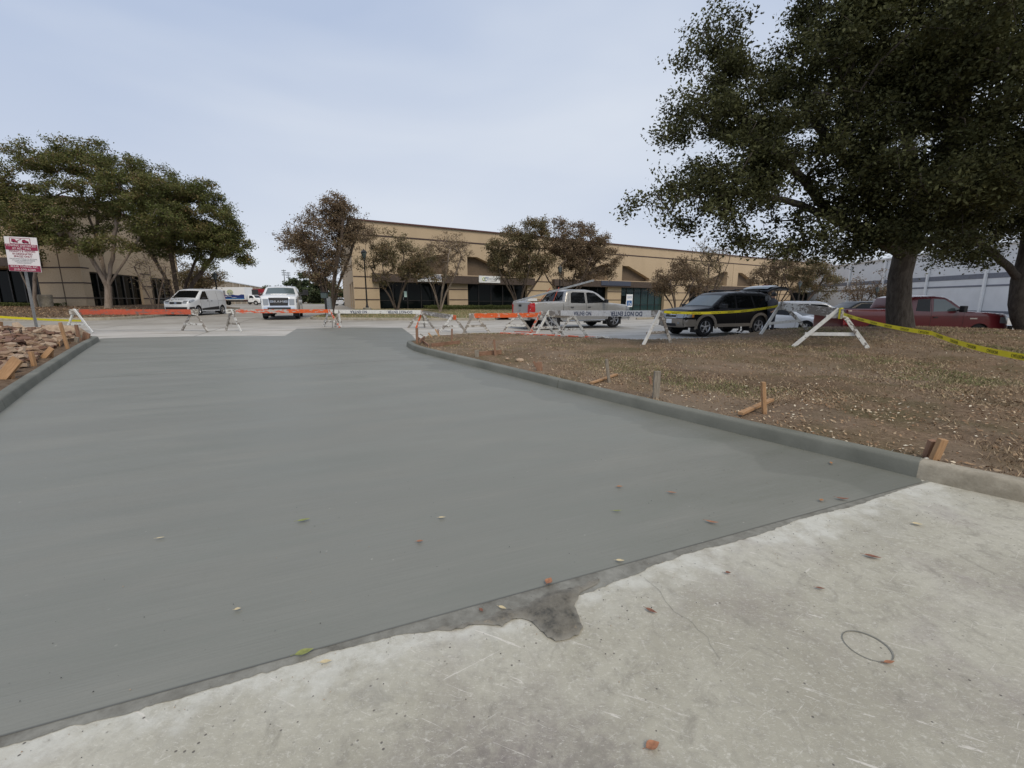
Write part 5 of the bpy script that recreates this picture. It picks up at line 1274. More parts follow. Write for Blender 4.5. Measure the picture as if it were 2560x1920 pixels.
for sd in (1, -1):
    v.side('wheel_arch_trim', arch(1.46, .375, .435, .54, -8, 188), 'p_tan', .035, (sd,)); v.side('wheel_arch_trim', arch(-1.40, .375, .435, .54, -8, 188), 'p_tan', .035, (sd,))
    v.side('sill_trim', [(.93, .37), (.93, .50), (-.88, .50), (-.88, .37)], 'p_tan', .03, (sd,))
    v.side('bumper_corner', [(2.40, .40), (2.42, .68), (1.98, .68), (1.92, .42)], 'p_tan', .02, (sd,)); v.side('bumper_corner', [(-2.40, .42), (-2.40, .70), (-1.92, .70), (-1.90, .44)], 'p_tan', .02, (sd,))
    v.side('headlight', [(2.41, .74), (2.36, .93), (2.14, .97), (2.16, .76)], 'lamp', .014, (sd,)); v.cross('headlight', 2.1, 3.0, sd * .52, sd * .99, 'lamp', .016, m=4)
    v.side('indicator', [(2.15, .76), (2.13, .96), (2.05, .97), (2.07, .77)], 'amber', .013, (sd,))
    v.cross('fog_lamp', 1.1, 1.45, sd * .62, sd * .76, 'lamp', .045, n=2, m=2)
    v.side('tail_lamp', [(-2.38, .85), (-2.30, 1.10), (-2.20, 1.10), (-2.24, .85)], 'red_lens', .01, (sd,))
v.cross('grille_surround', 2.05, 3.1, -.50, .50, 'alu', .018); v.cross('grille', 2.22, 2.95, -.44, .44, 'blackpl', .026)
v.cross('grille_bar', 2.56, 2.64, -.44, .44, 'chrome', .034, n=2); v.cross('emblem', 2.48, 2.72, -.09, .09, 'chrome', .042, n=2, m=2)
v.cross('bumper', .3, 2.0, -1, 1, 'p_tan', .03); v.cross('bumper_inlet', .75, 1.2, -.45, .45, 'blackpl', .036); v.boxp('number_plate', (2.475, -.05, .60), (.015, .31, .17), 'white')
text('lettering', 'TX 4082', .075, 'ink', v.o, Matrix.Translation((2.486, -.05, .595)) @ Matrix.Rotation(R(90), 4, 'Z') @ Matrix.Rotation(R(90), 4, 'X'), .002, w=False) if False else None
v.line('door_gap', [(-.07, .45), (-.07, 1.65)]); v.line('door_gap', [(1.02, .45), (1.02, 1.12)]); v.line('door_gap', [(-1.02, .9), (-1.05, 1.1), (-.92, 1.65)])
v.handle(.12, .96); v.handle(-.90, .96); v.mirror(.80, 1.12)
for sd in (1, -1): MB().tube([(-.1, sd * .60, 1.80), (-.2, sd * .60, 1.84), (-1.5, sd * .60, 1.84), (-1.62, sd * .60, 1.78)], .022, 6).build('roof_rail', 'blackpl', v.o)
for y in (.25, -.35): MB().tube([(1.08, y, 1.185), (.86, y + .42, 1.33)], .012, 5).build('wiper', 'blackpl', v.o)
tg = MB()
ws = [(-1.86, 1.79, .0), (-2.2, 1.93, .04), (-2.6, 1.99, .05), (-2.95, 1.97, .05), (-3.12, 1.90, .04)]
for sgn in (1, -1): pass
vs = []
for x, z, t in ws:
    for y in (-.74, -.6, -.3, 0, .3, .6, .74): vs.append((x, y, z + .03 * (1 - (y / .74) ** 2)))
for x, z, t in ws:
    for y in (-.74, -.6, -.3, 0, .3, .6, .74): vs.append((x + .02, y, z - .085 + .03 * (1 - (y / .74) ** 2)))
k = 7; n5 = len(ws) * k; fs = []
for i in range(len(ws) - 1):
    for j in range(k - 1): fs += [(i * k + j, i * k + j + 1, (i + 1) * k + j + 1, (i + 1) * k + j), (n5 + i * k + j, n5 + (i + 1) * k + j, n5 + (i + 1) * k + j + 1, n5 + i * k + j + 1)]
    fs += [(i * k, (i + 1) * k, n5 + (i + 1) * k, n5 + i * k), (i * k + k - 1, n5 + i * k + k - 1, n5 + (i + 1) * k + k - 1, (i + 1) * k + k - 1)]
e_ = (len(ws) - 1) * k; fs += [(e_ + j, n5 + e_ + j, n5 + e_ + j + 1, e_ + j + 1) for j in range(k - 1)]
tgo = autosmooth(tg.add(vs, fs).build('tailgate', 'p_black', v.o), 40)
gl2 = MB(); gl2.add([(x, y, z + .042 + .03 * (1 - (y / .74) ** 2)) for x, z in ((-1.98, 1.845), (-2.2, 1.93), (-2.55, 1.985)) for y in (-.62, -.3, 0, .3, .62)], [(i * 5 + j, i * 5 + j + 1, (i + 1) * 5 + j + 1, (i + 1) * 5 + j) for i in range(2) for j in range(4)])
gl2.build('rear_window', 'carglass2', tgo); MB().box((-2.62, 0, 2.065), (.05, .3, .02)).build('tail_lamp', 'red_lens', tgo)
MB().tube([(-2.05, .66, 1.45), (-2.45, .66, 1.88)], .012, 5).build('gas_strut', 'blackpl', tgo)
v.boxp('cargo_opening', (-2.2, 0, 1.2), (.3, 1.35, .75), 'blackpl')
suv = v

# ---- red pickup behind the oak
p = XD(2250, 17.9, lambda x, y: H(x, y)); zr = -.36; p.z = H(p.x, p.y) - .05
v = Car('pickup_truck', 'long maroon pickup with chrome front bumper parked behind the big oak trunk', 'pickup truck', p, R(-1), [(3.10, .50), (3.20, .62), (3.22, .82), (3.16, 1.14), (3.02, 1.24), (1.50, 1.34), (.92, 1.78), (.70, 1.88), (.3, 1.92), (-.42, 1.90), (-.62, 1.84), (-.74, 1.42), (-3.00, 1.42), (-3.06, 1.38), (-3.08, .66), (-3.0, .58)],
        2.03, 1.26, .18, 'p_red', (2.05, -1.95), .41, endt=.08, rim='alloy', open_seg=(11,), spokes=8, tyrew=.25)
v.cross('windscreen', 5.06, 5.95, -.93, .93, 'carglass2'); v.side('side_window', [(1.30, 1.34), (1.0, 1.54), (.68, 1.78), (.26, 1.80), (.20, 1.32)], 'carglass2'); v.side('side_window', [(.08, 1.32), (.12, 1.80), (-.34, 1.79), (-.46, 1.34)], 'carglass')
v.line('door_gap', [(.14, .6), (.14, 1.84)]); v.line('door_gap', [(1.38, .6), (1.38, 1.3)]); v.line('door_gap', [(-.80, .6), (-.80, 1.34)], wd=.035); v.handle(.30, 1.10); v.mirror(1.12, 1.36, size=(.14, .2, .24))
for sd in (1, -1):
    v.side('headlight', [(3.18, .86), (3.14, 1.10), (2.80, 1.12), (2.82, .88)], 'lamp', .012, (sd,)); v.cross('headlight', 2.1, 2.9, sd * .66, sd * .98, 'lamp', .012, m=3)
    v.side('tail_lamp', [(-3.07, .8), (-3.07, 1.2), (-2.94, 1.2), (-2.94, .8)], 'red_lens', .012, (sd,)); v.side('fender_badge', [(1.62, 1.03), (1.62, 1.08), (1.90, 1.08), (1.90, 1.03)], 'chrome', .01, (sd,))
v.cross('grille', 2.0, 3.1, -.56, .56, 'blackpl', .02)
for y in (-.5, 0, .5): v.boxp('grille_bar', (3.25, y, 1.0), (.03, .07, .28), 'chrome')
v.boxp('front_bumper', (3.25, 0, .68), (.24, 2.0, .24), 'chrome', .04); v.boxp('bed_liner', (-1.9, 0, .95), (2.2, 1.65, .5), 'blackpl'); v.boxp('step_bar', (.3, 0, .45), (2.0, 2.05, .06), 'blackpl')

# ---- cars parked behind the SUV
p = XD(1972, 22.5)
v = Car('sports_car', 'low white sports coupe half hidden behind the white barricade', 'car', p, R(-62), [(2.0, .25), (2.12, .35), (2.12, .52), (1.95, .68), (1.0, .86), (.35, 1.18), (.05, 1.26), (-.5, 1.25), (-1.4, 1.0), (-2.0, .92), (-2.1, .70), (-2.1, .35), (-2.0, .28)], 1.82, .80, .2, 'p_white', (1.28, -1.25), .32, endt=.2, rim='alloy')
v.cross('windscreen', 4.06, 4.94, -.9, .9, 'carglass'); v.side('side_window', [(.8, .88), (.3, 1.15), (-.4, 1.18), (-1.0, .95)], 'carglass')
for sd in (1, -1): v.side('headlight', [(2.05, .55), (1.95, .68), (1.50, .76), (1.65, .62)], 'lamp', .01, (sd,)); v.cross('headlight', 2.2, 3.0, sd * .62, sd * .97, 'lamp', .01, m=3)
v.cross('air_inlet', 1.0, 1.7, -.55, .55, 'blackpl', .01); v.line('door_gap', [(.75, .3), (.8, .85)]); v.mirror(.6, .92, 'p_white', (.12, .16, .12), .06)
p = XD(2025, 23.8)
v = Car('suv', 'silver grey SUV parked nose out beyond the white sports coupe', 'SUV', p, R(-28), [(2.22, .32), (2.34, .45), (2.34, .75), (2.22, .95), (1.25, 1.12), (.5, 1.58), (.2, 1.66), (-1.2, 1.68), (-1.9, 1.6), (-2.25, 1.1), (-2.3, .5), (-2.2, .35)], 1.86, 1.0, .2, 'p_sil2', (1.42, -1.4), .37, endt=.18, rim='blackpl')
v.cross('windscreen', 4.06, 4.94, -.92, .92, 'carglass'); v.side('side_window', [(1.0, 1.12), (.45, 1.5), (-.2, 1.54), (-.2, 1.08)], 'carglass'); v.side('side_window', [(-.3, 1.08), (-.3, 1.55), (-1.6, 1.52), (-1.9, 1.12)], 'carglass')
for sd in (1, -1): v.side('headlight', [(2.28, .78), (2.2, .94), (1.8, 1.0), (1.85, .86)], 'lamp', .01, (sd,)); v.side('wheel_arch_trim', arch(1.42, .37, .42, .47), 'blackpl', .02, (sd,))
v.cross('bumper', .2, 1.3, -1, 1, 'blackpl', .015); v.cross('grille', 1.5, 2.4, -.6, .6, 'blackpl', .012); v.mirror(.9, 1.12, 'p_sil2'); v.handle(-.1, 1.0)
p = XD(2150, 24.5)
v = Car('pickup_truck', 'black pickup nose partly hidden between the silver SUV and the maroon pickup', 'pickup truck', p, R(172), [(2.80, .42), (2.88, .55), (2.90, .80), (2.84, 1.02), (2.68, 1.10), (1.55, 1.18), (.86, 1.64), (.62, 1.74), (-.75, 1.76), (-1.0, 1.68), (-1.14, 1.20), (-2.9, 1.2), (-2.95, .62), (-2.88, .52)], 1.98, 1.1, .19, 'p_black', (1.86, -1.80), .40, endt=.12, rim='blackpl')
v.cross('windscreen', 5.06, 5.95, -.93, .93, 'carglass'); v.side('side_window', [(1.2, 1.2), (.64, 1.64), (-.8, 1.64), (-.9, 1.18)], 'carglass'); v.cross('grille', 1.2, 2.9, -.6, .6, 'blackpl', .01); v.boxp('front_bumper', (2.9, 0, .5), (.2, 1.9, .16), 'chrome', .03)
for sd in (1, -1): v.cross('headlight', 1.6, 2.8, sd * .66, sd * .97, 'lamp', .012, m=3)

# ---- box truck and red trailer far left
p = XD(601, 90)
bt = empty('box_truck', 'far white box truck with blue printed box side and its cab to the right', 'truck', p, R(-8))
def at_(mb): return mb
Zb = 3.55
MB().box((-1.3, 0, (1.05 + Zb) / 2), (7.0, 2.4, Zb - 1.05)).build('cargo_box', 'white', bt, bevel=.03)
MAT['navy'] = plain('navy_print', (.015, .035, .16), .5); MAT['skyb'] = plain('sky_print', (.05, .20, .42), .5)
m_ = MB(); m_.prism([(-4.7, 1.2), (2.1, 1.2), (2.1, 2.1), (1.5, 2.15), (.9, 1.98), (.2, 2.0), (-.6, 2.15), (-1.6, 1.95), (-2.6, 2.25), (-3.4, 2.05), (-4.2, 2.2), (-4.7, 2.1)], -1.225, -1.205); m_.build('printed_band', 'navy', bt)
m_ = MB(); m_.box((-1.3, -1.228, 1.32), (6.6, .01, .16)); m_.build('printed_band', 'skyb', bt)
m_ = MB(); m_.prism([(-1.0 + .72 * math.cos(R(a)), 2.55 + .55 * math.sin(R(a))) for a in range(0, 360, 24)], -1.235, -1.207); m_.build('printed_disc', plain('pale_green_print', (.42, .46, .30), .5), bt)
for x, z, w_, h_ in ((-2.3, 2.45, .55, .9), (-2.9, 2.4, .45, .6), (-1.35, 2.3, .3, .35), (-.75, 2.35, .28, .4)): MB().box((x, -1.24, z), (w_, .01, h_)).build('printed_figure', 'greyp', bt)
text('lettering', 'Happy Home', .34, 'white', bt, Matrix.Translation((-1.6, -1.24, 1.80)) @ fx, .004, w=False); text('lettering', 'Comfort', .30, 'white', bt, Matrix.Translation((-.2, -1.24, 1.52)) @ fx, .004, w=False)
c2 = Car('cab_tmp', None, None, (0, 0, 0), 0, [(5.2, .45), (5.3, .6), (5.28, .95), (5.1, 1.25), (4.3, 1.42), (3.75, 1.98), (3.5, 2.08), (2.75, 2.08), (2.62, 2.0), (2.6, .5)], 2.1, 1.3, .2, 'white', (4.35,), .45, endt=.05, rim='white', rimr=.55)
c2.side('side_window', [(4.0, 1.42), (3.62, 1.9), (2.95, 1.92), (2.95, 1.40)], 'carglass'); c2.cross('windscreen', 4.06, 4.95, -.9, .9, 'carglass'); c2.cross('grille', 1.2, 2.6, -.6, .6, 'blackpl', .01); c2.mirror(3.9, 1.5, 'blackpl'); c2.handle(3.05, 1.3)
c2.side('lower_trim', [(3.85, .45), (3.85, .62), (2.65, .62), (2.65, .45)], 'blackpl', .01)
for ch in list(c2.o.children): ch.parent = bt
bpy.data.objects.remove(c2.o)
MB().box((-1.2, 0, .85), (7.0, 1.9, .3)).build('chassis', 'blackpl', bt)
for sd in (1, -1):
    t_ = MB().lathe([(.27, -.2), (.43, -.2), (.45, -.1), (.45, .1), (.43, .2), (.27, .2)], 'y', (-3.4, sd * .95, .45), 20).build('tyre', 'rubber', bt); MB().lathe([(.001, 0), (.27, .02), (.27, sd * .19)], 'y', (-3.4, sd * .95, .45), 14).build('rim', 'white', t_)
p = XD(655, 108)
rt_ = empty('box_trailer', 'far dark red trailer with white lettering beyond the box truck', 'trailer', p, R(-6))
MB().box((0, 0, 2.35), (7.5, 2.4, 2.7)).build('cargo_box', plain('red_trailer_paint', (.27, .015, .022), .5), rt_, bevel=.03); MB().box((0, 0, .85), (7.2, 1.8, .3)).build('chassis', 'blackpl', rt_)
text('lettering', 'LENN', .95, 'white', rt_, Matrix.Translation((1.9, -1.22, 2.45)) @ fx, .01, w=False, shear=.2); MB().box((1.6, -1.21, 1.55), (2.6, .02, .10)).build('stripe', 'white', rt_); MB().box((-1.7, -1.21, 2.9), (.35, .02, .3)).build('logo_mark', 'white', rt_)
for x in (-2.4, 2.4):
    for sd in (1, -1): MB().lathe([(.001, -.12), (.43, -.15), (.45, 0), (.43, .15), (.001, .12)], 'y', (x, sd * .95, .45), 18).build('tyre', 'rubber', rt_)
# ---- far vehicles by the corner of the tan building
def small(px, D, rz, lab, kind='car', body='p_white'):
    p = XD(px, D)
    if kind == 'car':
        v = Car('parked_car', lab, 'car', p, rz, [(2.2, .3), (2.3, .6), (2.1, .85), (1.1, .98), (.4, 1.38), (-.9, 1.42), (-1.6, 1.08), (-2.3, 1.0), (-2.35, .4)], 1.8, .9, .2, body, (1.4, -1.35), .32, endt=.15)
        v.side('side_window', [(.9, .98), (.35, 1.3), (-.85, 1.33), (-1.35, 1.02)], 'carglass')
    else:
        v = Car('pickup_truck', lab, 'pickup truck', p, rz, [(2.7, .5), (2.8, .9), (2.6, 1.15), (1.4, 1.25), (.8, 1.75), (-.7, 1.8), (-.9, 1.25), (-2.8, 1.22), (-2.85, .6)], 1.95, 1.2, .2, body, (1.8, -1.8), .4, endt=.1)
        v.side('side_window', [(1.1, 1.28), (.7, 1.68), (-.6, 1.7), (-.7, 1.28)], 'carglass')
    v.cross('windscreen', 3.1, 3.9, -.9, .9, 'carglass')
small(853, 82, R(170), 'far white car beyond the lawn left of the tan building corner')
small(884, 92, R(5), 'far white pickup touching the tan building corner in the view', 'pickup')
small(2215, 42, R(185), 'dark grey car in the far lot seen between the oak trunk and the hatch SUV', 'car', 'p_black') if False else None
# ================================================================ BARRICADES
gbar = 'wooden barricades across the end of the fresh slab'
def foot(px, py, h): return march(px, py, h)
def aframe(fl, fr, apx, h=H, matl='pw', matr='pw', root=None, dmax=.7, cols=None, brace=True, wl=.09, top=None, bmat=None, bfrac=.38):
    """two legs crossing at the rail; fl/fr feet pixels, apx apex pixel"""
    a, b = foot(*fl, h), foot(*fr, h); D = (a.y + b.y) / 2; dd = max(-dmax, min(dmax, a.y - b.y))
    a = XD(fl[0], D + dd / 2, h); b = XD(fr[0], D - dd / 2, h)
    c = P(apx[0], apx[1], D)
    return a, b, c
def barricade(label, F1, F2, rail, h1=H, h2=H, group=gbar, railm='po', over=(.18, .18), rh=.19, text_=None, legs=('pw', 'pw', 'pw', 'pw'), bands=None, brace=('pw', 'pw')):
    a1, b1, c1 = aframe(*F1, h=h1); a2, b2, c2 = aframe(*F2, h=h2)
    base = (a1 + b1 + a2 + b2) / 4; root = empty('barricade', label, 'barricade', (base.x, base.y, min(a1.z, b1.z, a2.z, b2.z)), math.atan2(c2.y - c1.y, c2.x - c1.x), group)
    d = (c2 - c1).normalized()
    for i, (a, b, c) in enumerate(((a1, b1, c1), (a2, b2, c2))):
        ax = (b - a); ax.z = 0; ax.normalize(); up = tuple(d)
        legw, legt = .092, .038
        for j, (p, s_) in enumerate(((a, 1), (b, -1))):
            top = c + ax * s_ * .03 + Vector((0, 0, .0)); dirv = (top - p).normalized()
            # leg passes just beside the rail
            off = Vector((-ax.x * s_, -ax.y * s_, 0)) * .03
            m_ = MB(); m_.beam(p + Vector((0, 0, -.01)), top + off, legt, legw, up=tuple(ax))
            m_.build('leg', legs[i * 2 + j], root, w=True, bevel=.003)
        for fr_, nm in ((.34, 'brace'), (.80, 'top_brace')):
            p = a.lerp(c, fr_); q = b.lerp(c, fr_); e = (q - p).normalized() * .05; o_ = d * (.045 if i == 0 else -.045)
            MB().beam(p - e + o_, q + e + o_, .02, .085).build(nm, brace[i], root, w=True, bevel=.002)
    r0 = c1 - d * over[0]; r1 = c2 + d * over[1]; dz = Vector((0, 0, -rh / 2 + .01))
    L_ = (r1 - r0).length
    bands = bands or [(0, 1, railm)]
    for u0, u1, mt_ in bands:
        MB().beam(r0 + dz + d * (L_ * u0), r0 + dz + d * (L_ * u1), .04, rh).build('rail', mt_, root, w=True, bevel=.004)
    n = Vector((d.y, -d.x, 0)).normalized()
    if n.dot(EYE - c1) < 0: n = -n
    if text_:
        for body, u in text_:
            o = r0 + dz + d * (L_ * u) + n * .023
            xdir = d if d.x > 0 else -d
            t_ = text('lettering', body, rh * 1.0, 'ink', root, frame_m(o, -xdir, (0, 0, -1)), .001, sx=.92, bold=.02)
    return root, c1, c2, r0, r1
barricade('orange painted barricade furthest left in front of the white van', ((165, 822), (232, 838), (186, 774)), ((455, 826), (520, 830), (483, 774)), None, railm='pom', bands=[(0, .075, 'pg'), (.075, .94, 'pom'), (.94, 1, 'pg')], rh=.20, legs=('pw2', 'pw2', 'pg', 'pg'), brace=('pw', 'pw'))
barricade('bright orange barricade in front of the white pickup', ((565, 826), (603, 829), (577, 774)), ((810, 817), (850, 819), (822, 774)), None, bands=[(0, .08, 'pw'), (.08, .55, 'po2'), (.55, .95, 'po'), (.95, 1, 'pw')], rh=.16, legs=('pg', 'pw', 'pw', 'po2'), brace=('pg', 'pw'))
barricade('white lettered barricade in front of the small lawn with its words upside down', ((838, 818), (852, 819), (846, 775)), ((1020, 820), (1085, 821), (1051, 776)), None, bands=[(0, 1, 'pw2')], text_=[('DO NOT ENTER', .76), ('NO ENTRA', .28)], rh=.17, over=(.18, .02), legs=('pg', 'pw', 'pg', 'pg'), brace=('pg', 'pw'))
barricade('short weathered grey barricade with one orange end pointing at the camera', ((1040, 821), (1062, 818), (1056, 777)), ((1099, 830), (1166, 831), (1133, 788)), None, bands=[(0, .94, 'pg'), (.94, 1, 'po')], rh=.19, over=(.1, .22), legs=('po', 'pg', 'pw', 'pg'), brace=('pg', 'pw'))
barricade('bright orange barricade left of the fallen planks behind the grass island', ((1158, 832), (1223, 830), (1184, 784)), ((1258, 830), (1330, 830), (1293, 783)), None, bands=[(0, .04, 'pg'), (.04, .07, 'pw'), (.07, 1, 'po')], rh=.19, over=(.2, 1.0), legs=('pg', 'pg', 'pw', 'pg'), brace=('pg', 'pw'))
barricade('short barricade with an orange leg crossing behind the left end of the long lettered one', ((1322, 839), (1385, 836), (1352, 779)), ((1388, 843), (1468, 841), (1432, 786)), None, bands=[(0, 1, 'pg')], rh=.18, over=(.06, .05), legs=('po2', 'pw', 'pw', 'pw'), brace=('pw', 'pw'))
B5 = barricade('long white barricade lettered upside down in front of the silver pickup', ((1338, 842), (1408, 837), (1373, 777)), ((1608, 862), (1677, 857), (1651, 777)), None, h2=island_h, bands=[(0, .15, 'pg'), (.15, .92, 'pw2'), (.92, 1, 'pg')], text_=[('DO NOT ENTER', .74), ('NO ENTRA', .37)], rh=.19, over=(.10, .12), legs=('pw2', 'pw', 'pw2', 'pg'), brace=('pw', 'pg'))
B7 = barricade('peeling white barricade standing on the mound left of the huge oak', ((1901, 836), (2018, 824), (1954, 756)), ((1982, 864), (2170, 873), (2098, 772)), None, h1=island_h, h2=island_h, bands=[(0, .10, 'pg'), (.10, .52, 'pw'), (.52, 1, 'pg')], rh=.24, over=(.1, .16), legs=('pw2', 'pw', 'pw2', 'pw'), brace=('pw2', 'pw2'))
# tapes
def tape(label, pts, words_=True, wd=.072, sag=.10, flip=True, word='CAUTION', gap=.62, face=None):
    root = empty('barrier_tape', label, 'barrier tape', pts[0])
    P_ = []
    for a, b in zip(pts[:-1], pts[1:]):
        n = max(4, int((b - a).length / .12)); sg = sag * (b - a).length / 4
        P_ += [a.lerp(b, i / n) - Vector((0, 0, sg * 4 * (i / n) * (1 - i / n))) for i in range(n)]
    P_.append(pts[-1]); vs = []; acc = 0; fr = []
    for i, p in enumerate(P_):
        d = (P_[min(i + 1, len(P_) - 1)] - P_[max(i - 1, 0)]).normalized(); tw = .22 * noise.noise((i * .11, .5, 1)) + .10
        n = Vector((d.y, -d.x, 0)).normalized()
        if n.dot(EYE - p) < 0: n = -n
        up = d.cross(n).normalized(); up = up if up.z > 0 else -up
        u = (up * math.cos(tw) + n * math.sin(tw)); nn = d.cross(u).normalized(); nn = nn if nn.dot(EYE - p) > 0 else -nn
        vs += [p - u * wd / 2, p + u * wd / 2, p - u * wd / 2 - nn * .0008, p + u * wd / 2 - nn * .0008]; fr.append((p, d, u, nn))
    fs = []
    for i in range(len(P_) - 1): fs += [(4 * i, 4 * i + 4, 4 * i + 5, 4 * i + 1), (4 * i + 2, 4 * i + 3, 4 * i + 7, 4 * i + 6)]
    MB().add(vs, fs).build('ribbon', 'tape', root, w=True)
    if words_:
        acc = 0; nxt = .3; last = P_[0]
        for p, d, u, nn in fr:
            acc += (p - last).length; last = p
            if acc > nxt:
                nxt += gap; dd = d if d.x > 0 else -d
                text('lettering', word, wd * .80, 'inkb', root, frame_m(p + nn * .003, -dd if flip else dd, -u if flip else u), .0004, sx=1.15)
    return root
q1 = B5[4] + Vector((0, 0, -.03)); q2 = B7[3] + Vector((0, 0, -.10))
tape('yellow barrier tape tied between the two right barricades in front of the black SUV', [q1 + Vector((0, -.03, 0)), P(1800, 781, 12.9), q2 + Vector((0, -.03, 0))], sag=.06)
q3 = B7[4] + Vector((.02, -.02, -.12)); en = P(2560, 893, 4.7); en2 = P(2980, 985, 3.5)
en2.z = max(en2.z, .75)
tape('long yellow barrier tape running from the mound barricade down to the right edge', [q3, P(2330, 833, 7.3), en, en2], sag=.05)
ps = board('stake', 'short pine stake holding the near end of the long yellow tape', 'stake', (en2.x, en2.y, island_h(en2.x, en2.y) - .1), (en2.x, en2.y, en2.z + .12), .09, .04, 'pinewood', up=(0, 1, 0))
MB_ = MB(); c_ = B7[4]; 
dv = (B7[4] - B7[3]).normalized()
wp = MB(); wp.beam(c_ - dv * .07 + Vector((0, 0, .03)), c_ - dv * .07 + Vector((0, 0, -.24)), .055, .075, up=tuple(dv)); tag(wp.build('tape_knot', 'tape', None), 'yellow tape wrapped round the right end of the mound barricade rail', 'barrier tape')
lp = P(205, 800, 18.2)
tape('yellow barrier tape from the left barricade leg to the left edge past the sign post', [P(203, 802, 17.6), P(80, 797, 15.5), P(-60, 788, 14.2), P(-160, 780, 13.5)], sag=.02, wd=.075, words_=False)
# planks lying by the feet of the crossing barricades
gpl = 'broken planks on the ground behind the island'
def plank(px1, px2, D1, D2, w_, t_, mat, lab, lift=.03, hf=island_h):
    a = XD(px1, D1, hf); b = XD(px2, D2, hf); a.z += lift; b.z += lift; return board('plank', lab, 'plank', a, b, w_, t_, mat, group=gpl)
plank(1250, 1322, 16.2, 16.3, .12, .035, 'po2', 'faded orange plank lying leftmost in the heap behind the island')
plank(1272, 1338, 16.6, 16.4, .12, .035, 'pw', 'short white plank in the heap behind the island', .05)
plank(1288, 1340, 16.0, 16.9, .10, .035, 'pom', 'dull red plank lying across the heap behind the island', .085)
plank(1335, 1492, 15.9, 14.6, .14, .04, 'po2', 'long orange and white plank stretching right along the island edge', .03)
plank(1490, 1524, 14.6, 14.45, .20, .045, 'pw', 'short splintered white board at the right tip of the long orange plank', .03)
plank(1496, 1518, 14.25, 14.9, .10, .04, 'pw', 'small white board crossing the splintered tip of the long plank', .07)

# ================================================================ FORMWORK STAKES AND BOARDS
def stk(lab, bp, tp, w_=.045, t_=.045, mat='pinewood', h=island_h, lean=0, D=None, name='stake'):
    a = march(*bp, h) if D is None else XD(bp[0], D, h); b = P(tp[0], tp[1], a.y + lean); a.z -= .05
    return board(name, lab, 'stake', a, b, w_, t_, mat, up=(0, 1, 0))
def brd(lab, p1, p2, w_=.04, t_=.09, mat='pinewood', h=island_h, lift=.05, name='board', D=None):
    a = march(*p1, h); b = march(*p2, h)
    if D: b = XD(p2[0], D, h)
    a.z += lift; b.z += lift; return board(name, lab, 'board', a, b, w_, t_, mat)
stk('tall reddish stake at the far tip of the right kerb', (1043, 858), (1042, 820), .07, .05, 'redwood')
brd('small reddish board leaning behind the tall stake at the kerb tip', (1050, 862), (1062, 852), .03, .1, 'redwood', lift=.10)
brd('dark offcut beside the tall stake at the kerb tip', (1046, 848), (1072, 868), .03, .09, 'redwood', lift=.03)
stk('pale stick lying tilted right of the kerb tip stake', (1071, 846), (1051, 835), .03, .05, 'greywood', lean=.3)
stk('short tan offcut tilted between the kerb tip and the grey barricade', (1081, 844), (1072, 833), .04, .06, 'pinewood', lean=.2)
stk('leaning tan stake crossing another near the grey barricade foot', (1101, 841), (1089, 824), .04, .06, 'pinewood', lean=.2)
stk('short upright peg behind the leaning tan stake', (1096, 838), (1095, 823), .05, .04, 'redwood')
stk('slim upright reddish stake standing alone on the far grass', (1129, 858), (1130, 822), .045, .045, 'redwood')
brd('reddish board lying on edge below the slim stake', (1079, 868), (1149, 860), .04, .11, 'redwood', lift=.05, D=None)
stk('slim reddish stake rising from the second lying board', (1239, 889), (1235, 848), .05, .045, 'redwood')
brd('second reddish board lying on edge nearer the camera', (1192, 891), (1253, 885), .04, .11, 'redwood', lift=.05)
stk('squat grey block at the left end of the second lying board', (1193, 893), (1192, 876), .09, .07, 'greywood')
stk('broken reddish stub close behind the kerb', (1350, 927), (1347, 905), .12, .05, 'redwood')
stk('splintered side piece of the broken reddish stub', (1344, 917), (1334, 903), .05, .03, 'redwood')
stk('thin pale stake leaning left near the middle of the kerb', (1524, 956), (1516, 898), .045, .045, 'greywood')
brd('thin plank lying from the kerb to the thin pale stake', (1478, 962), (1541, 940), .06, .03, 'pinewood', lift=.03)
stk('thick weathered grey stake behind the kerb', (1639, 996), (1644, 928), .09, .045, 'greywood')
stk('small brown sliver behind the thick weathered stake', (1629, 962), (1625, 942), .04, .03, 'redwood')
stk('clean new pine stake with a diagonal board at its foot', (1912, 1034), (1908, 955), .045, .045, 'pinewood')
brd('diagonal board running from the kerb to the new pine stake', (1850, 1042), (1929, 1006), .06, .035, 'pinewood', lift=.04)
stk('left one of two short pine pegs at the near end of the kerb', (2314, 1143), (2332, 1101), .055, .04, 'redwood', lean=-.05)
stk('right one of two short pine pegs at the near end of the kerb', (2330, 1152), (2358, 1098), .065, .04, 'pinewood', lean=-.03)
# left side
RB = rub_h
stk('tall tan stake leaning left beside the left kerb', (170, 872), (150, 806), .07, .04, 'pinewood', RB)
stk('reddish stake leaning left near the far tip of the left kerb', (199, 852), (190, 812), .075, .05, 'redwood', RB)
stk('short tan block behind the reddish stake at the left kerb tip', (191, 856), (192, 843), .10, .05, 'greywood', RB)
stk('broken reddish board standing at the far tip of the left kerb', (213, 850), (217, 832), .20, .035, 'redwood', RB)
brd('thin board leaning off the tall tan stake', (150, 868), (160, 856), .02, .12, 'pinewood', RB, .08)
stk('short pine stake by the left kerb with a pale edge', (86, 915), (77, 879), .07, .05, 'pinewood', RB)
stk('tan board slanting down among the stones by the left kerb', (101, 896), (130, 870), .11, .035, 'pinewood', RB, .1)
stk('small upright piece under the slanting tan board', (127, 894), (129, 874), .06, .04, 'pinewood', RB)
stk('wide pine board slanting at the left edge of the frame', (-6, 948), (45, 897), .17, .045, 'pinewood', RB, .15)
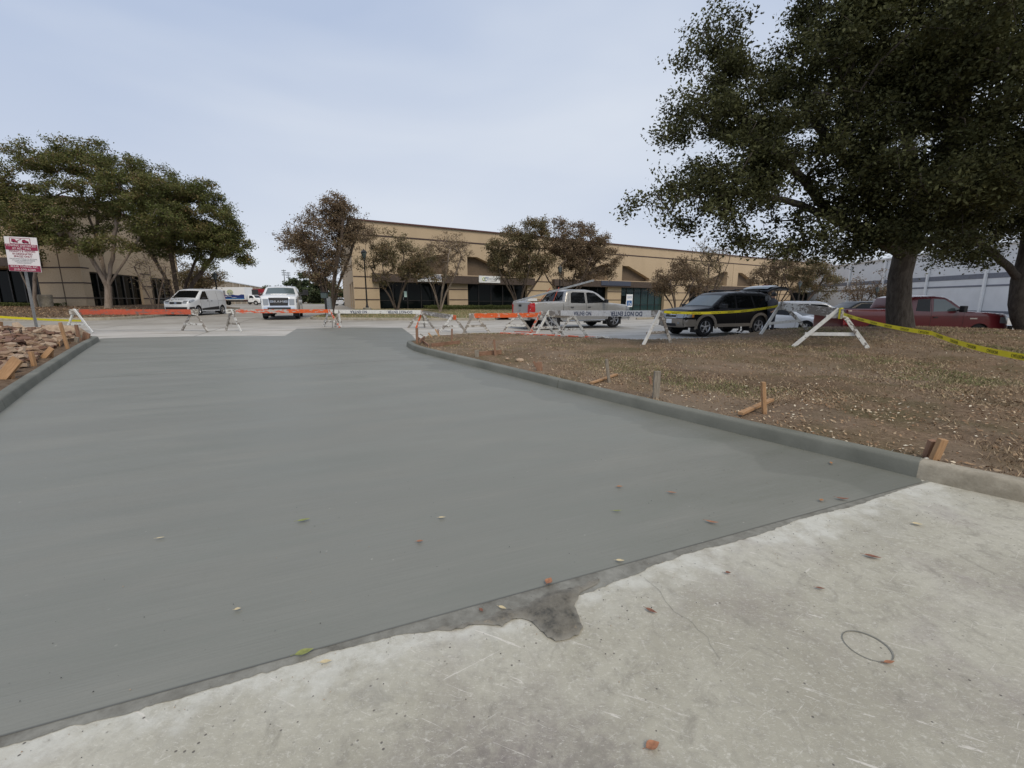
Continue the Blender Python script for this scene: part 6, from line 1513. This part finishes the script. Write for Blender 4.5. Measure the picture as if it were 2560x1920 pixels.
stk('short pine leg under the wide slanting board', (27, 946), (26, 920), .085, .05, 'pinewood', RB)
stk('yellowish post at the left edge of the frame', (2, 846), (-1, 804), .10, .09, 'pinewood', RB)
a = march(-40, 868, RB); b = march(69, 860, RB); a.z += .26; b.z += .24
board('board', 'grey plank lying flat across the broken stones', 'board', a, b, .20, .03, 'greywood', group=None)
# the pale boulder behind the rubble
def rock(name, r, seed, mat, fl=.6, parent=None, sub=2):
    bm = bmesh.new(); bmesh.ops.create_icosphere(bm, subdivisions=sub, radius=1)
    for v_ in bm.verts:
        n_ = noise.noise((v_.co * 1.3 + Vector((seed * 3.1, 0, 0)))); v_.co *= 1 + .35 * n_; v_.co.x *= r[0]; v_.co.y *= r[1]; v_.co.z *= r[2]
    me = bpy.data.meshes.new(name); bm.to_mesh(me); bm.free(); return me
p = march(158, 842, RB); me = rock('boulder', (.62, .42, .24), 3, 'stone3', sub=3); o = link('boulder', me, 'stone3', None, True); o.location = p + Vector((0, 0, .16)); tag(o, 'pale tan boulder behind the tall stake at the far end of the rubble', 'boulder')
# rubble stones, children of the bed
bed = bpy.data.objects['rubble_bed']; rmesh = []
for k in range(9):
    rnd_ = random.Random(k); n = rnd_.randint(5, 8); pl = []
    for i in range(n): a_ = 2 * math.pi * i / n + rnd_.uniform(-.25, .25); r_ = rnd_.uniform(.7, 1.1); pl.append((math.cos(a_) * r_ * 1.25, math.sin(a_) * r_ * .8))
    t_ = .16 + .10 * rnd_.random(); m_ = MB(); n = len(pl)
    m_.add([(x, y, -t_) for x, y in pl] + [(x * .97, y * .97, t_ * .8 + rnd_.uniform(-.03, .03)) for x, y in pl] + [(0, 0, t_ + .03)], [tuple(reversed(range(n)))] + [(i, (i + 1) % n, n + (i + 1) % n, n + i) for i in range(n)] + [(n + i, n + (i + 1) % n, 2 * n) for i in range(n)])
    me = m_.mesh('stone'); me.materials.append(MAT[('stone1', 'stone2', 'stone3')[k % 3]]); rmesh.append(me)
rs = random.Random(5); cand = []
tries = 0
while len(cand) < 6500 and tries < 90000:
    tries += 1
    x = rs.uniform(-24, -3.5); y = rs.uniform(3.0, 17)
    if not inpoly(x, y, LB): continue
    # inside the view
    if x / y < -1.75: continue
    cand.append((x, y))
heap = lambda x, y: .34 * math.exp(-((x + 13.8) / 3.2) ** 2 - ((y - 12.5) / 3.2) ** 2) + .10 * noise.noise((x * .7, y * .7, 8))
cand.sort(key=lambda c: c[1]); extra = MB(); cnt_ = 0
dk = lambda x, y: min((Vector((x, y)) - q).length for q in bL)
for i, (x, y) in enumerate(cand):
    s_ = rs.choice((.055, .075, .095, .125)) * (1.25 if rs.random() < .12 else 1)
    if dk(x, y) < .32: continue
    z = rub_h(x, y) + max(0, heap(x, y)) * rs.uniform(.5, 1.0) * min(1, dk(x, y)) + .03
    rot = Matrix.Rotation(rs.uniform(0, 6.28), 3, 'Z') @ Matrix.Rotation(rs.gauss(0, .28), 3, 'X') @ Matrix.Rotation(rs.gauss(0, .28), 3, 'Y')
    me = rmesh[rs.randrange(9)]
    if (s_ >= .10 or i % 3 == 0) and cnt_ < 290 and y > 7.5 and x / y > -1.22:
        o = bpy.data.objects.new('stone', me); COL.objects.link(o); o.parent = bed; o.location = (x, y, z + .03); o.rotation_euler = rot.to_euler(); o.scale = (s_,) * 3; cnt_ += 1
    else:
        if rs.random() < .5 and 'pale' in me.materials[0].name: me = rmesh[rs.choice((0, 1, 3, 4))]
        k = ('stone1', 'stone2', 'stone3').index(me.materials[0].name.replace('tan_stone', 'stone1').replace('reddish_stone', 'stone2').replace('pale_stone', 'stone3'))
        extra.cur = k; extra.add([Vector((x, y, z)) + rot @ (v_.co * s_ * .8) for v_ in me.vertices], [tuple(p_.vertices) for p_ in me.polygons])
tag(extra.build('loose_stones', ['stone1', 'stone2', 'stone3'], bed), kind='stuff')
# pale stones near the kerb on the island
for i, (px, py, s_, lab) in enumerate(((1299, 904, .10, 'pale angular stone lying behind the kerb on the grass'), (1268, 900, .05, 'small pale stone left of the angular one'), (1205, 889, .06, 'whitish lump on the second lying board'))):
    p = march(px, py, island_h); o = link('stone', rock('stone', (s_, s_ * .7, s_ * .5), i + 7, None, sub=2), 'stone3'); o.location = p + Vector((0, 0, .03)); tag(o, lab, 'stone')

# ================================================================ SIGNS, LAMPS, POLES
p = XD(95, 14.6, RB); top = P(48, 583, 14.2)
sg = empty('towing_sign', 'white and maroon towing notice on a leaning grey post left of the slab', 'sign', p, 0)
pt = P(60, 600, 14.2); zt = P(50, 583, 14.2)
pb = Vector(p) - Vector((0, 0, .2)); 
MB().beam(pb, P(56, 640, 14.25), .075, .035, up=(0, 1, 0)).build('post', 'steel', sg, w=True)
cc = P(57, 636, 14.15); xr = (P(96, 672, 14.15) - P(22, 672, 14.15)); wd_ = .95; ht_ = 1.22
ux = (P(104, 672, 14.15) - P(24, 668, 14.15)).normalized(); uy = (P(10, 582, 14.15) - P(24, 668, 14.15)); uy = (uy - ux * uy.dot(ux)).normalized(); un = ux.cross(uy)
Ms_ = Matrix.Translation(cc) @ Matrix((ux, uy, un)).transposed().to_4x4()
wd_ = (P(92, 590, 14.15) - P(9, 581, 14.15)).length; ht_ = (P(24, 668, 14.15) - P(9, 581, 14.15)).length
def sgbox(name, x, y, w_, h_, mat, z=.006, t_=.004):
    m_ = MB().box((x * wd_, y * ht_, z), (w_ * wd_, h_ * ht_, t_)); m_.v = [tuple(Ms_ @ Vector(q)) for q in m_.v]; return m_.build(name, mat, sg, w=True)
MAT['maroon'] = plain('maroon_print', (.26, .012, .05), .5, var=.05); MAT['signw'] = plain('faded_sign_white', (.74, .72, .73), .5, var=.04)
sgbox('sign_plate', 0, 0, 1, 1, 'signw', 0, .006)
sgbox('printed_band', 0, .205, .98, .17, 'maroon'); sgbox('printed_band', 0, -.405, .98, .175, 'maroon')
# pictogram frame
for x, y, w_, h_ in ((0, .463, .62, .012), (0, .302, .62, .012), (-.31, .382, .014, .17), (.31, .382, .014, .17)): sgbox('pictogram_frame', x - .02, y, w_, h_, 'maroon')
def sgpoly(pts, mat='maroon'):
    m_ = MB(); m_.add([Ms_ @ Vector((x * wd_, y * ht_, .010)) for x, y in pts], [tuple(range(len(pts)))]); return m_.build('pictogram', mat, sg, w=True)
sgpoly([(-.28, .35), (-.10, .33), (-.08, .36), (-.13, .385), (-.16, .43), (-.27, .44)]); sgpoly([(.04, .36), (.06, .33), (.25, .325), (.24, .38), (.18, .40), (.14, .43), (.06, .42)]); sgpoly([(-.12, .385), (-.10, .378), (.04, .44), (.03, .45)])
for x, y in ((-.22, .345), (.20, .33), (.09, .34)): sgpoly([(x + .03 * math.cos(a), y + .024 * math.sin(a)) for a in [k * .6 for k in range(10)]], 'signw'); sgpoly([(x + .02 * math.cos(a), y + .016 * math.sin(a)) for a in [k * .6 for k in range(10)]])
def sgt(body, y, size, mat, sx=1.0): return text('lettering', body, size * ht_, mat, sg, Ms_ @ Matrix.Translation((0, y * ht_, .010)), .001, sx=sx)
sgt('TOWING ENFORCED', .245, .083, 'signw', 1.12); sgt('AT ALL TIMES', .165, .083, 'signw', 1.1)
sgt('TENANTS & VISITORS', .085, .078, 'maroon', 1.05); sgt('IN DESIGNATED', .010, .078, 'maroon', 1.05); sgt('SPACES ONLY', -.065, .078, 'maroon', 1.1)
sgt('UNAUTHORIZED VEHICLES WILL BE TOWED', -.132, .034, 'greyp', 1.2); sgt('AT OWNER OR OPERATOR EXPENSE', -.175, .034, 'greyp', 1.2); sgt('VEHICLES LEFT 24 HOURS A DAY', -.215, .03, 'greyp', 1.2); sgt('COVERED BY THIS NOTICE', -.255, .03, 'greyp', 1.2)
sgt('BEXAR TOWING, INC.', -.36, .075, 'signw', 1.1); sgt('210-590-6200', -.445, .085, 'signw', 1.35)
for y in (.2, -.31): 
    m_ = MB(); m_.lathe([(.001, .012), (.014, .010), (.016, .004)], 'z', (0, 0, 0), 10); m_.v = [tuple(Ms_ @ Vector((q[0], q[1] + y * ht_, q[2] + .006))) for q in m_.v]; m_.build('bolt', 'steel', sg, w=True)

glp = 'lantern posts in the lot'
def lamp(px, D, ytop, hf, label):
    b = XD(px, D, hf); t = P(px, ytop, D); Hh = t.z - b.z; r = empty('lamp_post', label, 'street lamp', b, 0, glp)
    MB().lathe([(.001, -.3), (.30, -.3), (.30, .42), (.27, .45), (.001, .45)], 'z', n=16).build('concrete_base', 'kerb_old', r)
    m_ = MB(); m_.lathe([(.11, .45), (.11, .55), (.075, .62), (.06, .8), (.045, Hh - .75), (.07, Hh - .72), (.07, Hh - .68), (.04, Hh - .66), (.05, Hh - .60)], 'z', n=12); m_.build('pole', 'black', r, smooth=True)
    ln = MB(); zz = Hh - .60; ln.lathe([(.05, zz), (.09, zz + .03), (.09, zz + .05)], 'z', n=6)
    ln.lathe([(.22, zz + .42), (.24, zz + .44), (.15, zz + .56), (.06, zz + .60), (.035, zz + .66), (.001, zz + .70)], 'z', n=6)
    for k in range(6): a = k * math.pi / 3; ln.beam((.09 * math.cos(a), .09 * math.sin(a), zz + .04), (.22 * math.cos(a), .22 * math.sin(a), zz + .43), .018, .018)
    hd = ln.build('lantern', 'black', r); MB().lathe([(.085, zz + .05), (.205, zz + .42)], 'z', n=6).build('lantern_glass', 'carglass2', hd)
    return r
lamp(919, 33.5, 625, lawn_h, 'nearest black lantern post on the lawn before the tan building corner')
lamp(549, 36, 682, H, 'black lantern post rising behind the white van')
lamp(1398, 40, 665, H, 'black lantern post between the two full trees behind the silver pickup')
lamp(1990, 46, 703, H, 'black lantern post above the rear of the black SUV')
lamp(2183, 48, 717, H, 'black lantern post among bare trees left of the huge oak trunk')
lamp(1748, 42, 700, H, 'black lantern post hidden in the low rusty tree above the SUV hood') if False else None
# accessible parking sign
b = XD(1571, 30); t = P(1571, 736, 30); r = empty('parking_sign', 'white and blue wheelchair parking sign on a post right of the silver pickup', 'sign', b)
Hh = t.z - b.z; MB().box((0, .03, Hh / 2), (.05, .03, Hh)).build('post', 'steel', r); MB().box((0, 0, Hh - .42), (.42, .02, .84)).build('sign_plate', 'white', r)
MB().box((0, -.013, Hh - .58), (.34, .006, .34)).build('blue_panel', 'royal', r); m_ = MB()
m_.tube([(-.02, -.02, Hh - .48), (-.02, -.02, Hh - .60), (.08, -.02, Hh - .61), (.12, -.02, Hh - .70)], .018, 5); m_.tube([(.0 + .08 * math.cos(R(a)), -.02, Hh - .64 + .08 * math.sin(R(a))) for a in range(130, 371, 24)], .012, 5); m_.build('wheelchair_symbol', 'white', r)
text('lettering', 'RESERVED\nPARKING', .075, 'royal', r, Matrix.Translation((0, -.013, Hh - .2)) @ fx, .002, w=False)
# post box beside the rusty tree
b = XD(817, 27.8, lawn_h); r = empty('mailbox', 'dark grey box on a post beside the trunk of the rusty tree', 'mailbox', b)
MB().box((0, 0, .55), (.10, .10, 1.3)).build('post', 'black', r); MB().box((-.04, 0, 1.32), (.36, .30, .34)).build('box', plain('slate_box', (.06, .085, .085), .5), r, bevel=.03); MB().box((-.04, 0, 1.52), (.42, .36, .05)).build('lid', 'black', r, bevel=.02)
b2 = XD(824, 28.6, lawn_h); r = empty('meter_cabinet', 'small grey utility cabinet just behind the dark box on the post', 'cabinet', b2); MB().box((0, 0, .62), (.36, .25, 1.25)).build('cabinet', 'steel', r, bevel=.02)
# bin beside the left entrance
b = XD(117, 32.3, Hb); r = empty('planter', 'round pale stone bin beside the dark entrance behind the towing sign', 'planter', b)
MB().lathe([(.001, 0), (.38, 0), (.42, .86), (.34, .88), (.32, .75), (.001, .74)], 'z', n=20).build('pot', 'kerb_old', r, smooth=False)
# tall floodlight poles far off
for px, top_, lab in ((717, 674, 'left one of two tall floodlight poles on the horizon'), (727, 680, 'right one of two tall floodlight poles on the horizon')):
    b = XD(px, 190); t = P(px, top_, 190); r = empty('floodlight_pole', lab, 'pole', b, 0, 'floodlight poles on the horizon')
    MB().tube([(0, 0, -1), (0, 0, t.z - b.z)], [.28, .18], 8).build('pole', 'steel', r)
    m_ = MB()
    for k in range(3): m_.box((0, 0, t.z - b.z - .4 - k * .9), (1.8, .3, .35))
    m_.build('lamp_rack', 'steel', r)
# wheel stops in the bays in front of the tan building
for i, (px, D) in enumerate(((1665, 33), (1612, 31.5), (1700, 36))):
    b = XD(px, D); m_ = MB(); m_.prism([(-.09, 0), (.09, 0), (.06, .12), (-.06, .12)], -.9, .9, 'x'); o = m_.build('wheel_stop', 'kerb_old', None); o.location = b; o.rotation_euler = (0, 0, math.atan2(E.y, E.x) + R(2)); tag(o, ('low concrete wheel stop nearest the front of the silver pickup', 'low concrete wheel stop behind the lettered barricade', 'low concrete wheel stop left of the SUV nose')[i], 'wheel stop', 'wheel stops in the bays')

# ================================================================ PEOPLE
def person(label, joints, rad, clothes, loc, rz):
    """one skinned body from connected joints; clothes colour by height"""
    r = empty('person', label, 'person', loc, rz)
    me = bpy.data.meshes.new('body'); vs = [j[0] for j in joints]; es = [(i, j[1]) for i, j in enumerate(joints) if j[1] is not None]
    me.from_pydata(vs, es, []); o = bpy.data.objects.new('body', me); COL.objects.link(o); sk = o.modifiers.new('skin', 'SKIN')
    for i, q in enumerate(me.skin_vertices[0].data): q.radius = (rad[i], rad[i]); q.use_root = (i == 0)
    ss = o.modifiers.new('sub', 'SUBSURF'); ss.levels = 1; ss.render_levels = 2
    dg = bpy.context.evaluated_depsgraph_get(); m2 = bpy.data.meshes.new_from_object(o.evaluated_get(dg)); o.modifiers.clear(); o.data = m2; o.parent = r
    for k in clothes: m2.materials.append(MAT[k[1]])
    for p_ in m2.polygons:
        z = p_.center.z; x = abs(p_.center.y)
        for k, c in enumerate(clothes):
            if c[0](z, x): p_.material_index = k; break
        p_.use_smooth = True
    return r
def standing(label, loc, rz, pants='denim', top='shirt', shoes='blackpl'):
    J = [((0, 0, .98), None), ((0, 0, 1.2), 0), ((0, 0, 1.42), 1), ((0, 0, 1.52), 2), ((.01, 0, 1.62), 3), ((.02, 0, 1.72), 4)]
    rad = [.15, .14, .15, .055, .085, .075]
    for sd in (1, -1):
        b = len(J); J += [((0, sd * .10, .90), 0), ((.02, sd * .11, .50), b), ((-.02, sd * .12, .10), b + 1), ((.10, sd * .13, .045), b + 2)]; rad += [.09, .06, .042, .045]
        b = len(J); J += [((0, sd * .19, 1.42), 2), ((.03, sd * .24, 1.14), b), ((.22, sd * .20, 1.00), b + 1), ((.30, sd * .19, 1.00), b + 2)]; rad += [.055, .042, .032, .035]
    r = person(label, J, rad, [(lambda z, x: z < .085, shoes), (lambda z, x: z < 1.0 and x < .18, pants), (lambda z, x: z > 1.55 or (x > .15 and z < 1.08), 'skin'), (lambda z, x: True, top)], loc, rz)
    m_ = MB(); m_.lathe([(.001, 1.815), (.05, 1.80), (.09, 1.75), (.098, 1.69), (.092, 1.64)], 'z', (-.005, 0, 0), 12); m_.build('hair', 'inkb', r, smooth=True)
    for sd in (1, -1): MB().lathe([(.001, .012), (.010, .008), (.011, 0)], 'z', (.095, sd * .03, 1.665), 8).build('eye', 'inkb', r)
    return r
pp = XD(1923, 18.2); standing('person in dark trousers standing at the open tailgate of the black SUV', pp, R(200))
pp = XD(1851, 19.6); standing('person in white shoes standing behind the SUV, feet showing beneath it', pp, R(190), shoes='white')
# ================================================================ GROUND COVER
def scatter_island():
    rng = np.random.RandomState(4); n = 0; X = []
    nrm_far = []
    while len(X) < 150000:
        k = 60000; D = 3.0 * (19.0 / 3.0) ** (rng.rand(k) ** .85); u = np.where(rng.rand(k) < .82, rng.uniform(-.45, 1.32, k), rng.uniform(1.3, 2.3, k)); xs = D * u
        for x, y in zip(xs, D):
            if x < 3.2 and y < 3.2: continue
            X.append((x, y))
    X = np.array(X[:250000]); 
    keep = np.zeros(len(X), bool); poly = np.array(ISL)
    # vectorised point in polygon
    px, py = poly[:, 0], poly[:, 1]; j = len(poly) - 1
    for i in range(len(poly)):
        c = ((py[i] > X[:, 1]) != (py[j] > X[:, 1])) & (X[:, 0] < (px[j] - px[i]) * (X[:, 1] - py[i]) / (py[j] - py[i] + 1e-12) + px[i]); keep ^= c; j = i
    return X[keep], rng
X, rng = scatter_island()
# height table for speed
gx = np.arange(-6, 32, .25); gy = np.arange(2, 20.5, .25); ZT_ = np.array([[island_h(x, y) for x in gx] for y in gy])
def hz_(X):
    fx_ = (X[:, 0] - gx[0]) / .25; fy_ = (X[:, 1] - gy[0]) / .25; i = np.clip(fx_.astype(int), 0, len(gx) - 2); j = np.clip(fy_.astype(int), 0, len(gy) - 2); a = fx_ - i; b = fy_ - j
    return ZT_[j, i] * (1 - a) * (1 - b) + ZT_[j, i + 1] * a * (1 - b) + ZT_[j + 1, i] * (1 - a) * b + ZT_[j + 1, i + 1] * a * b
pat = np.array([noise.noise((x * .55, y * .55, 1.5)) + .5 * noise.noise((x * 1.9, y * 1.9, 4)) for x, y in X])
keep = rng.rand(len(X)) < np.clip(.45 + pat * 1.5, .03, 1)
Xg = X[keep]; pg = pat[keep]; n = len(Xg); D = np.linalg.norm(Xg, axis=1)
hgt = (.014 + .024 * rng.rand(n)) * (1 + D * .03); wdt = .0028 * (1 + D * .20); a = rng.rand(n) * 6.28; lean = rng.randn(n, 2) * .9 * hgt[:, None]
z = hz_(Xg); V = np.empty((n, 3, 3)); dx = np.cos(a) * wdt; dy = np.sin(a) * wdt
V[:, 0] = np.stack([Xg[:, 0] - dx, Xg[:, 1] - dy, z - .004], 1); V[:, 1] = np.stack([Xg[:, 0] + dx, Xg[:, 1] + dy, z - .004], 1); V[:, 2] = np.stack([Xg[:, 0] + lean[:, 0], Xg[:, 1] + lean[:, 1], z + hgt], 1)
tint = np.clip(.12 + .45 * rng.rand(n) + np.clip((pg - .12) * 1.5, 0, .5), 0, 1)
tag(link('dry_grass', quads(V.reshape(-1, 3), n, tint, 3), 'grass_blades'), kind='stuff')
# fallen leaves on the grass
m_ = rng.rand(len(X)) < .10 * np.clip(1 + 1.6 * np.array([noise.noise((x * .8 + 5, y * .8, 2)) for x, y in X]), .15, 2.5); Xl = X[m_]; n = len(Xl); z = hz_(Xl)
C = np.stack([Xl[:, 0], Xl[:, 1], z + .010 + .012 * rng.rand(n)], 1)
me = leafmesh(C, .038, rng, rng.rand(n) ** 2.0, flat=1.6, asp=.5)
tag(link('leaf_litter', me, 'litter_leaves'), kind='stuff')
# green lawn tufts in front of the building and on the bed
def tufts(name, poly, hf, n, seed, base=.5, hh=.06, rngx=None):
    r = np.random.RandomState(seed); P_ = []; xs = [p[0] for p in poly]; ys = [p[1] for p in poly]
    while len(P_) < n:
        x = r.uniform(min(xs), max(xs)); y = r.uniform(min(ys), min(max(ys), 60))
        if inpoly(x, y, poly): P_.append((x, y, hf(x, y)))
    P_ = np.array(P_); a = r.rand(n) * 6.28; V = np.empty((n, 3, 3)); w_ = .03
    V[:, 0] = P_ - np.stack([np.cos(a) * w_, np.sin(a) * w_, np.zeros(n)], 1); V[:, 1] = P_ + np.stack([np.cos(a) * w_, np.sin(a) * w_, np.zeros(n)], 1); V[:, 2] = P_ + np.stack([r.randn(n) * .02, r.randn(n) * .02, hh * (.6 + .6 * r.rand(n))], 1)
    tag(link(name, quads(V.reshape(-1, 3), n, np.clip(base + .45 * r.rand(n), 0, 1), 3), 'grass_blades'), kind='stuff')
tufts('lawn_grass', LAWN, lawn_h, 30000, 5, .5)
tufts('weeds', [(-16.5, 15.6), (-12, 11.8), (-14, 10), (-20, 14)], rub_h, 500, 6, .1, .12)
# scattered leaf bits on bed
r = np.random.RandomState(9); C = []
while len(C) < 6000:
    x = r.uniform(-40, -22); y = r.uniform(22.8, 34)
    if inpoly(x, y, BED): C.append((x, y, Hb(x, y) + .03))
tag(link('bed_litter', leafmesh(np.array(C), .09, r, r.rand(6000) * .5, flat=1.5), 'litter_leaves'), kind='stuff')
# dry weed at the left edge
w0 = march(45, 868, rub_h); r_ = empty('weed', 'thin dark dry weed stalks at the left behind the rubble', 'weed', w0); m_ = MB()
for k in range(6): m_.tube([w0 + Vector((k * .03, 0, -.02)), w0 + Vector((k * .05 - .1, .02, .22)), w0 + Vector((random.uniform(-.2, .25), 0, random.uniform(.35, .5)))], .006, 4)
m_.build('stem', 'black', r_, w=True)
# ================================================================ SINGLE LEAVES ON THE CONCRETE
def leaf(px, py, ln, asp, mat, label, rz, curl=.25, z=.004, hf=None):
    p = G(px, py); n = 8; vs = []; fs = []
    for i in range(n + 1):
        t = i / n; wv = math.sin(math.pi * t ** .8) * asp * ln / 2; zz = curl * ln * ((t - .45) ** 2) * 1.2
        vs += [((t - .5) * ln, -wv, zz + wv * .45), ((t - .5) * ln, 0, zz), ((t - .5) * ln, wv, zz + wv * .45)]
    for i in range(n): fs += [(3 * i, 3 * i + 3, 3 * i + 4, 3 * i + 1), (3 * i + 1, 3 * i + 4, 3 * i + 5, 3 * i + 2)]
    m_ = MB().add(vs, fs); m_.tube([(-ln * .5, 0, curl * ln * .3), (-ln * .72, .002, curl * ln * .2)], .0009, 4)
    o = m_.build('fallen_leaf', mat, None, smooth=True); o.location = (p.x, p.y, p.z + z + .006); o.rotation_euler = (0, 0, R(rz)); tag(o, label, 'leaf')
MAT['leafrust'] = plain('rust_leaf', (.30, .135, .07), .65, scale=60, var=.3); MAT['leafbrown'] = plain('brown_leaf', (.20, .085, .05), .65, scale=60, var=.3)
leaf(1631, 1871, .055, .62, 'leafrust', 'rust orange leaf lying nearest the camera at the bottom of the road', 20)
leaf(2181, 1396, .085, .34, 'leafbrown', 'long brown leaf on the old concrete right of centre', -30)
leaf(1628, 1532, .06, .36, 'leafbrown', 'narrow brown leaf between the spill and the drill ring', -40)
leaf(1372, 1462, .055, .75, 'leafrust', 'curled tan leaf resting on the slab edge above the spill', 60, .5, .012)
leaf(1256, 1524, .045, .42, 'leafpale', 'small cream leaf on the grout left of the spill', -25)
leaf(1203, 1530, .03, .6, 'leafbrown', 'tiny dark red leaf left of the cream leaf by the spill', -50)
leaf(762, 1641, .075, .45, 'leafgreen', 'olive green leaf on the slab edge at the lower left', 25, .3, .012)
leaf(815, 1660, .05, .4, 'leafpale', 'straw coloured leaf next to the olive one at the slab edge', 10)
leaf(760, 1307, .085, .32, 'leafgreen', 'pale green leaf lying alone on the middle of the slab', 25, .3, .012)
leaf(1105, 1300, .05, .4, 'leafpale', 'small tan leaf right of the pale green leaf on the slab', 5, .3, .012)
leaf(1050, 1360, .045, .5, 'leafrust', 'small orange leaf below the tan one on the slab', 10, .3, .012)
leaf(1550, 1409, .05, .45, 'leafpale', 'cream leaf on the slab edge right of the curled tan leaf', -5, .3, .012)
leaf(1780, 1312, .085, .28, 'leafrust', 'slim two toned leaf lying on the right part of the slab', -25, .4, .012)
leaf(1680, 1237, .07, .3, 'leafrust', 'orange leaf higher up on the right part of the slab', -15, .3, .012)
leaf(1549, 1222, .05, .5, 'leafdry', 'tan leaf left of the orange one on the slab', 0, .3, .012)
leaf(1543, 1283, .07, .2, 'leafgreen', 'thin olive leaf under the tan leaf on the slab', 5, .3, .012)
leaf(2106, 1253, .09, .3, 'leafbrown', 'dark curled leaf on the slab edge near the right kerb', -15, .5, .012)
leaf(2053, 1256, .045, .6, 'leafdry', 'yellowish leaf left of the dark curled leaf', 40, .3, .012)
leaf(2293, 1314, .06, .5, 'leafpale', 'pale leaf on the old concrete below the kerb end', -20)
leaf(1820, 1436, .03, .7, 'leafbrown', 'tiny round reddish leaf near the scratches on the road', 0)
leaf(2050, 1475, .045, .35, 'leafbrown', 'small slim red brown leaf above the drill ring', -15)
leaf(2222, 1661, .05, .35, 'leafrust', 'slim orange leaf lying on the lower side of the drill ring', 5)
leaf(2077, 1162, .055, .45, 'leafdry', 'small tan leaf on the slab close to the right kerb', 60, .3, .012)
leaf(402, 1351, .05, .25, 'leafpale', 'small white leaf sliver on the left part of the slab', 20, .2, .012)
leaf(595, 1531, .03, .6, 'leafpale', 'tiny whitish crumb of leaf on the lower left slab', 20, .2, .012)
# grit and crumbs of mortar
r = np.random.RandomState(3); C = []
for i in range(420):
    t = r.uniform(-1, 6); d = -abs(r.randn()) * .25 - .02; p = SP0 + ST * t + SN * d; C.append((p.x, p.y, .003))
for i in range(200):
    t = r.uniform(-1, 6); d = abs(r.randn()) * .9 + .02; p = SP0 + ST * t + SN * d; C.append((p.x, p.y, H(p.x, p.y) + .009))
C = np.array(C); n = len(C); mb = MB()
for c in C:
    s_ = .0014 + .0022 * random.random() ** 2; mb.cur = random.choice((0, 0, 1)); c = Vector(c)
    mb.add([c + Vector((s_, 0, 0)), c + Vector((-s_ * .6, s_, 0)), c + Vector((-s_ * .6, -s_, 0)), c + Vector((0, 0, s_ * 1.1))], [(0, 1, 3), (1, 2, 3), (2, 0, 3)])
tag(mb.build('grit', ['inkb', 'stone3']), kind='stuff')
